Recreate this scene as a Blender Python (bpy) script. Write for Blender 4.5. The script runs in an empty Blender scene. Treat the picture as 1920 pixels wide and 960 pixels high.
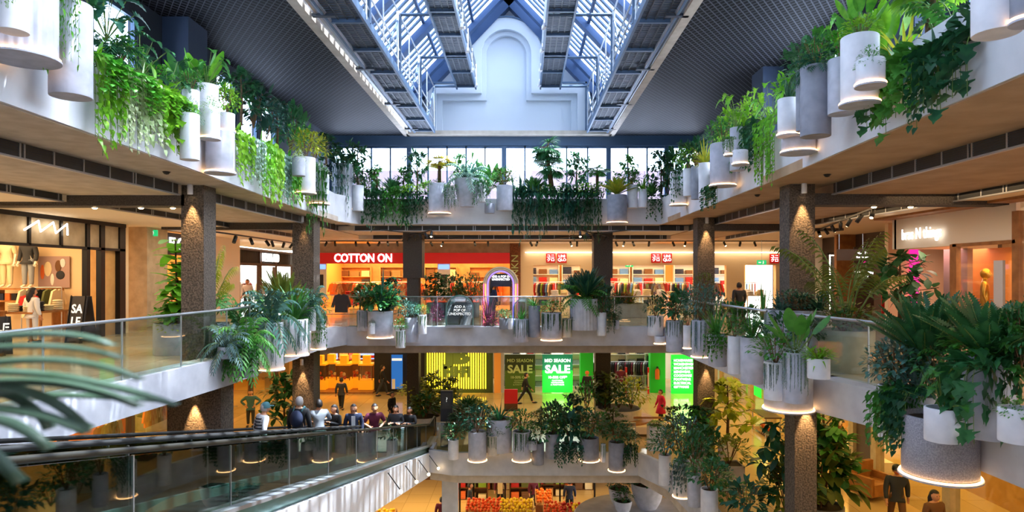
import bpy, bmesh, math, random
from mathutils import Vector, Matrix
random.seed(7)
S = bpy.context.scene
C = S.collection
PI = math.pi
E = 11.6            # eye height above the ground floor
VX, VY, F = 982.0, 513.0, 1200.0
# ---------------------------------------------------------------- camera, sky, sun, exposure
cd = bpy.data.cameras.new('camera'); cam = bpy.data.objects.new('camera', cd); C.objects.link(cam)
cam.location = (0, 0, E); cam.rotation_euler = (PI/2, 0, 0)
cd.sensor_width = 36; cd.lens = 36*F/1920
cd.shift_x = -(VX-960)/1920; cd.shift_y = (VY-480)/1920
cd.clip_start = 0.05; cd.clip_end = 300
cd.dof.use_dof = True; cd.dof.focus_distance = 16; cd.dof.aperture_fstop = 2.2
S.camera = cam
W = bpy.data.worlds.new('sky'); S.world = W; W.use_nodes = True
wn = W.node_tree.nodes; wl = W.node_tree.links; bg = wn['Background']
sk = wn.new('ShaderNodeTexSky'); sk.sky_type = 'NISHITA'; sk.sun_disc = False
sk.sun_elevation = math.radians(50); sk.sun_rotation = math.radians(90); sk.air_density = 1.0; sk.dust_density = 2.5
hs = wn.new('ShaderNodeHueSaturation'); hs.inputs['Saturation'].default_value = .42
wl.new(sk.outputs[0], hs.inputs['Color']); wl.new(hs.outputs[0], bg.inputs[0]); bg.inputs[1].default_value = 1.95
sd = bpy.data.lights.new('sun', 'SUN'); sun = bpy.data.objects.new('sun', sd); C.objects.link(sun)
sd.energy = 26; sd.angle = math.radians(0.6); sd.color = (1.0, 0.96, 0.9)
sun.rotation_euler = Vector((0.30, 0.06, 0.95)).to_track_quat('Z', 'Y').to_euler()
S.view_settings.view_transform = 'Standard'; S.view_settings.look = 'None'
S.view_settings.gamma = 1; S.view_settings.use_curve_mapping = False
S.view_settings.exposure = 0.35
cy = S.cycles
cy.use_denoising = True; cy.max_bounces = 7; cy.diffuse_bounces = 4; cy.glossy_bounces = 3
cy.transmission_bounces = 3; cy.transparent_max_bounces = 14; cy.sample_clamp_indirect = 4.0
cy.caustics_reflective = False; cy.caustics_refractive = False; cy.blur_glossy = 0.5

# ---------------------------------------------------------------- materials
M = {}
def rgb(h):
    h = h.lstrip('#'); c = [int(h[i:i+2], 16)/255 for i in (0, 2, 4)]
    return [x/12.92 if x <= .04045 else ((x+.055)/1.055)**2.4 for x in c]
def mat(name, col, rough=.6, metal=0, emit=None, es=1.0, var=0, scale=6, col2=None, bump=0, spec=.5, objvar=0):
    m = bpy.data.materials.new(name); m.use_nodes = True
    nt = m.node_tree; p = nt.nodes['Principled BSDF']
    c = rgb(col) if isinstance(col, str) else col
    p.inputs['Base Color'].default_value = (*c, 1)
    p.inputs['Roughness'].default_value = rough; p.inputs['Metallic'].default_value = metal
    p.inputs['Specular IOR Level'].default_value = spec
    if emit:
        e = rgb(emit); p.inputs['Emission Color'].default_value = (*e, 1); p.inputs['Emission Strength'].default_value = es
    if var or col2:
        tc = nt.nodes.new('ShaderNodeTexCoord'); n = nt.nodes.new('ShaderNodeTexNoise')
        n.inputs['Scale'].default_value = scale; n.inputs['Detail'].default_value = 5
        nt.links.new(tc.outputs['Object'], n.inputs['Vector'])
        r = nt.nodes.new('ShaderNodeValToRGB')
        c2 = rgb(col2) if col2 else [x*(1-var) for x in c]
        r.color_ramp.elements[0].position = .35; r.color_ramp.elements[1].position = .65
        r.color_ramp.elements[0].color = (*c2, 1); r.color_ramp.elements[1].color = (*c, 1)
        nt.links.new(n.outputs['Fac'], r.inputs[0]); nt.links.new(r.outputs[0], p.inputs['Base Color'])
        if bump:
            b = nt.nodes.new('ShaderNodeBump'); b.inputs['Strength'].default_value = bump; b.inputs['Distance'].default_value = .03
            nt.links.new(n.outputs['Fac'], b.inputs['Height']); nt.links.new(b.outputs[0], p.inputs['Normal'])
    M[name] = m
    return m
def leafmat(name, ca, cb, trans=.3, rough=.42):
    m = bpy.data.materials.new(name); m.use_nodes = True; nt = m.node_tree; N = nt.nodes; L = nt.links
    p = N['Principled BSDF']; p.inputs['Roughness'].default_value = rough; p.inputs['Specular IOR Level'].default_value = .35
    oi = N.new('ShaderNodeObjectInfo'); tc = N.new('ShaderNodeTexCoord'); no = N.new('ShaderNodeTexNoise')
    no.inputs['Scale'].default_value = 7; no.inputs['Detail'].default_value = 3
    L.new(tc.outputs['Object'], no.inputs['Vector'])
    ad = N.new('ShaderNodeMath'); ad.operation = 'ADD'; L.new(oi.outputs['Random'], ad.inputs[0])
    sb = N.new('ShaderNodeMath'); sb.operation = 'MULTIPLY_ADD'; sb.inputs[1].default_value = 2.4; sb.inputs[2].default_value = -1.2
    L.new(no.outputs['Fac'], sb.inputs[0]); L.new(sb.outputs[0], ad.inputs[1])
    mx = N.new('ShaderNodeMix'); mx.data_type = 'RGBA'; L.new(ad.outputs[0], mx.inputs[0]); mx.clamp_factor = True
    mx.inputs[6].default_value = (*rgb(ca), 1); mx.inputs[7].default_value = (*rgb(cb), 1)
    L.new(mx.outputs[2], p.inputs['Base Color'])
    tr = N.new('ShaderNodeBsdfTranslucent'); L.new(mx.outputs[2], tr.inputs[0])
    ms = N.new('ShaderNodeMixShader'); ms.inputs[0].default_value = trans
    L.new(p.outputs[0], ms.inputs[1]); L.new(tr.outputs[0], ms.inputs[2]); L.new(ms.outputs[0], N['Material Output'].inputs[0])
    M[name] = m
def glassmat(name, tint, refl=.12, rough=.02):
    m = bpy.data.materials.new(name); m.use_nodes = True; nt = m.node_tree; N = nt.nodes; L = nt.links
    N.remove(N['Principled BSDF'])
    t = N.new('ShaderNodeBsdfTransparent'); t.inputs[0].default_value = (*rgb(tint), 1)
    g = N.new('ShaderNodeBsdfGlossy'); g.inputs['Roughness'].default_value = rough
    f0 = N.new('ShaderNodeLayerWeight'); f = N.new('ShaderNodeMath'); f.operation = 'POWER'; f.inputs[1].default_value = 4.0; L.new(f0.outputs['Facing'], f.inputs[0])
    a = N.new('ShaderNodeMath'); a.operation = 'MULTIPLY_ADD'; a.inputs[1].default_value = .6; a.inputs[2].default_value = refl-.02; a.use_clamp = True
    L.new(f.outputs[0], a.inputs[0])
    x = N.new('ShaderNodeMixShader'); L.new(a.outputs[0], x.inputs[0]); L.new(t.outputs[0], x.inputs[1]); L.new(g.outputs[0], x.inputs[2])
    L.new(x.outputs[0], N['Material Output'].inputs[0]); M[name] = m
def tilemat(name, c1, c2, gap, sx, rough):
    m = bpy.data.materials.new(name); m.use_nodes = True; nt = m.node_tree; N = nt.nodes; L = nt.links
    p = N['Principled BSDF']; p.inputs['Roughness'].default_value = rough
    tc = N.new('ShaderNodeTexCoord'); b = N.new('ShaderNodeTexBrick'); b.inputs['Scale'].default_value = 1; b.offset = 0
    b.inputs['Brick Width'].default_value = sx; b.inputs['Row Height'].default_value = sx; b.inputs['Mortar Size'].default_value = .008
    b.inputs[1].default_value = (*rgb(c1), 1); b.inputs[2].default_value = (*rgb(c2), 1); b.inputs[3].default_value = (*rgb(gap), 1)
    L.new(tc.outputs['Object'], b.inputs[0]); L.new(b.outputs[0], p.inputs['Base Color']); M[name] = m
def meshceil(name):
    m = bpy.data.materials.new(name); m.use_nodes = True; nt = m.node_tree; N = nt.nodes; L = nt.links
    p = N['Principled BSDF']; p.inputs['Roughness'].default_value = .6; p.inputs['Specular IOR Level'].default_value = .1
    tc = N.new('ShaderNodeTexCoord'); fac = None
    for ang in (35, -35):
        mp = N.new('ShaderNodeMapping'); mp.inputs['Rotation'].default_value = (0, 0, math.radians(ang))
        L.new(tc.outputs['Object'], mp.inputs[0]); w = N.new('ShaderNodeTexWave'); w.inputs['Scale'].default_value = 2.0; w.bands_direction = 'X'
        L.new(mp.outputs[0], w.inputs[0]); g = N.new('ShaderNodeMath'); g.operation = 'GREATER_THAN'; g.inputs[1].default_value = .88 if ang > 0 else .93
        L.new(w.outputs[1], g.inputs[0])
        if fac is None: fac = g
        else:
            a = N.new('ShaderNodeMath'); a.operation = 'MAXIMUM'; L.new(fac.outputs[0], a.inputs[0]); L.new(g.outputs[0], a.inputs[1]); fac = a
    mx = N.new('ShaderNodeMix'); mx.data_type = 'RGBA'; L.new(fac.outputs[0], mx.inputs[0])
    mx.inputs[6].default_value = (*rgb('#050507'), 1); mx.inputs[7].default_value = (*rgb('#4e5056'), 1)
    L.new(mx.outputs[2], p.inputs['Base Color']); M[name] = m

mat('plaster', '#dcdde2', .7, var=.05, scale=1.5)
mat('gable', '#c3ccd8', .7)
mat('concrete', '#c6c8d0', .8, col2='#b2b5bf', scale=2.2, bump=.1)
mat('parapet', '#d6d8de', .75, col2='#c2c5cc', scale=1.2)
mat('pot_white', '#e0e0e6', .65, col2='#d2d3da', scale=5)
mat('pot_grey', '#b9bbc8', .7, col2='#a6a9b6', scale=5)
mat('pot_dark', '#8f919d', .7, col2='#7d808c', scale=5)
mat('pot_speck', '#a5a4ad', .7, col2='#7f7e88', scale=60)
mat('pot_beige', '#c9bfae', .7, col2='#b7ad9d', scale=4)
mat('soil', '#3a2c20', .95, var=.3, scale=30)
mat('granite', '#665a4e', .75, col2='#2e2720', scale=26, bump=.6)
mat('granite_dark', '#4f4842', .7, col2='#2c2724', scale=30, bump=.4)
mat('soffit', '#c9bdb0', .8, col2='#b5a898', scale=3)
mat('soffit_warm_bounce', '#b09478', .7, col2='#a08468', scale=2)  # warm light bounced from the shops, painted into the soffit colour
mat('grille', '#3b3a38', .5)
mat('metal', '#b8bcc2', .35, .8)
mat('steel_blue', '#4a617c', .45, .2)
mat('steel_blue2', '#2f4a73', .5, .1)
mat('steel_dark', '#3b434e', .5, .3)
mat('black', '#121212', .45)
mat('blackmetal', '#1b1b1d', .4, .5)
mat('rubber', '#0a0a0b', .65)
mat('bronze_rail', '#1c1a14', .5, .0)
mat('belt', '#2a2d2f', .45, .4)
mat('teal_skirt', '#5f8b84', .3, .5)
mat('dark_wall', '#2c3440', .7)
mat('blue_panel', '#3f4f68', .6)
mat('wood', '#a8713c', .5, col2='#8c5a2c', scale=4)
mat('wood_pale', '#d6a868', .5, col2='#c89858', scale=3)
mat('cream', '#e6cda6', .7)
mat('warmwhite', '#efe2cc', .7)
mat('beige_stone', '#bfae92', .6, col2='#a8977c', scale=3)
mat('red_band', '#c00d12', .5, emit='#c00d12', es=.2)
mat('red', '#c3161c', .5)
mat('brick', '#8c5638', .8, col2='#5e3622', scale=14)
mat('bulb_warm', '#ffffff', .5, emit='#ffd9a0', es=14)
mat('led', '#ffffff', .5, emit='#ffbe7a', es=7)
mat('led_white', '#ffffff', .5, emit='#fff1dc', es=6)
mat('text_white', '#ffffff', .5, emit='#ffffff', es=1.9)
mat('text_sign', '#ffffff', .5, emit='#ffffff', es=1.6)
mat('text_soft', '#f4f6f4', .6, emit='#f4f6f4', es=.5)
mat('tube_yellow', '#ffe84a', .5, emit='#ffdc30', es=1.9)
mat('neon_pink', '#ff80b0', .4, emit='#ff4f90', es=2)
mat('neon_orange', '#ffb060', .4, emit='#ffa04a', es=2.4)
mat('neon_blue', '#8080ff', .4, emit='#5a48ff', es=4.0)
mat('purple_glow', '#c060ff', .4, emit='#b040f0', es=.5)
mat('green_lit', '#16c832', .5, emit='#10d030', es=.9)
mat('green_dark', '#0d5a45', .5, emit='#0b5a46', es=.7)
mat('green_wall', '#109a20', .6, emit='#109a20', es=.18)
mat('olive', '#4b6a1c', .6)
mat('olive_dark', '#2d3a16', .6)
mat('pale_text', '#b9c98a', .6)
mat('sign_dark', '#22242e', .5)
mat('sign_brown', '#4a3b34', .5)
mat('magenta_glow', '#e0208c', .5, emit='#e0208c', es=1.3)
mat('orange_wall', '#f0a050', .6)
mat('pinkish', '#a88c88', .7)
mat('pink_ext', '#7c676d', .8, col2='#6e5f68', scale=.6)
mat('screen', '#6f9fe0', .4, emit='#7aa8ff', es=1.2)
mat('screen_red', '#e05040', .4, emit='#ff5040', es=1.4)
mat('blue_board', '#1668c8', .4, emit='#1668c8', es=.5)
mat('machine_yellow', '#f0a820', .4, emit='#ffa018', es=.4)
mat('machine_frame', '#5a3412', .5)
mat('gold', '#b9923c', .3, .9)
mat('charcoal', '#26262a', .6)
mat('paper', '#e8e4dc', .7)
mat('green_sign', '#1fae6a', .5, emit='#1fae6a', es=1.0)
mat('fluted', '#c3c6d2', .65, col2='#b2b5c2', scale=5)
mat('bark', '#6b5236', .9, col2='#4b3823', scale=20)
mat('stem', '#5f7a34', .7)
mat('stem_brown', '#6a4a2c', .8)
mat('skin_a', '#c98f6d', .55); mat('skin_b', '#8a5a3e', .55); mat('skin_c', '#dcae90', .55)
mat('hair_dark', '#1c1411', .6); mat('hair_grey', '#a8a4a0', .6); mat('hair_brown', '#4a2f1e', .6)
mat('mannequin_white', '#e8dccb', .4)
mat('shelf_white', '#e6e2dc', .5)
for n, c in dict(white='#d8d8dc', grey='#8f959c', black='#17181c', navy='#1d2742', maroon='#5a1230', pink='#c81e50', denim='#3c5878',
                 stripe='#d8d0c8', khaki='#8f7a50', red='#b02020', teal='#3f6a70', orange='#d86a30', cream='#e0cfa8', brown='#6e4a2c',
                 olive='#5a6030', blue='#5a88c8', green='#7a9a30', charcoal='#303238').items():
    mat('cloth_'+n, c, .85)
mat('orange_fruit', '#f07a10', .5); mat('lemon', '#f2cf1c', .5); mat('apple', '#b81616', .35); mat('lime', '#7fb020', .45); mat('mandarin', '#e8581a', .5)
mat('white_box', '#cfd0d4', .7)
leafmat('lf_mid', '#2f6b2a', '#4f9338'); leafmat('lf_dark', '#1e4d30', '#377442', .25); leafmat('lf_deep', '#1a4636', '#2f6650', .22)
leafmat('lf_lime', '#5e9a1e', '#9ccf3a', .42); leafmat('lf_bright', '#3d8a24', '#79bb34', .38); leafmat('lf_silver', '#6a9080', '#a6bfae', .25, .55)
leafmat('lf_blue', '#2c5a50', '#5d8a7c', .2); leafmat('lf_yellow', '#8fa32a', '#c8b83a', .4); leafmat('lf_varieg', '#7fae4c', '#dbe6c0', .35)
leafmat('lf_purple', '#5c1340', '#a02f6c', .3); leafmat('lf_olive', '#3c4f1c', '#6c7a2a', .3); leafmat('lf_grey', '#7b958f', '#5b7a78', .2, .5)
leafmat('lf_frond', '#1f3a18', '#46584a', .25)
leafmat('lf_red', '#7a2418', '#b8502c', .3)
glassmat('glass_rail', '#e6f0ec', .10); glassmat('glass_dark', '#b4c4bb', .16); glassmat('glass_shop', '#f4f6f4', .07)
glassmat('glass_roof', '#eef6ff', .06); glassmat('glass_sign', '#b9c4c2', .2)
tilemat('tile_light', '#cdbfa8', '#c5b69e', '#9c8d78', 1.2, .13)
tilemat('tile_warm', '#c4a878', '#bb9f70', '#8c744c', 1.2, .12)
meshceil('mesh_ceiling')

# ---------------------------------------------------------------- mesh helpers
class MB:
    def __init__(s, org=(0, 0, 0)): s.v = []; s.f = []; s.o = Vector(org)
    def add(s, vs, fs):
        b = len(s.v); s.v += [tuple(p) for p in vs]; s.f += [tuple(i+b for i in f) for f in fs]; return s
    def box(s, x0, x1, y0, y1, z0, z1):
        if x0 > x1: x0, x1 = x1, x0
        if y0 > y1: y0, y1 = y1, y0
        if z0 > z1: z0, z1 = z1, z0
        return s.add([(x0,y0,z0),(x1,y0,z0),(x1,y1,z0),(x0,y1,z0),(x0,y0,z1),(x1,y0,z1),(x1,y1,z1),(x0,y1,z1)],
              [(0,3,2,1),(4,5,6,7),(0,1,5,4),(1,2,6,5),(2,3,7,6),(3,0,4,7)])
    def obox(s, c, d, rz=0, rx=0, ry=0):
        R = Matrix.Rotation(rz, 3, 'Z') @ Matrix.Rotation(ry, 3, 'Y') @ Matrix.Rotation(rx, 3, 'X'); c = Vector(c)
        vs = [c + R @ Vector((sx*d[0]/2, sy*d[1]/2, sz*d[2]/2)) for sz in (-1,1) for sx, sy in ((-1,-1),(1,-1),(1,1),(-1,1))]
        return s.add(vs, [(0,3,2,1),(4,5,6,7),(0,1,5,4),(1,2,6,5),(2,3,7,6),(3,0,4,7)])
    def tube(s, pts, r, n=8, cap=True):
        pts = [Vector(p) for p in pts]; rs = r if isinstance(r, (list, tuple)) else [r]*len(pts); vs = []; fs = []
        for i, p in enumerate(pts):
            d = (pts[min(i+1, len(pts)-1)] - pts[max(i-1, 0)]).normalized()
            a = d.orthogonal().normalized() if i == 0 else (pa - d*pa.dot(d)).normalized()
            pa = a; b = d.cross(a)
            vs += [p + (a*math.cos(2*PI*k/n) + b*math.sin(2*PI*k/n))*rs[i] for k in range(n)]
        for i in range(len(pts)-1):
            for k in range(n): fs.append((i*n+k, i*n+(k+1)%n, (i+1)*n+(k+1)%n, (i+1)*n+k))
        if cap: fs += [tuple(range(n))[::-1], tuple(range((len(pts)-1)*n, len(pts)*n))]
        return s.add(vs, fs)
    def lathe(s, prof, c=(0,0,0), n=32, rad=None):
        vs = []; fs = []
        for r, z in prof:
            for k in range(n):
                a = 2*PI*k/n; q = r*(rad(k) if rad else 1)
                vs.append((c[0]+q*math.cos(a), c[1]+q*math.sin(a), c[2]+z))
        for i in range(len(prof)-1):
            for k in range(n): fs.append((i*n+k, i*n+(k+1)%n, (i+1)*n+(k+1)%n, (i+1)*n+k))
        return s.add(vs, fs)
    def disc(s, c, r, n=32, up=True):
        vs = [(c[0]+r*math.cos(2*PI*k/n), c[1]+r*math.sin(2*PI*k/n), c[2]) for k in range(n)]
        return s.add(vs, [tuple(range(n)) if up else tuple(range(n))[::-1]])
    def prism(s, poly, z0, z1):
        n = len(poly); vs = [(x,y,z0) for x,y in poly]+[(x,y,z1) for x,y in poly]
        return s.add(vs, [tuple(range(n))[::-1], tuple(range(n,2*n))]+[(i,(i+1)%n,n+(i+1)%n,n+i) for i in range(n)])
    def vprism(s, poly, y0, y1):      # outline in XZ, thickness along Y
        n = len(poly); vs = [(x,y0,z) for x,z in poly]+[(x,y1,z) for x,z in poly]
        return s.add(vs, [tuple(range(n)), tuple(range(n,2*n))[::-1]]+[(i,n+i,n+(i+1)%n,(i+1)%n) for i in range(n)])
    def sphere(s, c, r, n=10, m=7, sq=(1,1,1)):
        vs = []; fs = []
        for i in range(m+1):
            t = PI*i/m
            for k in range(n):
                a = 2*PI*k/n; vs.append((c[0]+r*sq[0]*math.sin(t)*math.cos(a), c[1]+r*sq[1]*math.sin(t)*math.sin(a), c[2]+r*sq[2]*math.cos(t)))
        for i in range(m):
            for k in range(n): fs.append((i*n+k, (i+1)*n+k, (i+1)*n+(k+1)%n, i*n+(k+1)%n))
        return s.add(vs, fs)
    def mesh(s, name, m, smooth=False):
        me = bpy.data.meshes.new(name); o = s.o
        me.from_pydata([(x-o.x, y-o.y, z-o.z) for x,y,z in s.v], [], s.f); me.materials.append(M[m] if isinstance(m, str) else m)
        if smooth:
            me.polygons.foreach_set('use_smooth', [True]*len(me.polygons))
        me.update(); return me
    def build(s, name, m, parent=None, smooth=False, recalc=False):
        me = s.mesh(name, m, smooth)
        if recalc or True:
            pass
        o = bpy.data.objects.new(name, me); C.objects.link(o)
        if parent: o.parent = parent
        else: o.location = s.o
        return o
def autosmooth(o, ang=40):
    try: o.data.set_sharp_from_angle(angle=math.radians(ang))
    except Exception: pass
def props(o, label=None, cat=None, group=None, kind=None):
    if label: o['label'] = label
    if cat: o['category'] = cat
    if group: o['group'] = group
    if kind: o['kind'] = kind
    return o
def thing(name, label, cat, loc, rz=0, group=None):
    o = bpy.data.objects.new(name, None); o.empty_display_size = .2; C.objects.link(o); o.location = loc; o.rotation_euler = (0, 0, rz)
    return props(o, label, cat, group)
def struct(name, mb, m, smooth=False):
    return props(mb.build(name, m, None, smooth), kind='structure')
def inst(me, name, parent=None, loc=(0,0,0), rz=0, sc=(1,1,1)):
    o = bpy.data.objects.new(name, me); C.objects.link(o); o.location = loc; o.rotation_euler = (0,0,rz); o.scale = sc
    if parent: o.parent = parent
    return o
def text(body, size, m, parent, loc, rot=(PI/2,0,0), name='lettering', ext=.02, align='CENTER', bold=.0, sx=1, label=None):
    cu = bpy.data.curves.new(name, 'FONT'); cu.body = body; cu.size = size; cu.extrude = ext; cu.offset = bold*size
    cu.align_x = align; cu.align_y = 'CENTER'; cu.materials.append(M[m]); cu.resolution_u = 3
    o = bpy.data.objects.new(name, cu); C.objects.link(o); o.location = loc; o.rotation_euler = rot; o.scale = (sx, 1, 1)
    if parent: o.parent = parent
    if label: o['label'] = label
    return o
def lamp(kind, loc, energy, col, size=1, size_y=None, rot=(0,0,0), spot=None, name='lamp', blend=.6):
    l = bpy.data.lights.new(name, kind); l.energy = energy; l.color = col
    if kind == 'AREA':
        l.size = size
        if size_y: l.shape = 'RECTANGLE'; l.size_y = size_y
    else: l.shadow_soft_size = size
    if spot: l.spot_size = spot; l.spot_blend = blend
    o = bpy.data.objects.new(name, l); C.objects.link(o); o.location = loc; o.rotation_euler = rot; return o
def P(px, py, y): return Vector(((px-VX)*y/F, y, E+(VY-py)*y/F))
def lerp(pts, y):
    pts = sorted(pts)
    if y <= pts[0][0]: return pts[0][1]
    for (a, xa), (b, xb) in zip(pts, pts[1:]):
        if y <= b: return xa+(xb-xa)*(y-a)/(b-a)
    return pts[-1][1]
ED = dict(  # edges of the void: Y -> X
    UL=[(-3,-6.1),(0,-6.1),(7.6,-6.2),(12,-6.45),(18,-6.9),(24.8,-7.3),(26.5,-7.3)],
    UR=[(-3,5.03),(0,5.03),(6.4,5.08),(13.6,5.46),(24.2,5.7),(26.5,5.7)],
    ML=[(-3,-7.3),(5,-7.3),(10,-7.4),(15.1,-6.9),(21,-7.0),(22.2,-7.0)],
    MR=[(-3,6.1),(7.5,6.05),(10.7,5.95),(12.1,5.45),(22.5,5.05),(23.5,5.05)],
    LR=[(-3,5.2),(14,5.3),(18,5.3),(22,4.9),(23.5,4.2)],
    LL=[(-3,-7.3),(26,-7.3)])
YF = 23.5; YU = 26.5
def side(edge, px, off=0):
    """the point on an edge line that lies at picture column px, off metres into the void"""
    sgn = 1 if px < VX else -1
    y = 14.0
    for _ in range(40):
        x = lerp(ED[edge], y) + sgn*off
        y = .5*y + .5*min(max(F*x/(px-VX), 2.0), YU if edge[0] == 'U' else YF)
    return lerp(ED[edge], y)+sgn*off, y
# ================================================================ STRUCTURE
def slab(name, poly, z0, z1, m): return struct(name, MB().prism(poly, z0, z1), m)
Z1, Z2, Z3 = E-6.8, E-2.0, E+2.6
# ---- ground floor
struct('floor_ground', MB().box(-24, 20, -4, 44, -.2, 0), 'tile_warm')
# ---- first floor slab (L1)
l1 = [(-24,-4),(-7.0,-4),(-7.0,24.9),(-3.55,24.9),(-3.55,23.9),(-2.6,YF),(4.2,YF),(4.9,22),(5.3,18),(5.3,-4),(20,-4),(20,45),(-24,45)]
slab('floor_first', [(x+(.04 if 4 < x < 5.4 and y < 23.8 else -.04 if x == -7.0 else 0), y+(.04 if 23 < y < 24 else 0)) for x, y in l1], Z1-.04, Z1, 'tile_warm')
slab('ceiling_ground', [(x+(.15 if 5 > x > -3.4 and y < 25 else 0), y+(.35 if y > 22 and y < 30 else 0)) for x, y in l1], Z1-1.0, Z1-.05, 'soffit')
def fascia(name, line, z0, z1, m, t=.16):
    mb = MB()
    for (xa,ya),(xb,yb) in zip(line, line[1:]):
        d = Vector((xb-xa, yb-ya, 0)).normalized(); n = Vector((-d.y, d.x, 0))*t
        mb.prism([(xa,ya),(xb,yb),(xb+n.x,yb+n.y),(xa+n.x,ya+n.y)], z0, z1)
    return struct(name, mb, m)
fascia('trim_first_floor_edge', [(5.3,-4),(5.3,18),(4.9,22),(4.2,YF),(-2.6,YF),(-3.55,23.9),(-3.55,25)][::-1], Z1-.62, Z1+.22, 'concrete')
fascia('trim_first_floor_edge_travelator', [(-7.0,24.9),(-7.0,-4)][::1], Z1-.62, Z1+.12, 'concrete', .16)
# ---- second floor slab (L2)
mr = [(x,y) for y,x in ED['MR']]; ml = [(x,y) for y,x in ED['ML']]
l2in = ml + [(-6.5,YF)] + [(5.05,YF)] + mr[::-1][1:]
l2 = [(-24,-4)] + [(x-.1,y) for x,y in ml] + [(-6.6,YF+.1),(5.15,YF+.1)] + [(x+.1,y) for x,y in mr[::-1][1:]] + [(20,-4),(20,46),(-24,46)]
slab('floor_second', l2, Z2-.05, Z2, 'tile_light')
slab('ceiling_first_edge', [(x+(-.05 if x < -6 else .05), y+.05) for x, y in l2], Z2-.3, Z2-.06, 'soffit')
slab('ceiling_first', [(-24,-4)] + [(x-1.5,y) for x,y in ml] + [(-7.2,YF+.7),(6.2,YF+.7)] + [(x+1.6,y) for x,y in mr[::-1][1:]] + [(20,-4),(20,46),(-24,46)], Z2-1.0, Z2-.06, 'soffit')
fascia('trim_second_floor_edge', l2in[::-1][:len(mr)+1][::-1] if 0 else [(-6.5,YF),(5.05,YF)], Z2-.65, Z2+.05, 'concrete', .5)
fascia('trim_second_floor_edge_travelator', ml + [(-6.5,YF)], Z2-.62, Z2+.05, 'concrete', .5)
fascia('trim_second_floor_edge_lingerie', [(5.05,YF)] + mr[::-1][1:], Z2-.6, Z2+.05, 'concrete', .5)
# near landing under the viewer
struct('floor_landing', MB().box(-7.3, 6.1, -4, 1.6, Z2-.9, Z2-.001), 'concrete')
# ---- upper floor slab (L3) and its parapet
ul = [(x,y) for y,x in ED['UL']]; ur = [(x,y) for y,x in ED['UR']]
l3 = [(-24,-4)] + [(x-.2,y) for x,y in ul[:-1]] + [(-7.0,YU+.2),(5.9,YU+.2)] + [(x+.2,y) for x,y in ur[::-1][1:]] + [(20,-4),(20,46),(-24,46)]
slab('floor_upper', l3, E+2.25, Z3, 'concrete')
fascia('wall_parapet_left', ul[:-1]+[(-6.8,YU)], E+2.045, E+3.1, 'parapet', .35)
fascia('wall_parapet_far', [(-6.8,YU),(5.7,YU)], E+2.045, E+3.1, 'parapet', .35)
fascia('wall_parapet_right', [(5.7,YU)]+ur[::-1][1:], E+2.045, E+3.1, 'parapet', .35)
# vertical joints in the parapet
# soffit of L3: first zone, grille step, second zone, grille step, third zone
def zone(name, xa, xb, z, m, y0=-4, y1=46, t=.2):
    mb = MB()
    pts = [y0, 6, 11, 16, 21.5, y1]
    for a, b in zip(pts, pts[1:]): mb.prism([(xa(a),a),(xb(a),a),(xb(b),b),(xa(b),b)] if xa(a) < xb(a) else [(xb(a),a),(xa(a),a),(xa(b),b),(xb(b),b)], z, z+t)
    return struct(name, mb, m)
uL = lambda y: lerp(ED['UL'], y); uR = lambda y: lerp(ED['UR'], y)
zone('ceiling_second_left_edge', lambda y: -7.9, lambda y: uL(y)-.02, E+2.03, 'soffit', y1=27.2)
zone('ceiling_second_left_middle', lambda y: -10.5, lambda y: -7.86, E+1.8, 'soffit', t=.45)
zone('ceiling_second_left_outer', lambda y: -22, lambda y: -10.5, E+1.65, 'warmwhite', t=.6)
zone('ceiling_second_right_edge', lambda y: uR(y)+.02, lambda y: 7.05, E+2.03, 'soffit_warm_bounce', y1=27.2)
zone('ceiling_second_right_middle', lambda y: 7.0, lambda y: 9.8, E+1.8, 'soffit_warm_bounce', t=.45)
zone('ceiling_second_right_outer', lambda y: 9.8, lambda y: 19, E+1.65, 'cream', t=.6)
struct('ceiling_second_far_edge', MB().box(-7.9, 7.05, 26.6, 27.2, E+2.03, E+2.2), 'soffit')
struct('ceiling_second_far_middle', MB().box(-7.86, 7.0, 27.2, 30.5, E+1.83, E+2.24), 'soffit')
struct('ceiling_second_far_outer', MB().box(-7.86, 7.0, 30.5, 46, E+1.65, E+2.24), 'soffit')
def vent(name, label, a, b, z0, z1, nrm):
    """linear air vent standing on edge from a to b, facing nrm"""
    a = Vector(a); b = Vector(b); d = b-a; L = d.length; d.normalize(); n = Vector(nrm)
    t = thing(name, label, 'vent', (a.x, a.y, z0))
    mb = MB((a.x,a.y,z0))
    def bar(p0, p1, zz0, zz1, th):
        mb.prism([(p0.x,p0.y),(p1.x,p1.y),(p1.x+n.x*th,p1.y+n.y*th),(p0.x+n.x*th,p0.y+n.y*th)], zz0, zz1)
    bar(a, b, z0, z1, .02); mb.build('backing', 'grille', t)
    mb = MB((a.x,a.y,z0)); bar(a+n*.0, b+n*.0, z0-.03, z0, .07); 
    k = 0
    while k*.72 < L:
        q = a+d*k*.72; bar(q, q+d*.035, z0, z1, .035)
        if k % 4 == 3: bar(q+d*.09, q+d*.12, z0, z1, .035)
        k += 1
    mb.build('frame', 'metal', t)
    mb = MB((a.x,a.y,z0))
    for i in range(6):
        zz = z0+(z1-z0)*(i+.5)/6; bar(a, b, zz-.004, zz+.004, .028)
    mb.build('slat', 'steel_dark', t)
    return t
vent('ceiling_vent', 'long dark linear air vent nearest the travelator side parapet, before the stone column', (-7.85,2,0), (-7.85,14.5,0), E+1.80, E+2.03, (1,0,0))
vent('ceiling_vent', 'long dark linear air vent along travelator side ceiling, beyond the stone column', (-7.85,15.8,0), (-7.85,27,0), E+1.80, E+2.03, (1,0,0))
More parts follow.
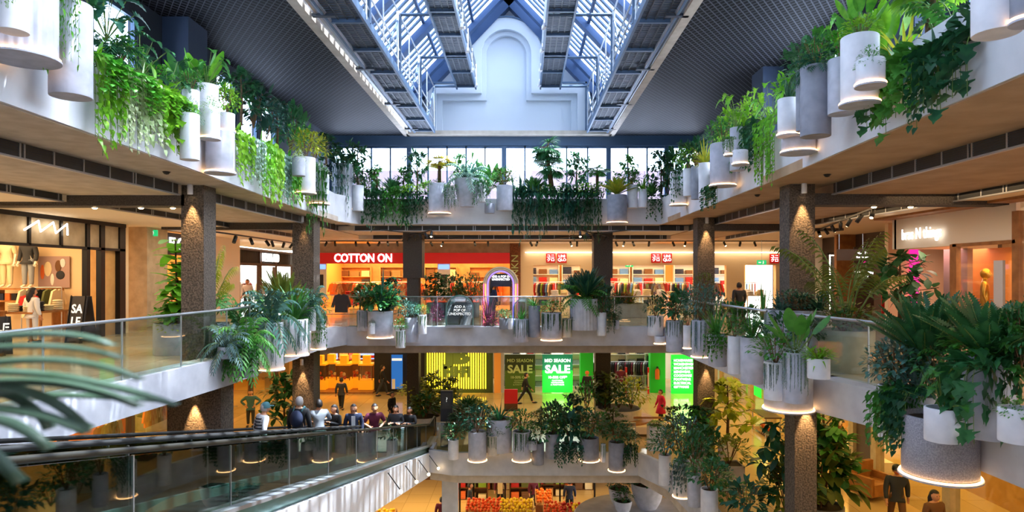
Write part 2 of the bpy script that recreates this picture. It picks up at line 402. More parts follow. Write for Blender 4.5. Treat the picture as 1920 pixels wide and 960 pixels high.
vent('ceiling_vent', 'dark linear air vent in the ceiling close to the zigzag sign shop', (-10.48,5,0), (-10.48,14.5,0), E+1.65, E+1.82, (1,0,0))
vent('ceiling_vent', 'thin dark linear air vent far down the travelator side outer ceiling', (-10.48,15.8,0), (-10.48,31,0), E+1.65, E+1.82, (1,0,0))
vent('ceiling_vent', 'long slatted air vent with pale frame above the lingerie shop walkway', (6.99,2,0), (6.99,14.4,0), E+1.80, E+2.03, (-1,0,0))
vent('ceiling_vent', 'slatted air vent past the stone column on the lingerie shop side', (6.99,15.6,0), (6.99,27,0), E+1.80, E+2.03, (-1,0,0))
vent('ceiling_vent', 'outer slatted air vent just above the white lingerie shop sign band', (9.79,5,0), (9.79,14.5,0), E+1.65, E+1.82, (-1,0,0))
vent('ceiling_vent', 'distant outer slatted air vent beyond the lingerie shop sign', (9.79,15.8,0), (9.79,31,0), E+1.65, E+1.82, (-1,0,0))
vent('ceiling_vent', 'dark linear air vent right across the far side under the planted parapet', (-7.2,27.18,0), (6.8,27.18,0), E+1.83, E+2.03, (0,-1,0))
vent('ceiling_vent', 'second dark linear air vent deeper in the far side ceiling', (-7.2,30.48,0), (6.8,30.48,0), E+1.65, E+1.83, (0,-1,0))
# cross beams of dark stone that run out from the columns
for nm, x0, x1, y in (('left',-12.8,-7.8,14.7),('right',6.6,11.6,14.5),('left',-12.8,-8.2,22.6),('right',6.9,11.6,23.2)):
    struct('beam_'+nm, MB().box(x0, x1, y, y+.5, E+1.56, E+1.82), 'granite_dark')
# columns: x0,x1,y,depth
cols2 = [('near_left',-7.87,-7.35,14.7,.58),('mid_left',-8.17,-7.42,22.6,.7),('near_right',6.02,6.6,14.5,.56),('mid_right',6.3,6.92,23.2,.6),('far_left',-5.2,-4.68,28.5,.6),('far_right',3.2,3.87,28.5,.6)]
for nm, a, b, y, d in cols2:
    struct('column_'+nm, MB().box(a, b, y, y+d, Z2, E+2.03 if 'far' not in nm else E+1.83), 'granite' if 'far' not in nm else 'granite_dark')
cols1 = [('lower_near_left',-7.2-.05,-6.14-.95+.0,15.0,.66),('lower_mid_left',-8.17,-7.42,22.6,.7),('lower_near_right',6.14,6.64,14.5,.56),('lower_mid_right',6.3,6.92,23.2,.6),('lower_far_left',-5.2,-4.68,28.5,.6),('lower_far_right',3.2,3.87,28.5,.6)]
cols1[0] = ('lower_near_left', -8.36, -7.1, 15.0, .66)
for nm, a, b, y, d in cols1:
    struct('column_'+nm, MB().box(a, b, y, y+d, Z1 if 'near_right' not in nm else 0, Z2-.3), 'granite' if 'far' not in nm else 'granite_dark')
for x, y in ((-2.9,25.0),(5.6,19.5)):
    struct('column_ground', MB().box(x-.3, x+.3, y, y+.55, 0, Z1-1.0), 'concrete')
# column downlights
nlab = {0:'fixed to the near travelator side column',1:'fixed to the second travelator side column',2:'fixed to the near lingerie side column',3:'fixed to the second lingerie side column'}
def downl(x, y, z, lab, en=330):
    t = thing('column_downlight', 'small white cylinder downlight '+lab, 'downlight', (x, y-.10, z-.22), 0, 'downlights on the stone columns')
    mb = MB((0,0,0)); mb.lathe([(0,.22),(.055,.22),(.06,.2),(.06,.0),(.045,0),(.045,.03),(0,.03)], n=16); mb.build('housing', 'pot_white', t, True)
    mb = MB(); mb.disc((0,0,.025), .044, 16, False); mb.build('bulb', 'bulb_warm', t)
    lamp('SPOT', (x, y-.13, z-.24), en, (1,.58,.24), .03, rot=(math.radians(7),0,0), spot=math.radians(40), name='downlight_beam')
for i, (nm, a, b, y, d) in enumerate(cols2[:4]): downl((a+b)/2, y, E+2.03, nlab[i])
downl(-7.7, 15.0, Z2-.62, 'high on the wide lower column beside the travelator', 600)
downl(-7.8, 22.6, Z2-1.0, 'high on the lower column behind the travelator riders', 300)
downl(6.4, 14.5, Z2-.62, 'high on the lower column beneath the lingerie side planters', 420)
downl(6.6, 23.2, Z2-1.0, 'high on the lower column next to the green store list', 300)
# ---------------------------------------------------------------- L3 room: mesh ceilings, outer walls, windows
zc = E+6.67
struct('ceiling_mesh_left', MB().box(-9.4, -5.62, -4, 31, zc, zc+.06), 'mesh_ceiling')
struct('ceiling_mesh_right', MB().box(4.22, 8.4, -4, 31, zc, zc+.06), 'mesh_ceiling')
struct('ceiling_roof_left', MB().box(-9.6, -5.55, -4, 31.4, zc+.3, zc+.5), 'dark_wall')
struct('ceiling_roof_right', MB().box(4.15, 8.6, -4, 31.4, zc+.3, zc+.5), 'dark_wall')
XL, XR, XC, ZE, ZA = -5.6, 4.2, -.7, E+8.3, E+13.45
struct('beam_roof_left', MB().box(-5.75, -5.5, -4, 31, zc-.05, zc+.5), 'soffit')
struct('beam_roof_right', MB().box(4.1, 4.35, -4, 31, zc-.05, zc+.5), 'soffit')
struct('wall_clerestory_left', MB().box(-5.75, -5.6, -4, 31, zc+.45, ZE), 'steel_blue')
struct('wall_clerestory_right', MB().box(4.2, 4.35, -4, 31, zc+.45, ZE), 'steel_blue')
for sx, nm in ((-1,'left'),(1,'right')):
    X0 = -9.4 if sx < 0 else 8.4
    mb = MB(); wins = []
    spans = [(2,4.2),(4.6,6.8),(7.2,9.4),(10.2,11.8),(12.1,13.7),(14.0,15.6),(19.6,21),(21.3,22.7),(23,24.4)] if sx < 0 else [(3,5),(5.4,7.4),(7.8,9.8),(10.2,12.2),(14.5,16),(16.4,18),(18.4,20)]
    y = -4; zb, zt = Z3+.7, E+6.25
    for a, b in spans:
        mb.box(X0, X0-sx*-.25 if 0 else X0+sx*.25, y, a, Z3, zc); mb.box(X0, X0+sx*.25, a, b, Z3, zb); mb.box(X0, X0+sx*.25, a, b, zt, zc); y = b
    mb.box(X0, X0+sx*.25, y, 31, Z3, zc)
    struct('wall_upper_'+nm, mb, 'dark_wall')
    for i, (a, b) in enumerate(spans):
        w = MB(); fr = .06
        for (ya, yb, za, zz) in ((a,a+fr,zb,zt),(b-fr,b,zb,zt),(a,b,zb,zb+fr),(a,b,zt-fr,zt)): w.box(X0+sx*.05, X0+sx*.15, ya, yb, za, zz)
        o = struct('window_%d' % (i+1+(20 if sx > 0 else 0)), w, 'steel_blue')
        g = MB(); g.box(X0+sx*.09, X0+sx*.1, a+fr, b-fr, zb+fr, zt-fr); g.build('pane', 'glass_roof', o)
    for ya, yb in ((16.6,19.2),) if sx < 0 else ((12.6,14.1),(20.6,22.6)):
        struct('column_upper_'+nm, MB().box(X0-sx*.02, X0-sx*.7, ya, ya+1.0, Z3, zc), 'blue_panel')
# far clerestory window wall at L3
FY = 31.0
struct('beam_far_header', MB().box(-9.4, 8.4, FY-.1, FY+.3, E+6.2, E+6.75), 'steel_blue')
struct('wall_far_sill', MB().box(-9.4, 8.4, FY, FY+.2, E+2.25, E+2.9), 'dark_wall')
mull = [(-10.8+.95*i) for i in range(0)]
big = [P(x,0,FY).x for x in (590, 767, 945, 1141, 1250)]
n = 0
edges = [-9.4]+big+[8.4]
for a, b in zip(edges, edges[1:]):
    n += 1; fr = MB()
    fr.box(a-.11, a+.11, FY-.05, FY+.2, E+2.9, E+6.2)
    k = max(1, round((b-a)/.93))
    for j in range(1, k): x = a+(b-a)*j/k; fr.box(x-.035, x+.035, FY, FY+.12, E+2.9, E+6.2)
    fr.box(a, b, FY, FY+.12, E+6.08, E+6.2); fr.box(a, b, FY, FY+.12, E+2.9, E+3.0)
    o = struct('window_%d' % (40+n), fr, 'steel_blue')
    g = MB(); g.box(a+.1, b-.1, FY+.05, FY+.06, E+3, E+6.1); g.build('pane', 'glass_roof', o)
struct('ground_terrace', MB().box(-24, 20, 31.4, 60, E+2.25, E+2.5), 'pink_ext')
nb = MB().box(-24, 20, 41, 42, E+2.5, E+6.6); struct('wall_neighbour', nb, 'pink_ext')
nb = MB()
for i in range(10): nb.box(-23+4.4*i, -22.85+4.4*i, 40.9, 41, E+2.5, E+6.6)
for z in (3.3, 4.4, 5.5): nb.box(-24, 20, 40.95, 41, E+z, E+z+.05)
struct('trim_neighbour', nb, 'pinkish')
# gable wall with its layered keyhole relief
gb = [(XL,E+6.67),(XR,E+6.67),(XR,ZE),(XC,ZA),(XL,ZE)]
struct('wall_gable', MB().vprism(gb, FY, FY+.3), 'gable')
def keyhole(xl, xr, zb, zs, al, ar, ztop):
    c = (al+ar)/2; r = (ar-al)/2; n = 20
    arc = [(c+r*math.cos(t), ztop-r+r*math.sin(t)) for t in [PI*i/n for i in range(n+1)]]
    return [(xl,zb),(xr,zb),(xr,zs)] + [(ar,zs)] + arc + [(al,zs),(xl,zs)]
def kx(x): return (x-VX)/38.7
def kz(y): return E+(VY-y)/38.7
def kband(p, q, y0, y1):
    mb = MB()
    for k in range(len(p)):
        k2 = (k+1) % len(p)
        if k == 0: continue
        mb.vprism([p[k], p[k2], q[k2], q[k]], y0, y1)
    return mb
K0 = keyhole(kx(803),kx(1097),kz(252),kz(161),kx(880),kx(1018),kz(39)); K1 = keyhole(kx(820),kx(1081),kz(252),kz(180),kx(904),kx(996),kz(62)); K2 = keyhole(kx(831),kx(1070),kz(252),kz(191),kx(913),kx(987),kz(71))
struct('trim_gable_outer', kband(K0, K1, FY-.5, FY), 'gable')
struct('trim_gable_middle', kband(K1, K2, FY-.3, FY), 'gable')
struct('trim_gable_inner', MB().vprism(K2, FY-.12, FY), 'gable')
struct('trim_gable_base', MB().box(XL, XR, FY-.6, FY, E+6.62, E+6.8), 'soffit')
rim = MB()
for (xa,za,xb,zb2) in ((803,161,880,161),(1018,161,1097,161),(803,161,803,250),(1097,161,1097,250)):
    rim.box(kx(xa)-.04, kx(xb)+.04, FY-.56, FY-.46, kz(zb2)-.04, kz(za)+.04)
cc, rr = (kx(880)+kx(1018))/2, (kx(1018)-kx(880))/2
rim.tube([(cc+rr*math.cos(PI*i/20), FY-.5, kz(39)-rr+rr*math.sin(PI*i/20)) for i in range(21)], .05, 6)
rim.box(kx(880)-.04, kx(880)+.04, FY-.56, FY-.46, kz(161), kz(39)-rr); rim.box(kx(1018)-.04, kx(1018)+.04, FY-.56, FY-.46, kz(161), kz(39)-rr)
struct('trim_gable_steel', rim, 'steel_blue')
# pitched glass roof: fins, rafters, glazing
for sx, nm in ((-1,'left'),(1,'right')):
    xe = XL if sx < 0 else XR
    slope = Vector((XC-xe, 0, ZA-ZE)); L = slope.length; u = slope.normalized(); nn = Vector((u.z*sx, 0, abs(u.x)))
    ang = math.atan2(u.z, u.x)
    fins = MB(); raf = MB(); y = -3.6; i = 0
    mid = Vector((xe, 0, ZE))+u*L/2
    while y < 30.8:
        if i % 8 == 0: raf.obox(mid+Vector((0,y+.1,0))-nn*.15, (L, .4, .25), ry=-ang)
        else: fins.obox(mid+Vector((0,y,0)), (L, .17, .06), ry=-ang)
        y += .52; i += 1
    raf.obox(mid+Vector((0,30.7,0))-nn*.2, (L, .5, .6), ry=-ang)
    raf.obox(Vector((xe, 13.5, ZE)), (.35, 35, .45))
    for fx in (.33, .66): raf.obox(Vector((xe,13.5,ZE))+u*L*fx, (.12,35,.12))
    struct('beam_skylight_'+nm, raf, 'steel_blue2'); struct('trim_skylight_fins_'+nm, fins, 'steel_blue')
    g = MB(); g.obox(mid+Vector((0,13.5,0))+nn*.14, (L, 35, .02), ry=-ang)
    struct('window_%d' % (60 if sx < 0 else 61), g, 'glass_roof')
struct('beam_ridge', MB().box(XC-.12, XC+.12, -4, 31, ZA-.12, ZA+.1), 'steel_blue')
struct('wall_near', MB().box(-24, 20, -4.3, -4, 0, E+8.5), 'plaster')
# catwalks
def catwalk(label, x0, x1, z, inner, y0=-3.5, y1=30.2, hr=2.0, wide=True):
    t = thing('catwalk', label, 'catwalk', (x0, y0, z)); o = (x0, y0, z)
    mb = MB(o); y = y0
    while y < y1: mb.box(x0, x1, y, y+.085, z, z+.04); y += .14
    for q in range(5): mb.box(x0+(x1-x0)*q/4-.02, x0+(x1-x0)*q/4+.02, y0, y1, z-.02, z+.03)
    mb.build('deck', 'steel_dark', t)
    mb = MB(o); mb.box(x0-.03, x0+.04, y0, y1, z-.12, z+.12); mb.box(x1-.04, x1+.03, y0, y1, z-.12, z+.12)
    y = y1-.3
    while y > y0: mb.box(x0, x1, y-.05, y+.05, z-.1, z); y -= 2.15
    mb.build('frame', 'steel_blue', t)
    mb = MB(o)
    for xx in ([inner] if wide else [x0, x1]):
        for h in (.4, .8, hr): mb.tube([(xx,y0,z+h),(xx,y1,z+h)], .03, 6)
        y = y1-.3; k = 0
        while y > y0:
            mb.tube([(xx,y,z),(xx,y,z+hr)], .045 if k % 2 == 0 else .025, 6)
            y -= 2.15; k += 1
    mb.build('railing', 'metal', t)
    if wide:
        mb = MB(o); mb.tube([(x0 if inner == x1 else x1, y0, z-.05),(x0 if inner == x1 else x1, y1, z-.05)], .07, 8)
        mb.tube([((x0 if inner == x1 else x1)+(-.2 if inner == x1 else .2), y0, z+.0),((x0 if inner == x1 else x1)+(-.2 if inner == x1 else .2), y1, z+.0)], .09, 8)
        mb.build('pipe', 'metal', t)
        mb = MB(o); y = y1-.8
        while y > y0:
            xo = (x0 if inner == x1 else x1)
            mb.box(xo-.3, xo+.3, y-.07, y+.07, z-.13, z-.06); y -= 4.3
        mb.box(xo-.03, xo+.03, y0, y1, z-.1, z-.07)
        mb.build('bracket_rail', 'steel_dark', t)
    return t
catwalk('wide dark catwalk hung beneath the glass roof on the travelator side', -5.15, -4.2, E+6.75, -4.2)
catwalk('wide dark catwalk hung beneath the glass roof on the lingerie shop side', 3.0, 3.95, E+6.75, 3.0)
catwalk('narrow high maintenance gantry ending beside the arch, travelator side', -3.15, -2.25, E+8.8, -2.2, hr=1.0, wide=False)
catwalk('narrow high maintenance gantry ending beside the arch, lingerie shop side', .78, 1.72, E+8.8, 1.7, hr=1.0, wide=False)
k = 0
for y in (30, 26, 21.7, 17.4, 13.1, 8.8):
    k += 1
    for sx, xa, xb, xm in ((-1,-4.2,-2.25,-3.15),(1,3.0,.78,1.72)):
        mb = MB()
        mb.tube([(xa,y,E+8.78),(xb,y,E+8.78)], .06, 8); mb.tube([(xa,y,E+6.8),(xa,y,E+8.78)], .06, 8)
        mb.tube([(xa,y,E+8.78),(xa,y-2.1,E+6.85)], .04, 6); mb.tube([(xm,y,E+8.8),(xm-.0,y,E+10.6)], .035, 6)
        struct('beam_gantry_brace', mb, 'steel_blue')
for sx, x in ((-1,-2.2),(1,.72)):
    for j, y in enumerate((29.6, 27.4, 25.0, 22.6)):
        mb = MB((x,y,E+8.75)); mb.obox((x,y,E+8.72), (.12,.3,.12), rz=.2); mb.tube([(x,y,E+8.78),(x,y,E+9.0)], .02, 6)
        props(mb.build('gantry_floodlight', 'pot_white'), '%s white floodlight from the arch along the gantry on the %s side' % (('nearest','second','third','fourth')[j], 'travelator' if sx < 0 else 'lingerie shop'), 'floodlight', 'floodlights on the roof gantries')
# ---------------------------------------------------------------- glass railings
def railing(name, label, line, z, h=1.1, post=1.6, rail=.03, m='glass_rail', railm='metal'):
    a0 = line[0]; t = thing(name, label, 'railing', (a0[0], a0[1], z)); o = (a0[0], a0[1], z)
    g = MB(o); r = MB(o); ps = MB(o)
    for (xa,ya),(xb,yb) in zip(line, line[1:]):
        d = Vector((xb-xa, yb-ya, 0)); L = d.length; d.normalize(); n = max(1, round(L/post)); nn = Vector((-d.y, d.x, 0))*.008
        for i in range(n):
            p = Vector((xa,ya,0))+d*(L*i/n+.015); q = Vector((xa,ya,0))+d*(L*(i+1)/n-.015)
            g.prism([(p.x+nn.x,p.y+nn.y),(p.x-nn.x,p.y-nn.y),(q.x-nn.x,q.y-nn.y),(q.x+nn.x,q.y+nn.y)], z-.02, z+h)
            ps.box(q.x-.012, q.x+.012, q.y-.012, q.y+.012, z-.05, z+h)
    r.tube([(x,y,z+h) for x,y in line], rail, 8)
    g.build('glass_panel', m, t); r.build('handrail', railm, t, True); ps.build('post', railm, t)
    return t
railing('glass_railing', 'glass railing with steel handrail along the floor edge facing the zigzag sign shop', [(-7.45,2.5),(-7.5,10),(-7.0,15.1),(-7.1,16.6)], Z2+.05)
railing('glass_railing', 'glass railing across the far side below the red shop sign', [(-6.45,YF+.15),(5.0,YF+.15)], Z2+.05, rail=.02)
railing('glass_railing', 'glass railing with steel handrail in front of the lingerie shop walkway', [(6.15,10.3),(6.1,11.3),(5.75,13.0),(5.6,13.6)][::-1], Z2+.05)
railing('glass_railing', 'glass railing beside the orange lit shop on the lingerie side, mid distance', [(5.5,14.5),(5.2,21.5)], Z2+.05)
railing('glass_railing', 'lower glass railing behind the first floor planters', [(-3.3,YF+.6),(4.2,YF+.5)], Z1+.1, rail=.02)
# ---------------------------------------------------------------- travelators
def belt_z(y): return max(Z1, min(Z2, Z1+.222*(24.9-y)))
def travelator(label, x0, x1, clad):
    o = ((x0+x1)/2, 24.9, Z1); t = thing('travelator', label, 'travelator', o)
    ys = [1.0, 3.28, 24.9, 26.2]
    def strip(xa, xb, dz0, dz1, ya=None, yb=None, seg=None):
        mb = MB(o); yy = seg or ys
        for a, b in zip(yy, yy[1:]):
            za, zb = belt_z(a), belt_z(b)
            mb.add([(xa,a,za+dz0),(xb,a,za+dz0),(xb,b,zb+dz0),(xa,b,zb+dz0),(xa,a,za+dz1),(xb,a,za+dz1),(xb,b,zb+dz1),(xa,b,zb+dz1)],
                   [(0,3,2,1),(4,5,6,7),(0,1,5,4),(1,2,6,5),(2,3,7,6),(3,0,4,7)])
        return mb
    strip(x0+.13, x1-.13, -.1, .01).build('belt', 'belt', t)
    for xa in (x0, x1):
        strip(xa-.03, xa+.03, -.2, .14).build('skirt', 'teal_skirt', t)
        strip(xa-.16 if xa == x0 else xa-.02, xa+.02 if xa == x0 else xa+.16, .1, .15).build('deck_cover', 'metal', t)
        strip(xa-.008, xa+.008, .15, .9).build('glass_balustrade', 'glass_dark', t)
        pts = [(xa, y, belt_z(y)+.95) for y in ys] + [(xa, 26.55, Z1+.85), (xa, 26.62, Z1+.6), (xa, 26.5, Z1+.3), (xa, 26.2, Z1+.2)]
        MB(o).tube(pts, .032, 8).build('handrail', 'rubber' if xa != x1 or not clad else 'bronze_rail', t, True)
        jn = MB(o); y = 4.0
        while y < 26: jn.box(xa-.011, xa+.011, y, y+.015, belt_z(y)+.15, belt_z(y)+.9); y += 2.0
        jn.build('panel_joint', 'metal', t)
    strip(x0-.15, x1+.15, -.9 if not clad else -1.0, -.12, seg=[1.0,3.28,24.2]).build('truss_cladding', 'plaster', t)
    return t
travelator('inclined travelator nearer the void, with white clad side and olive handrail', -4.95, -3.67, True)
travelator('inclined travelator carrying the riders, nearest the wide stone column', -6.6, -5.2, False)
# small spotlights fixed to travelator cladding
for j, (x, y) in enumerate(((725,925),(760,898),(787,890),(805,875))):
    zy = 16.5+2.4*j; X = -3.5; Z = belt_z(zy)-.55
    t = thing('travelator_spotlight', '%s small arm spotlight from the bottom under the travelator cladding' % ('nearest','second','third','fourth')[j], 'spotlight', (X,zy,Z), 0, 'arm spotlights on the travelator side')
    MB().tube([(0,0,.35),(.35,-.15,-.05)], .015, 6).build('arm', 'blackmetal', t)
    MB().sphere((.36,-.16,-.08), .05).build('bulb', 'bulb_warm', t)
# ================================================================ PLANT LIBRARY (unit height; parts = (name, mesh, material slot))
R = random.Random(11)
def blade(mb, p, d, L, Wd, bend=.5, n=4, prof=None, side_=None, fold=0.0):
    """a leaf as a curved strip from p along d, drooping by bend"""
    d = Vector(d).normalized(); up = Vector((0,0,1))
    s = side_ or d.cross(up)
    if s.length < .05: s = Vector((1,0,0))
    s = s.normalized(); nrm = s.cross(d).normalized()
    p = Vector(p); vs = []; fs = []; q = p.copy(); dd = d.copy()
    for i in range(n+1):
        t = i/n; w = Wd*.5*(prof(t) if prof else math.sin(PI*min(max(t*.92+.06,0),1))**.8)
        if fold: vs += [q-s*w+nrm*fold*w, q.copy(), q+s*w+nrm*fold*w]
        else: vs += [q-s*w, q+s*w]
        dd = (dd + Vector((0,0,-bend/n))).normalized(); q = q + dd*(L/n)
    k = 3 if fold else 2
    for i in range(n):
        a = i*k; b = (i+1)*k
        if fold: fs += [(a,a+1,b+1,b),(a+1,a+2,b+2,b+1)]
        else: fs.append((a,a+1,b+1,b))
    mb.add(vs, fs); return q
def sph(R, zmin=-1, zmax=1):
    z = R.uniform(zmin, zmax); a = R.uniform(0, 2*PI); r = math.sqrt(max(0, 1-z*z)); return Vector((r*math.cos(a), r*math.sin(a), z))
heart = lambda t: (.75+.9*t if t < .25 else 1.0*(1-(t-.25)/.75)**.75+.0)*1.0
def monst(t): return max(.05, (1.05 if t < .3 else 1.05*(1-(t-.3)/.7)**.6) * (1.0 if int(t*11+.5) % 2 == 0 else .5))
PL = {}
def reg(kind, parts): PL.setdefault(kind, []).append(parts)
def fern(seed, n=24, up=.55, bend=1.5, L=.75, lw=.16, m='lf_mid'):
    R = random.Random(seed); f = MB(); st = MB()
    for i in range(n):
        a = 2*PI*i/n+R.uniform(-.3,.3); e = R.uniform(up-.35, up+.55); d = Vector((math.cos(a)*math.cos(e), math.sin(a)*math.cos(e), math.sin(e)))
        Li = L*R.uniform(.75,1.1); q = Vector((0,0,.02)); dd = d.copy(); pts = [q.copy()]; N = 11
        for j in range(N):
            dd = (dd+Vector((0,0,-bend/N))).normalized(); q = q+dd*Li/N; pts.append(q.copy())
            s = dd.cross(Vector((0,0,1))).normalized(); w = lw*math.sin(PI*min(1,(j+1.6)/(N+1.5)))**.7
            for sg in (-1,1):
                tip = q+s*sg*w+dd*w*.45+Vector((0,0,-.02-w*.2)); ww = dd*.028
                mm = (q+tip)/2+Vector((0,0,.012))
                f.add([q-ww*.4, mm-ww, tip, mm+ww], [(0,1,2,3)])
        st.tube(pts[::2], .006, 3, False)
    return [('fronds', f, m), ('stem', st, 'stem')]
def cycad(seed, n=26, m='lf_dark', L=.95, e0=.95, trunk=.0, narrow=.13, bend=.55, N=20, lw=.02):
    R = random.Random(seed); f = MB(); st = MB()
    for i in range(n):
        a = 2*PI*i/n*2.4+R.uniform(-.2,.2); e = e0-.75*(i/n)+R.uniform(-.1,.1)
        if e < .15: e = .15
        dd = Vector((math.cos(a)*math.cos(e), math.sin(a)*math.cos(e), math.sin(e))); q = Vector((0,0,trunk)); Li = L*R.uniform(.85,1.05)*(1-trunk*.5); pts = [q.copy()]
        for j in range(N):
            dd = (dd+Vector((0,0,-bend/N))).normalized(); q = q+dd*Li/N; pts.append(q.copy())
            s = dd.cross(Vector((0,0,1))).normalized(); nn = s.cross(dd); w = narrow*math.sin(PI*min(1,(j+2)/(N+2)))**.6
            if j < 2: continue
            for sg in (-1,1):
                tip = q+s*sg*w+dd*w*.8+nn*w*.35; ww = dd*lw
                f.add([q-ww*.6, (q+tip)/2-ww, tip, (q+tip)/2+ww], [(0,1,2,3)])
        st.tube(pts[::3], .006, 3, False)
    if trunk: st.tube([(0,0,0),(0,0,trunk)], [.07,.055], 8)
    return [('fronds', f, m), ('stem', st, 'stem')]
def kentia(seed, n=13, m='lf_olive', Ls=.45):
    R = random.Random(seed); f = MB(); st = MB()
    for i in range(n):
        a = 2*PI*i/n+R.uniform(-.3,.3); e = R.uniform(.9,1.35); dd = Vector((math.cos(a)*math.cos(e), math.sin(a)*math.cos(e), math.sin(e)))
        q = Vector((R.uniform(-.04,.04),R.uniform(-.04,.04),0)); Li = R.uniform(.7,1.15); pts = [q.copy()]; N = 20
        for j in range(N):
            dd = (dd+Vector((math.cos(a)*.02,math.sin(a)*.02,-(.02 if j < 8 else 1.3)/N))).normalized(); q = q+dd*Li/N; pts.append(q.copy())
            if j < 8: continue
            s = dd.cross(Vector((0,0,1))).normalized(); w = .2*math.sin(PI*min(1,(j-6)/(N-5)))**.6
            for sg in (-1,1):
                tip = q+s*sg*w*.8+dd*w*.6+Vector((0,0,-w*.55)); ww = dd*.013
                f.add([q, (q+tip)/2-ww+Vector((0,0,.02)), tip, (q+tip)/2+ww+Vector((0,0,.02))], [(0,1,2,3)])
        st.tube(pts[::3], [.012-.0012*k for k in range(len(pts[::3]))], 4, False)
    return [('fronds', f, m), ('stem', st, 'stem')]
def paddle(seed, n=9, m='lf_mid', W=.2):
    R = random.Random(seed); f = MB(); st = MB()
    for i in range(n):
        a = 2*PI*i/n+R.uniform(-.3,.3); e = R.uniform(.85,1.45); d = Vector((math.cos(a)*math.cos(e), math.sin(a)*math.cos(e), math.sin(e)))
        h = R.uniform(.3,.5); p = d*h; st.tube([(0,0,0), p], .012, 4, False)
        blade(f, p, d+Vector((0,0,.1)), R.uniform(.35,.52), W*R.uniform(.8,1.1), R.uniform(.2,.9), 6, lambda t: math.sin(PI*(t*.9+.08))**.6, fold=.25, side_=Vector((-math.sin(a+R.uniform(-.8,.8)), math.cos(a), 0)))
    return [('leaves', f, m), ('stem', st, 'stem')]
def monstera(seed, n=17, m='lf_mid', W=.34):
    R = random.Random(seed); f = MB(); st = MB()
    for i in range(n):
        a = 2*PI*i/n+R.uniform(-.3,.3); e = R.uniform(.25,1.35); L = R.uniform(.35,.8); d = Vector((math.cos(a)*math.cos(e), math.sin(a)*math.cos(e), math.sin(e)))
        p = d*L; st.tube([(0,0,0), p*.55+Vector((0,0,.04)), p], .009, 4, False)
        out = Vector((math.cos(a), math.sin(a), R.uniform(-.1,.5)))
        blade(f, p, out, R.uniform(.24,.36), W*R.uniform(.7,1), R.uniform(.8,1.8), 11, monst, fold=.18)
    return [('leaves', f, m), ('stem', st, 'stem')]
def sword(seed, n=26, m='lf_mid', e0=.9, bend=.5, W=.07, L=.95):
    R = random.Random(seed); f = MB()
    for i in range(n):
        a = R.uniform(0,2*PI); e = min(1.5, max(.25, R.gauss(e0,.28))); d = Vector((math.cos(a)*math.cos(e), math.sin(a)*math.cos(e), math.sin(e)))
        blade(f, (math.cos(a)*.05,math.sin(a)*.05,0), d, L*R.uniform(.6,1.05), W*R.uniform(.8,1.2), bend*R.uniform(.5,1.5), 6, lambda t: (.5+t*2 if t < .25 else 1-((t-.25)/.75)**1.6), fold=.3)
    return [('blades', f, m)]
def bush(seed, n=230, m='lf_mid', ls=.13, lw=.5, zr=(.12,1.0), rad=.5, stems=7, dense=True):
    R = random.Random(seed); f = MB(); st = MB()
    for i in range(stems):
        a = 2*PI*i/stems; r = rad*.5
        st.tube([(0,0,0),(math.cos(a)*r*.5,math.sin(a)*r*.5,.4),(math.cos(a)*r,math.sin(a)*r,.8)], .01, 4, False)
    for i in range(n):
        d = sph(R,-.35,1); rr = R.uniform(.55,1)
        c = Vector((d.x*rad*rr, d.y*rad*rr, .42+d.z*.52*rr))
        if c.z < .0: c.z = .02
        dd = (d + sph(R)*.7 + Vector((0,0,.1))).normalized()
        blade(f, c, dd, ls*R.uniform(.7,1.3), ls*lw*R.uniform(.8,1.2), R.uniform(.1,1.1), 3, fold=.2)
    return [('leaves', f, m), ('stem', st, 'stem_brown')]
def tree(seed, m='lf_dark', n=12, lv=26, ls=.11, lw=.45, spread=.3):
    R = random.Random(seed); f = MB(); st = MB(); st.tube([(0,0,0),(.01,.0,.45),(-.01,.01,.95)], [.022,.016,.006], 6)
    for i in range(n):
        z = .22+.74*i/n; a = i*2.4+R.uniform(-.4,.4); L = spread*(1.05-.55*(z-.2))*R.uniform(.7,1.1); d = Vector((math.cos(a), math.sin(a), .35))
        p = Vector((0,0,z)); q = p+d*L; st.tube([p, (p+q)/2+Vector((0,0,.02)), q], .006, 4, False)
        for j in range(lv):
            t = R.uniform(.25,1.08); c = p+(q-p)*t+sph(R)*.035
            blade(f, c, d*.6+sph(R), ls*R.uniform(.7,1.2), ls*lw, R.uniform(.2,1.2), 3, fold=.2)
    for j in range(lv): blade(f, (R.uniform(-.05,.05), R.uniform(-.05,.05), R.uniform(.85,.98)), sph(R,0,1), ls, ls*lw, .5, 3, fold=.2)
    return [('leaves', f, m), ('trunk', st, 'bark')]
def fiddle(seed, m='lf_bright'):
    R = random.Random(seed); f = MB(); st = MB()
    for k in range(3):
        ox, oy = R.uniform(-.05,.05), R.uniform(-.05,.05); top = 1.0-.22*k
        st.tube([(ox,oy,0),(ox*2,oy*2,top*.6),(ox*3,oy*3,top*.97)], [.014,.011,.007], 6)
        for i in range(30):
            t = .15+.83*i/30; a = i*2.4+k; p = Vector((ox*3*t, oy*3*t, t*top)); d = Vector((math.cos(a), math.sin(a), R.uniform(.0,.7)))
            blade(f, p+d*.02, d, R.uniform(.2,.27), .15, R.uniform(.5,1.5), 5, lambda t: .25+.8*math.sin(PI*min(1,t*.75+.2)) if t < .95 else .35, fold=.15)
    return [('leaves', f, m), ('trunk', st, 'bark')]
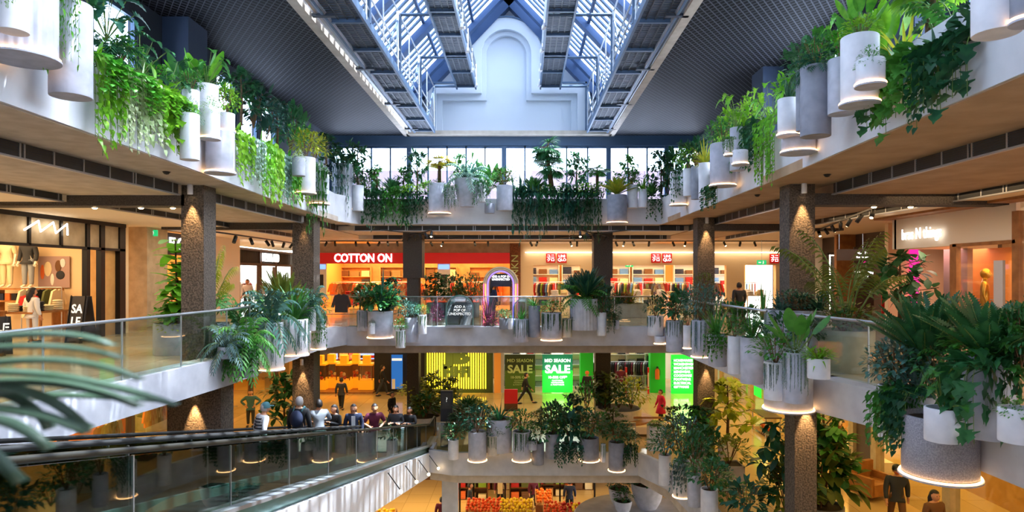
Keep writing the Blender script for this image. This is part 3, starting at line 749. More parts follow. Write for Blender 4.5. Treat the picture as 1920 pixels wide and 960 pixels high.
def fanpalm(seed, m='lf_mid', crowns=3):
    R = random.Random(seed); f = MB(); st = MB()
    for k in range(crowns):
        bx, by = (R.uniform(-.1,.1), R.uniform(-.1,.1)) if crowns > 1 else (0,0); top = [.86,.7,.5][k % 3]
        st.tube([(bx*.4,by*.4,0),(bx,by,top*.6),(bx*1.3,by*1.3,top)], [.028,.024,.02], 7)
        for i in range(20):
            a = i*2.4; e = R.uniform(-1.0,1.25); d = Vector((math.cos(a)*math.cos(e), math.sin(a)*math.cos(e), math.sin(e))); p0 = Vector((bx*1.3,by*1.3,top)); p = p0+d*.1
            st.tube([p0,p], .005, 3, False); s = d.cross(Vector((0,0,1))).normalized()
            for j in range(-5,6):
                dj = (d*math.cos(j*.24)+s*math.sin(j*.24)); blade(f, p, dj, .17, .02, 1.1, 3)
    return [('fronds', f, m), ('trunk', st, 'bark')]
def mound(seed, m='lf_varieg', n=260, ls=.1, drop=.25):
    R = random.Random(seed); f = MB()
    for i in range(n):
        a = R.uniform(0,2*PI); r = math.sqrt(R.uniform(0,1)); c = Vector((math.cos(a)*r*.52, math.sin(a)*r*.52, .55*(1-r*r)*R.uniform(.5,1.3)-(drop*R.uniform(0,1) if r > .85 else 0)))
        d = Vector((math.cos(a)*r, math.sin(a)*r, .9-r*.8))+sph(R)*.5
        blade(f, c, d, ls*R.uniform(.8,1.6), ls*.4, R.uniform(.5,1.6), 3)
    return [('leaves', f, m)]
def strings(seed, m='lf_grey', n=34, rad=.5):
    """thin trailing strands hanging 1 unit down from a rim, front half"""
    R = random.Random(seed); f = MB(); st = MB()
    for i in range(n):
        g = R.choice([-2.4,-1.75,-1.2,-.6]) if i % 3 else R.uniform(-PI, 0)
        a = g+R.uniform(-.1,.1); x, y = math.cos(a)*rad, math.sin(a)*rad; L = R.uniform(.3,1.0); x2 = x*1.04; y2 = y*1.04
        st.tube([(x*.8,y*.8,.03),(x2,y2,.0),(x2,y2,-L)], .005, 3, False); z = -.01
        while z > -L:
            b = R.uniform(0,2*PI); blade(f, (x2,y2,z), (math.cos(b),math.sin(b),-.9), .05, .022, .4, 1 if 0 else 2); z -= .022
    for i in range(60):
        a = R.uniform(0,2*PI); r = rad*math.sqrt(R.uniform(0,1)); blade(f, (math.cos(a)*r,math.sin(a)*r,.0), sph(R,.2,1), .12, .04, 1, 3)
    return [('strands', f, m), ('stem', st, 'stem')]
def vine(seed, m='lf_bright', n=18, ls=.17, W=1.2, big=False):
    """trailing curtain, width W along x, hanging 1 down in front (-y) of its root line"""
    R = random.Random(seed); f = MB(); st = MB()
    for i in range(n):
        x = -W/2+W*(i+.5)/n+R.uniform(-.05,.05); L = R.uniform(.5,1.0); y = -.12-R.uniform(0,.14); dx = R.uniform(-.1,.1)
        st.tube([(x,.12,-.02),(x,y*.6,.07),(x+dx*.3,y,-.1),(x+dx,y,-L)], .006, 3, False); z = .03; k = 0
        while z > -L:
            t = -z/L; s = ls*R.uniform(.6,1.15)*(1-.3*max(t,0)); sd = 1 if k % 2 else -1
            blade(f, (x+dx*max(t,0), y-.01, z), (sd*R.uniform(.2,1.0), -R.uniform(.2,.8), R.uniform(-.6,.2)), s, s*(.8 if not big else .95), R.uniform(.6,1.4), 7 if big else 3, monst if big else heart, fold=.2)
            z -= ls*R.uniform(.38,.62); k += 1
    for i in range(int(26*W)):
        x = R.uniform(-W/2,W/2); blade(f, (x, R.uniform(-.12,.14), R.uniform(0,.1)), sph(R,-.1,1)+Vector((0,-.5,0)), ls*R.uniform(.9,1.4), ls*.8, 1, 7 if big else 3, monst if big else heart, fold=.2)
    return [('leaves', f, m), ('stem', st, 'stem')]
MESHC = {}
def gen(kind, v, m):
    key = (kind, v, m)
    if key in MESHC: return MESHC[key]
    s = hash(kind) if 0 else sum(map(ord, kind))*7+v*131
    G = dict(fern=lambda: fern(s), cycad=lambda: cycad(s), sago=lambda: cycad(s, n=40, L=1.0, trunk=.08, e0=1.3, bend=.3, narrow=.11, N=26, lw=.03), kentia=lambda: kentia(s), paddle=lambda: paddle(s), monstera=lambda: monstera(s),
             sword=lambda: sword(s), snake=lambda: sword(s, n=16, e0=1.35, bend=.1, W=.09), brome=lambda: sword(s, n=34, e0=.7, bend=.8, W=.09, L=.8), bush=lambda: bush(s), finebush=lambda: bush(s, n=420, ls=.085, lw=.4),
             bigbush=lambda: bush(s, n=120, ls=.24, lw=.55), tree=lambda: tree(s), rubber=lambda: tree(s, n=14, lv=12, ls=.16, lw=.5, spread=.34), fiddle=lambda: fiddle(s), fanpalm=lambda: fanpalm(s), minipalm=lambda: fanpalm(s, crowns=1),
             mound=lambda: mound(s), strings=lambda: strings(s), vine=lambda: vine(s), bigvine=lambda: vine(s, ls=.33, n=10, big=True), finevine=lambda: vine(s, ls=.11, n=24))
    parts = []
    raw = G[kind](); sx = sz = 1.0
    if kind not in ('vine','bigvine','finevine','strings','mound'):
        al = [p for _, mb, _ in raw for p in mb.v]; rr = sorted(math.hypot(p[0], p[1]) for p in al); zz_ = sorted(p[2] for p in al)
        sx = .5/rr[int(len(rr)*.985)]; sz = 1.0/zz_[int(len(zz_)*.995)]
    for nm, mb, mm in raw:
        mb.v = [(p[0]*sx, p[1]*sx, p[2]*sz) for p in mb.v]
        if not mb.v: continue
        mm2 = m if (m and nm in ('fronds','leaves','blades','strands')) else mm
        parts.append((nm, mb.mesh(nm, mm2, True)))
    MESHC[key] = parts; return parts
NAMES = dict(fern='fern', cycad='cycad_plant', sago='sago_palm', kentia='kentia_palm', paddle='paddle_leaf_plant', monstera='monstera_plant', sword='strap_leaf_plant', snake='snake_plant', brome='bromeliad',
    bush='leafy_shrub', finebush='small_leaf_shrub', bigbush='broad_leaf_shrub', tree='potted_tree', rubber='rubber_tree', fiddle='fiddle_leaf_fig', fanpalm='fan_palm', minipalm='dwarf_palm',
    mound='groundcover_plant', strings='trailing_string_plant', vine='trailing_vine', bigvine='trailing_monstera', finevine='trailing_ivy')
LOOK = dict(fern='arching fern', cycad='feathery cycad', sago='stiff sago palm', kentia='tall arching kentia palm', paddle='upright paddle leaved plant', monstera='split leaved monstera', sword='strap leaved plant', snake='upright snake plant', brome='spiky bromeliad',
    bush='bushy shrub', finebush='fine leaved shrub', bigbush='broad leaved shrub', tree='slim potted tree', rubber='rubber tree', fiddle='fiddle leaf fig', fanpalm='multi stem fan palm', minipalm='dwarf palm',
    mound='low mounding plant', strings='thin trailing strands', vine='trailing vine curtain', bigvine='hanging monstera leaves', finevine='fine trailing ivy')
TONE = dict(lf_mid='mid green', lf_dark='dark green', lf_deep='very dark green', lf_lime='lime green', lf_bright='bright green', lf_silver='silvery', lf_blue='blue green', lf_yellow='yellow green', lf_varieg='pale variegated', lf_purple='purple', lf_olive='olive green', lf_grey='grey green', lf_red='reddish')
used_labels = set(); vcount = {}
def plant(kind, m, loc, h, w, where, rz=None, group=None, d=None):
    v = vcount.get(kind, 0); vcount[kind] = v+1
    parts = gen(kind, v % 3, m)
    lab = '%s %s %s' % (TONE[m], LOOK[kind], where)
    if rz is None: rz = R.uniform(0, 2*PI)
    t = thing(NAMES[kind], lab, 'plant', loc, rz, group)
    w *= 1.22 if kind not in ('vine','bigvine','finevine','strings','mound') else 1.0
    for nm, me in parts: inst(me, nm, t, sc=(w, d or w, h))
    return t
ORD = ['first','second','third','fourth','fifth','sixth','seventh','eighth','ninth','tenth','eleventh','twelfth','thirteenth','fourteenth','fifteenth','sixteenth','seventeenth','eighteenth']
SHAPE = dict(c='cylinder', f='fluted', d='cylinder', s='drum', b='tapered bowl', q='square')
PM = dict(w='pot_white', g='pot_grey', k='pot_dark', s='pot_speck', e='pot_beige')
PT = dict(w='pale', g='light grey', k='dark grey', s='speckled grey', e='beige')
def planter(x, y, zt, zb, r, shape, tone, glow, label, group=None, seg=36):
    h = zt-zb; nm = 'fluted_planter' if shape == 'f' else 'bowl_planter' if shape == 'b' else 'square_planter' if shape == 'q' else 'round_planter'
    t = thing(nm, label, 'planter', (x, y, zb), 0, group); th = min(.04, r*.12); mat_ = PM[tone] if shape != 'f' else 'fluted'
    mb = MB(); gz = .05 if glow else 0
    if shape == 'b': pr = [(0,gz),(r*.55,gz),(r*.8,h*.3),(r*.95,h*.7),(r,h),(r-th,h),(r*.93-th,h-.12)]
    elif shape == 'q': pr = None
    else: pr = [(0,gz),(r*.985,gz),(r,gz+.012),(r,h-.01),(r-.008,h),(r-th,h),(r-th,h-.08)]
    if pr is None:
        mb.box(-r,r,-r,r,0,h-.05); mb.box(-r,r,-r,-r+.04,h-.05,h); mb.box(-r,r,r-.04,r,h-.05,h); mb.box(-r,-r+.04,-r,r,h-.05,h); mb.box(r-.04,r,-r,r,h-.05,h)
        o = mb.build('pot', mat_, t)
        MB().box(-r+.04,r-.04,-r+.04,r-.04,h-.055,h-.03).build('soil', 'soil', t); return t
    n = seg
    if shape == 'f': n = 96; mb.lathe(pr, n=n, rad=lambda k: 1.0 if k % 4 in (0,1) else .955)
    else: mb.lathe(pr, n=n)
    o = mb.build('pot', mat_, t, shape != 'f'); autosmooth(o)
    MB().disc((0,0,h-.07), r-th*.8, 20).build('soil', 'soil', t)
    if glow:
        MB().lathe([(0,0),(r*1.1,0),(r*1.1,.022),(0,.022)], n=32).build('base_plate', 'pot_grey', t)
        MB().tube([(r*1.045*math.cos(2*PI*k/28), r*1.045*math.sin(2*PI*k/28), .036) for k in range(29)], .013, 5, False).build('light_strip', 'led', t)
    return t
# cluster rows: (px, ytop, ybottom, width px, shape, tone, glow, off, [(plant, tone, h px, w px)...])
def cluster(edge, where, rows, base_off=.0, far=False, yfix=None, grp=None):
    L = []
    for r in rows:
        px, yt, yb, w, sh, tn, gl, off, pls = r
        if yfix is None and not far:
            x, y = side(edge, px, off)
        else:
            y = (yfix if yfix is not None else (YU if edge[0] == 'U' else YF))-off; x = (px-VX)*y/F
        L.append((px, x, y, yt, yb, w, sh, tn, gl, pls))
    # order: side clusters from the viewer, far cluster from the travelator side
    L.sort(key=lambda q: q[0] if far or yfix is not None else q[2])
    for i, (px, x, y, yt, yb, w, sh, tn, gl, pls) in enumerate(L):
        s = y/F; rad = w*s/2; zt = E+(VY-yt)*s; zb = E+(VY-yb)*s
        if yt > yb: yt, yb = yb, yt
        pos = ORD[i] if i < len(ORD) else '%dth' % (i+1)
        frm = 'from travelator end' if (far or yfix is not None) else 'from near end'
        nmw = '%s %s' % (pos, frm)
        sz = 'huge' if rad > .55 else 'large' if rad > .4 else 'narrow' if rad < .19 else 'small' if zt-zb < .6 else 'tall' if zt-zb > 1.15 else ''
        lab = ' '.join(('%s %s %s planter%s, %s, %s' % (sz, PT[tn], SHAPE[sh], ' with lit base' if gl else '', nmw, where)).split())
        planter(x, y, zt, zb, rad, sh, tn, gl, lab, grp or 'planters '+where)
        for j, (pk, pm, ph, pw) in enumerate(pls):
            hh = ph*s; ww = pw*s
            wl_ = 'in %s pot %s, %s' % (pos, frm, where)
            jx = (R.uniform(-.25,.25)*rad if j else 0)
            if pk == 'strings': plant(pk, pm, (x, y, zt-.03), hh, w*s*1.02, wl_, rz=R.uniform(-.3,.3) + (0 if (far or yfix) else (.5 if x < 0 else -.5)))
            elif pk in ('vine','bigvine','finevine'): plant(pk, pm, (x+jx, y-rad*.9, zt), hh, ww/1.2, wl_, rz=(0 if (far or yfix) else (.6 if x < 0 else -.6)), d=.9)
            elif pk == 'mound': plant(pk, pm, (x+jx, y, zt-.04), hh*1.6, ww, wl_)
            else: plant(pk, pm, (x+jx, y+(R.uniform(-.2,.2)*rad if j else 0), zt-.07), hh+.07, ww*1.1, wl_)
def curtain(edge, px0, px1, yroot, drop, kinds, where, far=False, off=.06, yfix=None, step=1.0, yroot1=None, drop1=None, z=None):
    """trailing plants along an edge between two picture columns, one thing per clump"""
    if far or yfix: ya = yb = (yfix or (YU if edge[0] == 'U' else YF)); xa, xb = (px0-VX)*ya/F, (px1-VX)*ya/F
    else: (xa, ya), (xb, yb) = side(edge, px0, off), side(edge, px1, off)
    L = math.hypot(xb-xa, yb-ya); n = max(1, round(L/step)); 
    for i in range(n):
        t = (i+.5)/n
        if far or yfix: x, y = xa+(xb-xa)*t, ya-off; rz = 0
        else:
            y = ya+(yb-ya)*t; sgn = 1 if xa < 0 else -1; x = lerp(ED[edge], y)+sgn*off; rz = PI/2 if xa < 0 else -PI/2
        zz = z if z is not None else E+(VY-(yroot+((yroot1 if yroot1 is not None else yroot)-yroot)*t))*y/F
        dr = (drop+((drop1 or drop)-drop)*t)*y/F*R.uniform(.78,1.12)
        k, m = kinds[i % len(kinds)]
        if (far or yfix): pos = ORD[i]; frm = 'from travelator end'
        else:
            j = i if ya < yb else n-1-i; pos = ORD[j]; frm = 'from near end'
        plant(k, m, (x, y, zz), dr, L/n*1.12/1.2, '%s %s, %s' % (pos, frm, where), rz=rz, d=.9)
def rowplants(edge, where, rows, far=False, back=.35, yfix=None):
    YFx = YU if edge[0] == 'U' else YF
    """plants rooted in the trough behind the parapet: (px, ybase, kind, tone, h px, w px)"""
    for i, (px, yb, k, m, h, w) in enumerate(rows):
        if far or yfix: y = (yfix or YFx)+back; x = (px-VX)*y/F
        else: x, y = side(edge, px, -back)
        s = y/F; plant(k, m, (x, y, E+(VY-yb)*s), h*s, w*s, '%s %s' % (where, ('first','second','third','fourth','fifth','sixth','seventh','eighth','ninth','tenth','eleventh','twelfth','thirteenth','fourteenth','fifteenth','sixteenth','seventeenth','eighteenth','nineteenth','twentieth')[i]+' along'))
# ================================================================ PLANTERS AND PLANTS
UPL = 'upper travelator-side parapet'
cluster('UL', UPL, [
 (24,-30,60,52,'c','w',0,.75,[('finevine','lf_lime',70,40)]),
 (42,-70,112,112,'f','w',1,.42,[]),
 (133,8,182,70,'c','g',0,.45,[('mound','lf_mid',16,60),('vine','lf_bright',150,60)]),
 (356,214,300,34,'c','w',0,.45,[('mound','lf_silver',30,44)]),
 (358,170,252,30,'c','w',0,.15,[('bush','lf_mid',40,40)]),
 (387,160,246,42,'c','w',0,.1,[('monstera','lf_mid',60,80)]),
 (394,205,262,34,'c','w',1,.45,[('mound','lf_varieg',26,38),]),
 (425,213,249,29,'c','w',1,.35,[('bush','lf_lime',56,40)]),
 (413,248,326,50,'c','g',1,.32,[]),
 (573,296,364,36,'c','w',1,.35,[('bush','lf_yellow',54,50)]),
 (560,297,330,24,'c','g',0,.55,[('mound','lf_varieg',18,26)]),
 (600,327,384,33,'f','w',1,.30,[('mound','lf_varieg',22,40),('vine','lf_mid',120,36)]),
])
rowplants('UL', 'upright in the upper travelator-side trough,', [
 (150,40,'tree','lf_dark',150,110),(200,75,'monstera','lf_deep',110,150),(205,110,'fern','lf_dark',60,110),(262,150,'monstera','lf_dark',95,110),(285,170,'bush','lf_bright',52,70),(228,120,'bush','lf_bright',50,70),
 (312,195,'monstera','lf_dark',95,110),(345,185,'paddle','lf_mid',80,80),(372,190,'paddle','lf_bright',100,110),(395,195,'bush','lf_dark',60,60),
 (452,235,'tree','lf_dark',108,80),(475,240,'bigbush','lf_deep',90,80),(500,262,'bush','lf_blue',75,70),(520,275,'tree','lf_deep',90,60),(545,285,'bigbush','lf_dark',95,70),(562,300,'paddle','lf_bright',78,60),(590,305,'bush','lf_yellow',60,50),(612,310,'tree','lf_dark',60,50)])
curtain('UL',160,345,115,175,[('vine','lf_lime'),('finevine','lf_varieg'),('vine','lf_varieg'),('bigvine','lf_lime')],'curtain with painted glints over upper travelator-side parapet',yroot1=205,drop1=95,step=.62)  # pale variegated clumps here stand for blown sun highlights on the vines
curtain('UL',432,562,250,105,[('vine','lf_lime'),('finevine','lf_silver'),('vine','lf_bright')],'sunlit curtain past stepped pots, travelator-side parapet',yroot1=318,drop1=85,step=.8)
curtain('UL',180,340,110,90,[('vine','lf_bright')],'outer layer over travelator-side parapet',yroot1=205,drop1=60,step=1.6,off=.2)
UPF = 'far upper parapet'
cluster('UL', UPF, [
 (643,308,372,38,'f','g',0,.42,[('monstera','lf_dark',40,60),('vine','lf_deep',110,30)]),
 (648,372,394,30,'c','w',1,.38,[]),
 (671,348,396,22,'c','w',0,.38,[('tree','lf_dark',80,50),('bush','lf_dark',20,30)]),
 (824,345,402,40,'c','g',1,.5,[('minipalm','lf_yellow',50,50),('mound','lf_mid',10,40)]),
 (846,351,372,14,'c','w',0,.95,[('finevine','lf_dark',46,26)]),
 (876,336,388,48,'b','g',0,.6,[('fern','lf_silver',34,70),('brome','lf_blue',42,60)]),
 (904,345,379,14,'c','w',0,.95,[('vine','lf_dark',44,30)]),
 (918,382,400,19,'c','k',0,.6,[]),
 (946,348,395,30,'c','g',0,.5,[('finebush','lf_mid',36,44)]),
 (1157,366,419,37,'c','k',1,.5,[('sago','lf_yellow',34,50)]),
 (1186,347,390,20,'c','w',0,.4,[('bush','lf_mid',30,30)]),
 (1205,355,389,16,'c','w',0,.55,[('brome','lf_bright',28,34)]),
], far=True)
rowplants('UL', 'behind the far upper parapet', [
 (632,350,'tree','lf_deep',70,50),(660,352,'bigbush','lf_dark',62,46),(690,362,'bush','lf_mid',30,40),(708,366,'fanpalm','lf_mid',56,34),(736,366,'sago','lf_dark',32,40),(757,366,'tree','lf_mid',52,36),(782,366,'tree','lf_dark',84,50),(800,366,'bush','lf_lime',28,34),
 (860,350,'tree','lf_mid',62,30),(890,350,'monstera','lf_mid',66,40),(915,366,'paddle','lf_mid',66,60),(938,360,'tree','lf_olive',44,40),(972,366,'sword','lf_lime',24,34),(1000,366,'sago','lf_mid',34,50),(1022,366,'bush','lf_bright',22,40),
 (1040,368,'fanpalm','lf_dark',104,76),(1062,366,'sword','lf_mid',30,34),(1082,366,'tree','lf_dark',78,54),(1120,366,'minipalm','lf_mid',56,50)], far=True)
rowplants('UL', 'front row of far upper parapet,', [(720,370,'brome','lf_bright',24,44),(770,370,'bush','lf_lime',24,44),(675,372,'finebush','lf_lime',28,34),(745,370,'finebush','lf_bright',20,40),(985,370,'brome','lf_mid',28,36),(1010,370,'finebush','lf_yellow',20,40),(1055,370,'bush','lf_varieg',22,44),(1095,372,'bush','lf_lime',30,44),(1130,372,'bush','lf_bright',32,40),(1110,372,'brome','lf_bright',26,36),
 (1178,372,'tree','lf_mid',82,44),(1222,372,'sago','lf_mid',32,30),(1240,372,'tree','lf_dark',90,50),(1265,366,'bigbush','lf_dark',92,50),(1252,372,'finebush','lf_mid',70,44)], far=True, back=.15)
curtain('UL',683,800,366,76,[('bigvine','lf_dark'),('bigvine','lf_mid'),('vine','lf_deep')],'far upper parapet by fluted pot',far=True,step=.8)
curtain('UL',690,790,366,64,[('vine','lf_dark'),('vine','lf_mid')],'outer layer by fluted pot, far parapet',far=True,step=.7,off=.16)
curtain('UL',966,1120,366,66,[('vine','lf_dark'),('bigvine','lf_deep'),('bigvine','lf_dark')],'outer layer, middle of far parapet',far=True,step=.5,off=.16)
curtain('UL',628,655,372,60,[('vine','lf_deep')],'under tall fluted pot, far parapet',far=True,off=.3)
curtain('UL',962,1125,366,84,[('bigvine','lf_deep'),('vine','lf_blue'),('vine','lf_dark')],'middle of far upper parapet',far=True,step=.62)
curtain('UL',1214,1258,368,58,[('vine','lf_dark'),('vine','lf_deep')],'far corner of upper parapet',far=True,step=.7)
UPR = 'upper lingerie-side parapet'
cluster('UR', UPR, [
 (1272,322,386,30,'c','w',1,.30,[('vine','lf_dark',60,30)]),
 (1291,317,368,20,'c','w',0,.6,[('bush','lf_bright',46,44)]),
 (1305,312,374,18,'c','k',0,.45,[('bigbush','lf_dark',56,46)]),
 (1321,306,373,22,'c','w',0,.45,[('brome','lf_yellow',50,46)]),
 (1355,270,350,46,'c','g',1,.42,[('bush','lf_mid',50,50)]),
 (1367,262,293,17,'c','w',1,.75,[('finevine','lf_mid',30,20)]),
 (1388,282,310,28,'c','w',1,.75,[('mound','lf_dark',10,26)]),
 (1383,240,320,28,'c','g',0,.3,[('monstera','lf_lime',70,60)]),
 (1478,186,256,38,'c','w',1,.55,[('snake','lf_dark',50,40)]),
 (1497,200,288,60,'c','g',1,.28,[('bush','lf_mid',50,40)]),
 (1504,132,246,22,'c','k',0,.5,[('fern','lf_dark',30,40)]),
 (1529,126,256,54,'c','k',0,.6,[('finebush','lf_dark',60,66),('fern','lf_deep',30,70)]),
 (1579,112,214,50,'c','g',0,.35,[('bush','lf_bright',60,60),('finevine','lf_bright',60,20)]),
 (1612,70,198,66,'c','w',1,.55,[('paddle','lf_bright',90,90),('bush','lf_lime',40,60)]),
 (1632,112,163,50,'c','w',1,.95,[('mound','lf_mid',30,52)]),
 (1868,-60,64,80,'c','w',0,.55,[]),
 (1930,-40,44,60,'c','k',1,.45,[]),
])
rowplants('UR', 'upright in the upper lingerie-side trough,', [
 (1900,60,'bush','lf_dark',110,150),(1800,110,'fern','lf_mid',110,170),(1745,130,'minipalm','lf_lime',190,150),(1700,140,'brome','lf_yellow',100,130),(1770,120,'monstera','lf_dark',120,150),(1660,150,'paddle','lf_lime',150,130),(1620,130,'paddle','lf_mid',130,110),(1585,140,'monstera','lf_bright',120,100),(1550,150,'bigbush','lf_mid',100,90),
 (1510,175,'bigbush','lf_dark',100,80),(1482,200,'bigbush','lf_bright',70,60),(1445,235,'monstera','lf_bright',75,70),(1425,245,'monstera','lf_lime',85,60),(1400,262,'bush','lf_lime',80,60),(1370,280,'bigbush','lf_lime',75,60),(1345,295,'bush','lf_mid',70,50),(1310,315,'bush','lf_bright',50,40),(1290,325,'tree','lf_dark',60,46)])
curtain('UR',1392,1462,245,100,[('vine','lf_mid'),('vine','lf_dark'),('finevine','lf_bright')],'between lit pots, upper lingerie-side parapet',yroot1=225,drop1=120,step=.8)
curtain('UR',1645,1700,150,110,[('bigvine','lf_dark'),('bigvine','lf_mid')],'by lit pot, upper lingerie side',yroot1=125,drop1=120,step=.5)
curtain('UR',1700,1835,120,130,[('bigvine','lf_mid'),('vine','lf_dark'),('bigvine','lf_dark'),('finevine','lf_mid')],'upper parapet above slatted vent',yroot1=70,drop1=170,step=.42)
curtain('UR',1335,1352,350,44,[('vine','lf_dark')],'under lit grey pot, upper lingerie side',step=.8,off=.45)
# ---------------- second floor, travelator side
MLW = 'middle travelator-side balcony'
cluster('ML', MLW, [
 (423,650,672,28,'c','g',0,.15,[('fern','lf_grey',40,70)]),
 (440,640,668,22,'c','g',0,.0,[('fern','lf_silver',36,60)]),
 (462,652,706,40,'c','g',0,.35,[('fern','lf_mid',60,90),('vine','lf_mid',60,60)]),
 (508,604,694,46,'c','w',1,.35,[('fern','lf_blue',60,100),('strings','lf_grey',80,46)]),
 (553,598,667,48,'c','w',1,.45,[('brome','lf_mid',70,80),('strings','lf_grey',60,48)]),
 (584,576,620,16,'c','w',0,.75,[('fern','lf_blue',40,50)]),
 (597,593,656,26,'c','w',1,.35,[('bush','lf_mid',40,40),('vine','lf_mid',60,26)]),
])
rowplants('ML', 'behind middle travelator-side pots,', [(455,640,'fern','lf_mid',90,120),(480,640,'monstera','lf_dark',85,90),(500,620,'finebush','lf_blue',80,80),(520,620,'brome','lf_mid',90,80),(545,610,'monstera','lf_dark',70,80),(572,600,'finebush','lf_blue',60,60),(530,600,'sago','lf_olive',90,80)], back=.5)
# ---------------- second floor, far side
MFW = 'far middle balcony'
cluster('ML', MFW, [
 (683,582,620,26,'c','g',0,.2,[('bush','lf_dark',40,40),('strings','lf_grey',34,26)]),
 (713,583,634,46,'c','g',1,.55,[('bigbush','lf_dark',50,60),('sword','lf_deep',86,80),('bush','lf_mid',40,60)]),
 (697,606,626,12,'c','w',0,1.05,[('mound','lf_dark',10,16)]),
 (751,619,652,18,'c','w',0,.85,[('bush','lf_mid',24,24),('strings','lf_mid',30,18)]),
 (772,596,641,26,'c','g',0,.4,[('bush','lf_blue',30,36)]),
 (792,590,626,16,'c','w',0,.6,[('finebush','lf_mid',20,24),('strings','lf_mid',20,16)]),
 (946,597,617,20,'c','k',0,.3,[('bush','lf_dark',18,26)]),
 (957,597,617,9,'c','w',0,.6,[('mound','lf_dark',6,12)]),
 (977,598,641,28,'c','g',0,.5,[('sword','lf_mid',28,36),('strings','lf_grey',36,28)]),
 (1002,573,632,22,'c','k',0,.45,[('brome','lf_mid',18,34)]),
 (1034,586,639,38,'c','g',1,.6,[('bush','lf_mid',24,44),('strings','lf_dark',32,38)]),
 (1063,597,632,18,'c','e',0,.55,[('mound','lf_dark',12,26),('strings','lf_mid',26,18)]),
 (1095,560,618,52,'f','g',0,.35,[('fern','lf_mid',26,74),('sago','lf_deep',56,60)]),
 (1128,586,629,18,'c','w',0,.5,[('bush','lf_dark',40,34)]),
 (1155,600,617,12,'c','g',0,.5,[('bush','lf_dark',12,20)]),
], far=True)
curtain('ML',1138,1152,590,34,[('vine','lf_dark')],'beside pale pot, far middle balcony',yfix=23.1)
rowplants('ML', 'behind far middle balcony pots,', [(675,582,'tree','lf_olive',50,40),(730,590,'tree','lf_dark',70,50),(700,580,'rubber','lf_olive',50,50),(760,600,'bush','lf_blue',40,40),(1120,580,'tree','lf_olive',60,46),(1135,590,'bush','lf_deep',60,40),(1075,560,'sago','lf_deep',46,40),(1148,600,'bush','lf_dark',40,34)], far=True, back=.4)
# ---------------- second floor, lingerie side
MRW = 'middle lingerie-side balcony'
cluster('MR', MRW, [
 (1229,592,629,30,'c','w',0,.3,[('bush','lf_dark',40,40),('strings','lf_grey',20,30)]),
 (1237,630,646,20,'c','w',1,.2,[]),
 (1265,601,659,32,'c','g',0,.35,[('bigbush','lf_dark',60,60),('strings','lf_grey',30,32)]),
 (1289,610,655,16,'c','w',1,.6,[('bush','lf_dark',30,30)]),
 (1313,600,671,32,'c','g',1,.5,[('finebush','lf_blue',70,60),('strings','lf_grey',60,32)]),
 (1345,626,686,34,'c','g',0,.5,[('sword','lf_mid',76,64),('vine','lf_mid',50,40)]),
 (1378,630,700,26,'c','w',0,.3,[('bush','lf_mid',40,46)]),
 (1410,632,718,42,'c','g',0,.45,[('sword','lf_mid',60,70),('bush','lf_dark',30,60)]),
 (1454,678,748,42,'c','w',0,.85,[('bush','lf_mid',56,80),('strings','lf_grey',50,42)]),
 (1478,700,768,86,'c','g',1,.5,[]),
 (1492,660,754,44,'c','g',0,.75,[('paddle','lf_mid',84,100),('mound','lf_silver',20,60),('strings','lf_grey',75,44)]),
 (1535,671,709,40,'c','w',0,.75,[('brome','lf_lime',26,56),('bush','lf_bright',20,50)]),
])
rowplants('MR', 'behind middle lingerie-side pots,', [(1245,600,'bush','lf_deep',46,40),(1285,600,'bush','lf_dark',60,50),(1335,610,'bush','lf_blue',70,60),(1318,560,'finebush','lf_olive',50,50),(1370,620,'bush','lf_dark',60,60),(1395,625,'bigbush','lf_mid',60,60),(1440,640,'sword','lf_dark',70,70),(1470,650,'bush','lf_dark',70,70),(1515,650,'bush','lf_dark',60,60),(1430,600,'sword','lf_mid',80,60)], back=.4)
# near group beside the lingerie shop
NRW = 'group by lingerie shop'
cluster('MR', NRW, [
 (1676,722,820,54,'c','w',0,.35,[('bush','lf_blue',90,90),('vine','lf_mid',110,60),('strings','lf_grey',60,50)]),
 (1716,740,800,70,'c','g',0,.15,[('sword','lf_grey',120,120),('bush','lf_dark',80,90)]),
 (1768,764,826,62,'c','w',0,.75,[('monstera','lf_mid',80,100)]),
 (1762,778,893,126,'s','s',1,.35,[]),
 (1850,666,818,92,'c','g',0,.1,[('bigvine','lf_dark',140,60),('bush','lf_mid',60,110)]),
 (1910,764,828,66,'c','w',0,.75,[('mound','lf_mid',26,70)]),
], grp='planters near the lingerie shop')
NRP = 'in near group by lingerie window,'
rowplants('MR', NRP, [(1735,690,'sago','lf_dark',138,190),(1855,690,'sago','lf_dark',130,230),(1715,720,'bush','lf_blue',110,120),(1680,740,'finebush','lf_blue',100,90),(1760,720,'bush','lf_dark',90,100),(1790,740,'fern','lf_mid',90,100),(1845,690,'bush','lf_bright',80,110),(1905,740,'tree','lf_mid',170,90),(1915,690,'finebush','lf_dark',130,100),(1735,760,'bush','lf_blue',90,90)], back=-.1)
curtain('MR',1660,1720,740,110,[('vine','lf_mid'),('vine','lf_dark'),('vine','lf_bright')],'from near white pot, lingerie side',off=.62,step=.4)
curtain('MR',1795,1840,690,130,[('bigvine','lf_dark'),('vine','lf_dark')],'over near grey pot, lingerie side',off=.5,step=.4)
lamp('SPOT', P(1862,700,8.1), 40, (1,.85,.35), .03, rot=(math.radians(170),0,0), spot=math.radians(60), name='plant_uplight')
t = thing('plant_uplight', 'tiny yellow spotlight glowing among the sago palm leaves near the gold mannequin', 'spotlight', P(1862,706,8.1)); MB().lathe([(0,-.06),(.04,-.06),(.045,.03),(.0,.03)], n=14).build('housing', 'black', t); MB().disc((0,0,.032), .035, 14).build('bulb', 'bulb_warm', t)
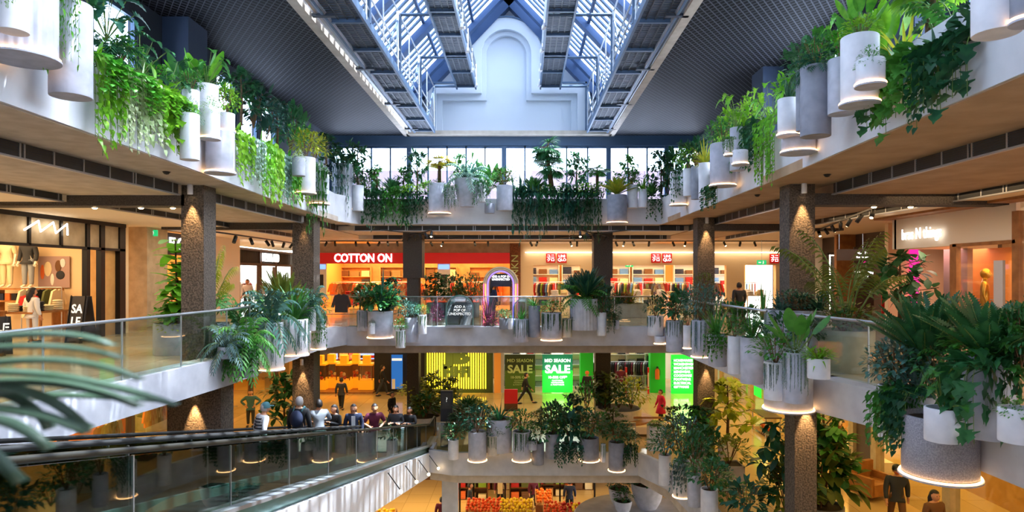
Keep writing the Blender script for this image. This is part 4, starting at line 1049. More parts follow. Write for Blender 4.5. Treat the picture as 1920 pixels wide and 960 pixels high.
# freestanding planters on the second floor
def floorpot(px, ybase, w, hpx, sh, tone, z, label, pls, where):
    y = (E-z)*F/(ybase-VY); s = y/F; x = (px-VX)*s; r = w*s/2; zt = z+hpx*s
    planter(x, y+r, zt, z+.005, r, sh, tone, 0, label)
    for k, m, h, ww in pls: plant(k, m, (x+R.uniform(-.2,.2)*r*(len(pls)>1), y+r+R.uniform(-.2,.2)*r, zt-.08), h*s, ww*s, where)
    return x, y
floorpot(308,668,76,60,'c','g',Z2,'large grey tub holding the fiddle leaf fig behind the travelator side railing',[('fiddle','lf_bright',165,92),('mound','lf_yellow',30,100),('bush','lf_bright',44,90)],'in the large grey tub by the near travelator side column')
floorpot(382,665,50,58,'q','k',Z2,'dark square pot half hidden behind the near travelator side column',[('kentia','lf_yellow',170,90)],'in the dark square pot by the near column')
floorpot(1612,702,100,80,'c','e',Z2,'large beige tub behind the lingerie side railing holding a kentia palm',[('kentia','lf_olive',200,210),('bush','lf_olive',60,120),('bush','lf_dark',50,110)],'in the large beige tub, lingerie side')
planter(6.3,14.75,E-.82,Z2+.005,.72,'f','g',0,'large fluted tub wrapped around the foot of the near lingerie side column')
for i,(dx,dy,k,m,h,w) in enumerate(((-.42,-.2,'brome','lf_blue',.6,.8),(-.1,-.45,'bush','lf_deep',.5,.8),(.25,-.45,'brome','lf_deep',.55,.8),(.5,-.1,'bush','lf_blue',.5,.7),(-.3,-.42,'finebush','lf_deep',.55,.8),(.48,-.35,'finebush','lf_blue',.5,.6))):
    plant(k,m,(6.3+dx*1.15,14.75+dy*1.15,E-.9),h,w,'%s around the column in the large fluted tub'%ORD[i].replace('nearest','first'))
floorpot(1698,640,40,40,'c','k',Z2,'dark pot under the tall plant beside the pink lit shop entrance',[('rubber','lf_dark',140,110)],'beside the pink lit shop entrance')
for px, w, tn in ((1163,30,'e'),(1182,62,'e')):
    floorpot(px, 596, w, 26, 'q' if w > 40 else 'c', tn, Z2, '%s beige planter behind the far railing before the white shop' % ('wide square' if w > 40 else 'small round'), [('sword','lf_yellow' if w > 40 else 'lf_dark',44,60),('bush','lf_red' if w > 40 else 'lf_dark',26,50)], 'in the %s beige planter before the white shop' % ('wide square' if w > 40 else 'small round'))
for px, lab, k in ((815,'first','tree'),(850,'second','bush'),(880,'third','finebush')):
    floorpot(px, 596, 36, 28, 'c', 'k', Z2, '%s dark tub from the travelator end behind the arched glass sign' % lab, [(k,'lf_dark',60,50),('bush','lf_olive',36,50)], 'in the %s dark tub behind the arched glass sign' % lab)
# ---------------- first floor, far side
LFW = 'far lower balcony'
cluster('LR', LFW, [
 (850,824,860,20,'c','w',0,.3,[('bush','lf_dark',30,40)]),
 (895,808,864,34,'c','g',1,.45,[('bush','lf_deep',50,60)]),
 (925,816,853,22,'c','e',0,.4,[('finebush','lf_dark',22,34),('strings','lf_dark',24,22)]),
 (936,784,845,48,'c','g',0,.1,[('sword','lf_dark',34,60)]),
 (978,808,864,34,'c','g',1,.45,[('bush','lf_mid',40,50),('strings','lf_dark',34,34)]),
 (999,826,843,16,'c','g',0,.7,[('mound','lf_dark',8,22)]),
 (1009,830,870,22,'c','k',0,.35,[('bush','lf_dark',40,46)]),
 (1036,812,858,26,'c','k',0,.45,[('bush','lf_dark',60,50),('bush','lf_mid',30,40)]),
 (1068,830,850,30,'c','g',0,.3,[('bigbush','lf_deep',60,60),('vine','lf_deep',40,50)]),
 (1105,820,864,36,'c','k',1,.5,[('bush','lf_dark',50,60)]),
 (1131,832,866,10,'c','w',0,.6,[('strings','lf_mid',26,12)]),
 (1156,828,883,30,'c','k',1,.6,[('bush','lf_dark',36,50)]),
 (1180,836,856,16,'c','g',0,.5,[('vine','lf_dark',36,26),('bush','lf_dark',30,36)]),
], far=True)
rowplants('LR', 'behind far lower balcony pots,', [(870,800,'bush','lf_dark',46,51),(855,820,'bush','lf_deep',46,43),(905,790,'bush','lf_dark',31,43),(1015,810,'tree','lf_olive',46,43),(1043,810,'tree','lf_mid',57,43),(1075,810,'tree','lf_deep',70,51),(1095,800,'bush','lf_dark',39,51),(1125,810,'bush','lf_mid',39,43),(1150,815,'tree','lf_olive',51,43),(1170,820,'bush','lf_dark',31,34),(960,805,'bush','lf_dark',23,34),(1055,820,'bigbush','lf_deep',46,43)], far=True, back=.5)
# ---------------- first floor, lingerie side
LRW = 'lower lingerie-side balcony'
cluster('LR', LRW, [
 (1247,852,908,24,'c','w',0,.2,[('bush','lf_dark',50,60)]),
 (1278,864,932,32,'c','w',1,.3,[('finebush','lf_blue',90,70),('vine','lf_grey',60,36)]),
 (1302,888,948,26,'c','g',0,.3,[('bush','lf_dark',80,60)]),
 (1330,916,960,32,'c','w',0,.3,[('bush','lf_dark',60,70)]),
 (1310,830,880,30,'f','g',0,-.6,[('tree','lf_dark',70,60)]),
])
rowplants('LR', 'behind lower lingerie-side pots,', [(1262,850,'bush','lf_dark',57,47),(1290,860,'sword','lf_dark',79,55),(1305,860,'tree','lf_mid',93,55),(1325,870,'bigbush','lf_dark',79,63),(1345,930,'bush','lf_deep',64,63),(1370,950,'bush','lf_mid',50,72),(1400,975,'bigbush','lf_deep',79,80),(1262,810,'tree','lf_olive',50,40),(1345,990,'mound','lf_silver',36,55)], back=.4)
floorpot(1370,872,36,44,'c','e',Z1,'round brown tub on the first floor walkway behind the dark shrubs',[('rubber','lf_yellow',120,100)],'in the round brown tub on the first floor walkway')
floorpot(1375,925,44,50,'q','e',Z1,'square brown tub nearest the stone column on the first floor walkway',[('bush','lf_olive',60,80)],'in the square brown tub on the first floor walkway')
floorpot(1232,846,28,46,'q','w',Z1,'tall white square pedestal planter by the far lower balcony corner',[('bush','lf_mid',12,30)],'in the tall white square pedestal planter')
floorpot(775,796,32,42,'c','e',Z1,'tall beige pot nearest the blue panel on the first floor',[('bush','lf_yellow',46,60)],'in the tall beige pot near the blue panel')
floorpot(808,796,30,44,'c','e',Z1,'tall beige pot directly before the glowing yellow sign',[('rubber','lf_olive',56,50)],'in the tall beige pot before the glowing yellow sign')
floorpot(790,812,64,26,'c','e',Z1,'wide low beige tub before the glowing yellow sign',[('bush','lf_dark',50,66),('bigbush','lf_olive',46,60)],'in the wide low beige tub before the yellow sign')
floorpot(840,800,40,34,'c','k',Z1,'dark pot with a loose tree in front of the glowing yellow sign',[('tree','lf_olive',60,48)],'in the dark pot before the yellow sign')
floorpot(880,806,56,26,'c','k',Z1,'dark tub between the yellow sign and the lower balcony',[('sago','lf_dark',34,70),('bush','lf_olive',30,56)],'in the dark tub below the yellow sign')
floorpot(527,845,34,30,'c','k',Z1,'dark pot with a small tree beyond the riders',[('rubber','lf_dark',120,80)],'beyond the travelator riders')
floorpot(725,870,60,66,'c','g',Z1,'large round grey tub seen through glass behind the maroon shirt rider',[('bush','lf_dark',20,40)],'in the grey tub behind the riders')
floorpot(1490,1010,60,30,'c','k',Z1,'dark tub at the foot of the near lower column',[('rubber','lf_dark',190,120),('bush','lf_olive',120,120)],'before the near lower stone column')
floorpot(1560,990,80,30,'c','k',Z1,'wide dark tub beyond the near lower column',[('bigbush','lf_olive',160,150),('tree','lf_mid',220,130),('rubber','lf_dark',170,130)],'beside the near lower stone column')
floorpot(275,810,80,26,'c','k',Z1,'dark planter with red shrubs in the lower shop window, travelator side',[('bush','lf_red',50,60),('bush','lf_mid',30,60)],'in the dark planter by the lower shop window')
floorpot(195,815,50,20,'c','k',Z1,'small dark planter beside the lower shop window, travelator side',[('bush','lf_olive',34,60)],'in the small dark planter by the lower shop window')
# round planter bench
bx, by = P(1160,0,28.2).x, 28.2
t = thing('round_planter_bench', 'round planter with tan bench ring standing beneath the far dark column', 'bench', (bx,by,Z1))
mb = MB(); mb.lathe([(0,0),(1.25,0),(1.3,.1),(1.3,.38),(1.0,.4),(1.0,.9),(.93,.9),(.93,.8)], n=40); mb.build('planter_drum', 'pot_beige', t)
MB().lathe([(1.02,.42),(1.5,.42),(1.5,.5),(1.02,.5),(1.02,.42)], n=40).build('seat', 'wood', t); MB().disc((0,0,.82), .93).build('soil', 'soil', t)
for a in range(6): MB().box(1.35*math.cos(a)-.03,1.35*math.cos(a)+.03,1.35*math.sin(a)-.03,1.35*math.sin(a)+.03,0,.42).build('leg','blackmetal',t)
for i, (dx, k, m, h, w) in enumerate(((-.6,'rubber','lf_olive',1.7,1.4),(.55,'bush','lf_yellow',1.4,1.5),(0,'bush','lf_dark',1.2,1.4),(-1.4,'bush','lf_dark',1.2,1.3))):
    plant(k, m, (bx+dx, by, Z1+.82), h, w, '%s along the round bench planter by the far dark column' % ORD[i].replace('nearest','first'))
t = thing('lounge_sofa', 'low beige sofa with timber back rail beside the round planter bench', 'sofa', (P(1215,0,27).x,27,Z1))
MB().box(-1,1,-.4,.4,.12,.42).build('seat','cream',t); MB().box(-1,1,.34,.42,.6,.68).box(-.95,-.9,.34,.42,.4,.62).box(.9,.95,.34,.42,.4,.62).build('backrest','wood',t)
for sx in (-.9,.9): MB().box(sx-.03,sx+.03,-.3,.3,0,.12).build('leg','blackmetal',t)
# ---------------- ground floor
struct('floor_platform', MB().lathe([(0,0),(2.45,0),(2.45,2.12),(2.38,2.2),(0,2.2)], (4.4,25.0,0), 64), 'concrete')
for px, yt, yb, w, lab, pk in ((1214,905,952,62,'biggest bowl planter on the round platform','finebush'),(1160,915,945,38,'bowl planter behind the biggest one on the round platform','bush'),(1168,938,962,34,'small bowl planter nearest the edge of the round platform','bush')):
    y = 9.4*F/(yb-VY); s = y/F; x = (px-VX)*s
    planter(x, y, 2.2+(yb-yt)*s, 2.205, w*s/2, 'b', 'g', 0, lab)
    plant('bush', 'lf_dark', (x, y, 2.2+(yb-yt)*s-.12), 30*s, w*1.05*s, 'in the '+lab.replace(' on the round platform','').replace(' of the round platform',''))
# ---------------- foreground palm frond near the viewer
t = thing('palm_plant', 'soft focus palm with long drooping fronds closest to the viewer', 'plant', (-1.75,1.15,Z2)); lf = MB(t.location); st = MB(t.location)
root = Vector((-1.9,1.15,E-.62)); MB(t.location).tube([(-1.9,1.15,Z2+.5),(-1.9,1.15,E-.62)], [.05,.035], 8).build('trunk','bark',t,True)
def fr(px0,py0,px1,py1,px2,py2,Y,w):
    a, m_, b = P(px0,py0,Y), P(px1,py1,Y*.98), P(px2,py2,Y*.96); n = 14; vs = []
    for i in range(n+1):
        q = i/n; p = a*(1-q)**2+m_*2*q*(1-q)+b*q*q; ww = .72*w*Y/F*(.35+.65*math.sin(PI*min(q*.8+.2,1)))
        if q > .97: ww *= .1
        vs += [p+Vector((0,.01,ww)), p+Vector((0,-.015,0)), p+Vector((0,.02,-ww))]
    lf.add(vs, [(i*3+j, i*3+j+1, i*3+j+4, i*3+j+3) for i in range(n) for j in (0,1)])
for q in [(-60,640,120,610,212,648,1.15,9),(-60,655,130,640,228,672,1.12,9),(-80,690,130,655,265,712,1.18,10),(-80,700,120,690,330,760,1.25,11),(-80,725,110,700,262,762,1.2,13),(-90,750,60,735,305,752,1.3,9),(-90,745,60,700,165,805,1.15,14),(-90,770,60,760,165,812,1.1,13),(-90,790,20,770,92,842,1.05,13),(-90,830,-20,830,38,905,1.0,16),(-80,735,60,730,92,805,1.22,10)]: fr(*q)
lf.build('fronds','lf_frond',t,True)
st.tube([root, P(-80,720,1.2)], .012, 6); st.build('stem','stem',t)
planter(-1.9,1.15,Z2+.6,Z2+.005,.35,'c','g',0,'round grey planter holding the soft focus palm beside the viewer')
# ================================================================ SHOPS
def awall(nm, x0,x1,y0,y1,z0,z1,m): return struct('wall_'+nm, MB().box(x0,x1,y0,y1,z0,z1), m)
def warm(x, y, z, sx, sy, e, col=(1,.62,.30), rot=(0,0,0)): return lamp('AREA', (x,y,z), e, col, sx, sy, rot=rot, name='shop_ceiling_light')
# merchandise prototypes -----------------------------------------------------
def garment_mb():
    mb = MB(); pts = [(-.08,0),(-.24,-.07),(-.36,-.5),(-.27,-.53),(-.21,-.26),(-.22,-.72),(.22,-.72),(.21,-.26),(.27,-.53),(.36,-.5),(.24,-.07),(.08,0),(.0,-.05)]
    mb.vprism(pts, -.035, .035); return mb
def trouser_mb():
    return MB().vprism([(-.17,0),(-.2,-.95),(-.06,-.95),(0,-.3),(.06,-.95),(.2,-.95),(.17,0)], -.03, .03)
GM = {}
def garment_mesh(c, k='top'):
    if (c,k) not in GM: GM[(c,k)] = (garment_mb() if k == 'top' else trouser_mb()).mesh('garment', 'cloth_'+c)
    return GM[(c,k)]
def rack(x, y, z, w, rz, cols, label, gl, n=8, h=1.5, kind='top', face=False):
    t = thing('clothes_rack', label, 'clothes rack', (x,y,z), rz)
    mb = MB(); mb.tube([(-w/2,0,h),(w/2,0,h)], .018, 6); mb.build('rail','metal',t)
    for s in (-1,1): MB().tube([(s*w/2,0,0),(s*w/2,0,h)], .018, 6).build('post','metal',t); MB().box(s*w/2-.02,s*w/2+.02,-.25,.25,0,.03).build('foot','metal',t)
    for i in range(n):
        c = cols[i % len(cols)]; px = -w/2+w*(i+.5)/n
        o = inst(garment_mesh(c, kind), 'hanging_garment', None, (x+px*math.cos(rz), y+px*math.sin(rz), z+h-.05), rz+(0 if face else PI/2-.35))
        props(o, gl, 'garment', gl)
def shelfunit(x, y, z, w, h, rz, cols, label, gl, rows=4, n=5, m='shelf_white', d=.4):
    n = min(n, 3); rows = min(rows, 4)
    gname = 'grocery_pack' if 'grocery' in gl else 'boxed_goods' if 'goods' in gl else 'folded_shirt' if 'white shop' in gl else 'folded_jumper'
    t = thing('shelf_unit', label, 'shelf', (x,y,z), rz)
    MB().box(-w/2,w/2,d/2-.03,d/2,0,h).build('back_panel', m, t)
    for s in (-1,1): MB().box(s*w/2-.02,s*w/2+.02,-d/2,d/2,0,h).build('side_panel', m, t)
    for r in range(rows+1): MB().box(-w/2,w/2,-d/2,d/2,h*r/rows-.015 if r else 0,h*r/rows+.015).build('shelf', m, t)
    for r in range(rows):
        for i in range(n):
            c = cols[(r*3+i*2) % len(cols)]; px = -w/2+w*(i+.5)/n; hh = R.uniform(.35,.75)*(h/rows)
            key = ('fold', c); 
            if key not in GM:
                mb = MB()
                for q in range(4): mb.obox((R.uniform(-.01,.01),0,.125+.25*q), (.95,.9,.23))
                GM[key] = mb.mesh('folded', 'cloth_'+c)
            o = inst(GM[key], gname, None, (x+px*math.cos(rz), y+px*math.sin(rz), z+h*r/rows+.016), rz, (w/n*.8, d*.7, hh)); props(o, gl, 'clothes', gl)
def table(x, y, z, w, d, h, rz, m, label, items=None, gl=None):
    t = thing('display_table', label, 'table', (x,y,z), rz); MB().box(-w/2,w/2,-d/2,d/2,h-.05,h).build('tabletop', m, t)
    for a in (-1,1):
        for b in (-1,1): MB().box(a*(w/2-.06)-.03,a*(w/2-.06)+.03,b*(d/2-.06)-.03,b*(d/2-.06)+.03,0,h-.05).build('leg', m, t)
    if items:
        for i, c in enumerate(items):
            px = -w/2+w*(i+.5)/len(items); key = ('pile', c)
            if key not in GM:
                mb = MB()
                for q in range(5): mb.sphere((R.uniform(-.02,.02),0,.1+.19*q), .5, 10, 4, (1,.8,.24))
                GM[key] = mb.mesh('pile', 'cloth_'+c, True)
            for b in (-1,1):
                o = inst(GM[key], 'folded_clothes', None, (x+px*math.cos(rz)-b*d/4*math.sin(rz), y+px*math.sin(rz)+b*d/4*math.cos(rz), z+h), rz, (w/len(items)*.85, d*.42, R.uniform(.16,.34))); props(o, gl, 'clothes', gl)
def poster(x, y, z, w, h, rz, m, label, cat='poster', name='poster', t_=.03):
    t = thing(name, label, cat, (x,y,z), rz); MB().box(-w/2,w/2,-t_,0,-h/2,h/2).build('panel', m, t); return t
# ---------------------------------------------------------------- SECOND FLOOR, FAR WALL  (y = 35)
Y0 = 35.0; zt = E+1.65
fx = lambda px, y=Y0: (px-VX)*y/F
fz = lambda py, y=Y0: E+(VY-py)*y/F
awall('shop_back', -14.6, 14, 41, 41.2, Z2, zt, 'cream'); 
xa, xb = fx(590), fx(956)
awall('red_shop_lintel', xa, xb, Y0, Y0+.3, fz(493)+.0, zt, 'beige_stone')
awall('red_shop_left', -12.4, xa, Y0, Y0+.4, Z2, zt, 'warmwhite')
struct('wall_brick_pier', MB().box(fx(956), fx(976), Y0-.15, Y0+.5, Z2, zt), 'brick')
text('UNKN', .55, 'pale_text', None, (fx(966), Y0-.19, fz(505)), (PI/2,-PI/2,0), 'vertical_sign_letters')
props(bpy.data.objects['vertical_sign_letters'], 'pale vertical letters running down the brick pier', 'sign')
t = thing('shop_sign_band', 'long red fascia with white lit shop lettering across the far wall', 'sign', ((xa+xb)/2, Y0-.2, fz(484)))
MB().box(-(xb-xa)/2, (xb-xa)/2, -.12, .2, -.3, .28).build('fascia','red_band',t)
text('COTTON ON', .62, 'text_white', t, (fx(684)-(xa+xb)/2, -.15, -.02), name='lettering', bold=.02, sx=.82)
struct('floor_red_shop', MB().box(xa, xb, Y0, 41, Z2, Z2+.012), 'wood_pale'); awall('red_shop_inner_left', xa-.1, xa, Y0, 41, Z2, zt, 'orange_wall'); awall('red_shop_inner_right', xb, xb+.1, Y0+.5, 41, Z2, zt, 'orange_wall')
awall('red_shop_rear', xa, xb, 40.6, 40.8, Z2, zt, 'wood_pale')
for x in (-9.6,-6.2,-2.8): warm(x, 37.4, zt-.12, 2.6, 3.4, 330, (1,.60,.24))
for x, px in ((fx(600),600),(fx(832),832)):
    t = poster(x, Y0+.05, fz(525), .7, 1.9, 0, 'paper', 'tall lit promotional panel at the red shop entrance %s' % ('nearest the stone column' if px == 600 else 'nearest the brick pier'), name='promotional_panel')
    MB().box(-.3,.3,-.05,-.03,.6,.85).build('header','screen',t); MB().box(-.18,.18,-.05,-.03,-.4,.3).build('figure_print','charcoal',t)
RG = 'garments hanging inside the red sign shop'
for i, (x, y, w) in enumerate(((-10.3,37,1.6),(-8.2,38.2,1.8),(-6.6,36.8,1.4),(-4.2,37.6,1.8),(-2.2,36.9,1.5),(-9.0,36.2,1.2),(-3.2,39.4,2.2),(-7.4,39.6,2.2))):
    rack(x, y, Z2, w, 0, ['orange','cream','brown','red','khaki','charcoal'], 'clothes rack inside the red sign shop, %s built along its floor' % ORD[i], RG, 7, face=i%2 == 0)
for i, x in enumerate((-10.6,-8.0,-5.2,-2.4)): shelfunit(x, 40.3, Z2, 2.0, 2.4, 0, ['orange','cream','red','brown','charcoal','khaki'], 'wall shelf with folded clothes in the red sign shop, %s from the stone column' % ORD[i], 'folded clothes on the red sign shop wall shelves', 5, 4, 'wood_pale')
for i, (x, y) in enumerate(((-9.4,35.9),(-5.6,36.0),(-3.7,35.9))): table(x, y, Z2, 1.2, .8, .8, 0, 'wood', 'low display table at the front of the red sign shop, %s from the stone column' % ORD[i], ['red','maroon','cream'], 'clothes piled on the red sign shop tables')
for i in range(9):
    x = -10.8+i*1.15; y = 36.0+.9*(i % 3); t = thing('pendant_lamp', 'small warm dome pendant lamp inside the red sign shop', 'lamp', (x, y, zt-.9), 0, 'pendant lamps in the red sign shop')
    MB().lathe([(.03,.16),(.1,.12),(.16,0),(.15,0),(.02,.1)], n=14).build('lamp_shade','blackmetal',t); MB().sphere((0,0,.03),.045).build('bulb','bulb_warm',t); MB().tube([(0,0,.15),(0,0,.9)],.008,4).build('cord','black',t)
# white shop
ux0, ux1 = fx(985), fx(1470)
wm = 'warmwhite'; op = [(fx(1000),fx(1088)),(fx(1143),fx(1302)),(fx(1338),fx(1362)),(fx(1396),fx(1455))]
mb = MB(); x = fx(976); zo = fz(497)
for a, b in op: mb.box(x, a, Y0, Y0+.35, Z2, zt); mb.box(a, b, Y0, Y0+.35, zo, zt); x = b
mb.box(x, 14.0, Y0, Y0+.35, Z2, zt); struct('wall_white_shop_front', mb, 'cream')
for i, (a, b) in enumerate(((985,1113),(1147,1300),(1338,1462))):
    o = MB((fx((a+b)/2), Y0-.12, fz(473))).box(fx(a), fx(b), Y0-.14, Y0-.1, fz(474.2), fz(472.6)).build('cove_light', 'led_white'); props(o, '%s thin cove light above the white shop front from the brick pier' % ORD[i], 'light', 'cove lights over the white shop')
    lamp('AREA', (fx((a+b)/2), Y0-.35, fz(471)), 10, (1,.75,.45), (fx(b)-fx(a)), .1, rot=(0,0,0), name='cove_wash')
def red_logo(px, py, w, i, both=True, y=Y0-.005):
    s = y/F; x = (px-VX)*s; z = E+(VY-py)*s
    t = thing('square_logo_sign', 'paired red squares with white lit characters, %s' % i, 'sign', (x,y,z))
    a = w*s*.46
    MB().box(-a-.05,-.05,-.06,.0,-a/2,a/2).build('sign_square','red_band',t); MB().box(.05,a+.05,-.06,0,-a/2,a/2).build('sign_square','red_band',t)
    for body, xx in (('ユニ\nクロ',-a/2-.05),('UNI\nQLO',a/2+.05)):
        o = text(body, a*.42, 'text_white', t, (xx,-.075,.0), name='lettering', bold=.015, ext=.005); o.data.space_line = .92
red_logo(1043,484,38,'first from the brick pier'); red_logo(1240,484,38,'second from the brick pier'); red_logo(1462,485,38,'partly hidden behind the stone column')
awall('white_shop_rear', fx(976), 14, 40.4, 40.6, Z2, zt, 'orange_wall'); struct('floor_white_shop', MB().box(fx(985), 14, Y0, 40.4, Z2, Z2+.012), 'tile_warm')
for x in (1.7, 5.0, 8.0, 11.8): warm(x, 37.4, zt-.12, 2.6, 3.2, 200, (1,.66,.34))
UG = 'garments hanging inside the white shop'
for i, (x, y, w) in enumerate(((1.2,36.4,1.2),(2.4,37.6,1.6),(6.0,36.6,1.6),(7.6,37.6,1.6),(8.8,36.4,1.2),(10.8,36.8,.9),(12.6,36.6,1.4),(5.0,39,2))):
    rack(x, y, Z2, w, 0, ['red','white','navy','green','maroon','blue','cream','brown'], 'clothes rack inside the white shop, %s row from the brick pier side' % ORD[i], UG, 9, face=i%2 == 1)
for i, x in enumerate((1.2,3.4,5.6,7.8,10.4,12.6)): shelfunit(x, 40.1, Z2, 2.0, 2.6, 0, ['white','red','navy','cream','brown','maroon','blue'], 'wall shelf with folded clothes in the white shop, %s from the brick pier' % ORD[i], 'folded clothes on the white shop wall shelves', 6, 4)
for i, (x, y) in enumerate(((2.0,35.9),(6.6,35.8),(8.0,36.0),(12.9,35.8))): table(x, y, Z2, 1.1, .7, .8, 0, 'shelf_white', 'white display table near the front of the white shop, %s from the brick pier' % ORD[i], ['white','cream'], 'clothes piled on the white shop tables')
# people builder -------------------------------------------------------------
def skinmesh(pts, edges, rad, sub=1):
    me = bpy.data.meshes.new('sk'); me.from_pydata(pts, edges, []); o = bpy.data.objects.new('sk', me); C.objects.link(o)
    sk_ = o.modifiers.new('s','SKIN'); layer = me.skin_vertices[0].data if me.skin_vertices else None
    if layer is None:
        bm = bmesh.new(); bm.from_mesh(me); bm.verts.layers.skin.verify(); bm.to_mesh(me); bm.free(); layer = me.skin_vertices[0].data
    for i, r in enumerate(rad): layer[i].radius = (r, r) if not isinstance(r, tuple) else r
    layer[0].use_root = True
    ss = o.modifiers.new('u','SUBSURF'); ss.levels = sub; ss.render_levels = sub
    dg = bpy.context.evaluated_depsgraph_get(); dg.update(); ev = o.evaluated_get(dg); out = bpy.data.meshes.new_from_object(ev)
    bpy.data.objects.remove(o); return out
PC = {}
def person(loc, rz, h, label, shirt='black', legs='denim', skin='skin_a', hair='hair_dark', long=False, walk=.0, arms='down', sleeve=1, lean=0.0, hat=None, skirt=False, group=None, extra=None, name='person', gold=None):
    key = (round(walk,1), arms, sleeve, round(lean,2), long)
    def sy(z): return -lean*max(0, z-.9)
    if key not in PC:
        J = []; Eg = []; Rd = []
        def add(p, r, par=None):
            J.append((p[0], p[1]+sy(p[2]), p[2])); Rd.append(r)
            if par is not None: Eg.append((par, len(J)-1))
            return len(J)-1
        pel = add((0,0,.95),(.145,.11)); sp = add((0,.0,1.12),(.12,.095),pel); ch = add((0,0,1.32),(.155,.105),sp); nk = add((0,.0,1.47),.055,ch); hd = add((0,-.01,1.56),.052,nk)
        hands = []
        for s in (-1,1):
            st = s*walk*.32
            hp = add((s*.09,0,.88),.088,pel); kn = add((s*.1,-st*.55-.01,.5),.062,hp); an = add((s*.1,-st*1.0+abs(st)*.15,.1),.042,kn); ft = add((s*.115,-st*1.0-.15,.035),.035,an)
            sh = add((s*.185,.0,1.39),.07,ch)
            if arms == 'down': el = (s*.24,.02+st*.3,1.12); wr = (s*.25,-.05+st*.6,.88)
            elif arms == 'rail': el = (s*.3,-.05,1.14); wr = (s*.16,-.3,1.06)
            elif arms == 'phone': el = (s*.23,.0,1.12); wr = (s*.07,-.28,1.24)
            elif arms == 'fold': el = (s*.25,-.02,1.13); wr = (-s*.06,-.2,1.15)
            elif arms == 'hip': el = (s*.4,.04,1.2); wr = (s*.2,-.06,1.02)
            e_ = add(el,.042,sh); w_ = add(wr,.028,e_); v = (Vector(wr)-Vector(el)).normalized(); pm = add(tuple(Vector(wr)+v*.075),(.036,.018),w_)
            up = v.orthogonal().normalized()
            for k, L in enumerate((.07,.08,.075,.06)):
                q = Vector(wr)+v*.085+up*(k-1.5)*.02; a = add(tuple(q+v*L*.5),.009,pm); add(tuple(q+v*L*.85+Vector((0,-.012,-.02))),.008,a)
            a = add(tuple(Vector(wr)+v*.05-up*.04),.011,w_); add(tuple(Vector(wr)+v*.09-up*.06),.009,a)
        body = skinmesh(J, Eg, Rd, 1)
        # head: one ellipsoid reshaped with brow, nose, chin and ears
        hb = MB(); c0 = Vector((0,-.015+sy(1.62),1.628)); n_, m_ = 18, 14; vs = []; fs = []
        for i in range(m_+1):
            t = PI*i/m_
            for k in range(n_):
                a = 2*PI*k/n_; x = math.sin(t)*math.cos(a); y = math.sin(t)*math.sin(a); z = math.cos(t)
                p = Vector((x*.086, y*.106, z*.136)); fr = max(0,-y)
                if z < -.2: p.x *= 1-.28*min(1,(-z-.2)); p.y -= .012*fr
                if abs(x) < .22 and -.35 < z < .12: p.y -= .022*fr*(1-abs(z+.2)/.4)
                if abs(x) < .45 and -.02 < z < .2 and fr > .6 and abs(x) > .15: p.y += .008
                if abs(y) < .25 and abs(z) < .25 and abs(x) > .9: p.x *= 1.14
                vs.append(c0+p)
        for i in range(m_):
            for k in range(n_): fs.append((i*n_+k,(i+1)*n_+k,(i+1)*n_+(k+1)%n_,i*n_+(k+1)%n_))
        hb.add(vs, fs); 
        bm = bmesh.new(); bm.from_mesh(body); tmp = hb.mesh('h','skin_a'); bm.from_mesh(tmp); me = bpy.data.meshes.new('body'); bm.to_mesh(me); bm.free(); me.materials.clear()
        sub = lambda idx: ([J[i] for i in idx], idx)
        def part(names, grow, ex=None):
            ids = [i for i in names]; mp = {i:k for k,i in enumerate(ids)}
            ed = [(mp[a],mp[b]) for a,b in Eg if a in mp and b in mp]
            pts = [J[i] for i in ids]; rd = [tuple(q+grow for q in (Rd[i] if isinstance(Rd[i], tuple) else (Rd[i],Rd[i]))) for i in ids]
            for k, p, r in (ex or ()): pts.append((p[0], p[1]+sy(p[2]), p[2])); ed.append((k, len(pts)-1)); rd.append(r)
            return skinmesh(pts, ed, rd, 1)
        # index layout: 0-4 trunk; each side block 5..
        B = (len(J)-5)//2; s1 = 5; s2 = 5+B
        topi = [0,1,2,s1+4,s1+5]+([s1+6] if sleeve else [])+[s2+4,s2+5]+([s2+6] if sleeve else [])
        if not sleeve: pass
        shirt_me = part(topi, .02, [(0,(0,0,.84),(.17,.135)),(2,(0,0,1.455),(.075,.07))])
        leg_me = part([0,s1,s1+1,s1+2,s2,s2+1,s2+2], .014, [(0,(0,0,1.06),(.14,.11))])
        shoes = []
        for s0 in (s1,s2):
            a, f = Vector(J[s0+2]), Vector(J[s0+3]); mb = MB(); mb.sphere(((a.x+f.x)/2,(a.y+f.y)/2-.02,.045),.15,12,8,(.36,1,.34)); shoes.append(mb)
        hairm = MB(); vs = []; fs = []
        for i in range(9):
            t = PI*.62*i/8
            for k in range(18):
                a = 2*PI*k/18; y = math.sin(a); lim = .52 if y < -.3 else 1.0
                tt = t*lim*(1.0 if y < -.3 else 1.1); vs.append(c0+Vector((math.sin(tt)*math.cos(a)*.097, math.sin(tt)*y*.119+.006, math.cos(tt)*.149+.004)))
        for i in range(8):
            for k in range(18): fs.append((i*18+k,(i+1)*18+k,(i+1)*18+(k+1)%18,i*18+(k+1)%18))
        hairm.add(vs, fs)
        if long: hairm.tube([c0+Vector((0,.05,.03)), c0+Vector((0,.085,-.1)), c0+Vector((0,.09,-.24)), c0+Vector((0,.075,-.36))], [.075,.085,.075,.03], 10)
        eyes = MB()
        for s in (-1,1): eyes.sphere(tuple(c0+Vector((s*.033,-.094,.012))), .011, 8, 6)
        mouth = MB(); mouth.sphere(tuple(c0+Vector((0,-.1,-.06))), .02, 10, 6, (1,.3,.3))
        PC[key] = (me, shirt_me, leg_me, [s.mesh('shoe','black',True) for s in shoes], hairm, eyes.mesh('eyes','black',True), mouth.mesh('mouth','cloth_maroon',True), c0)
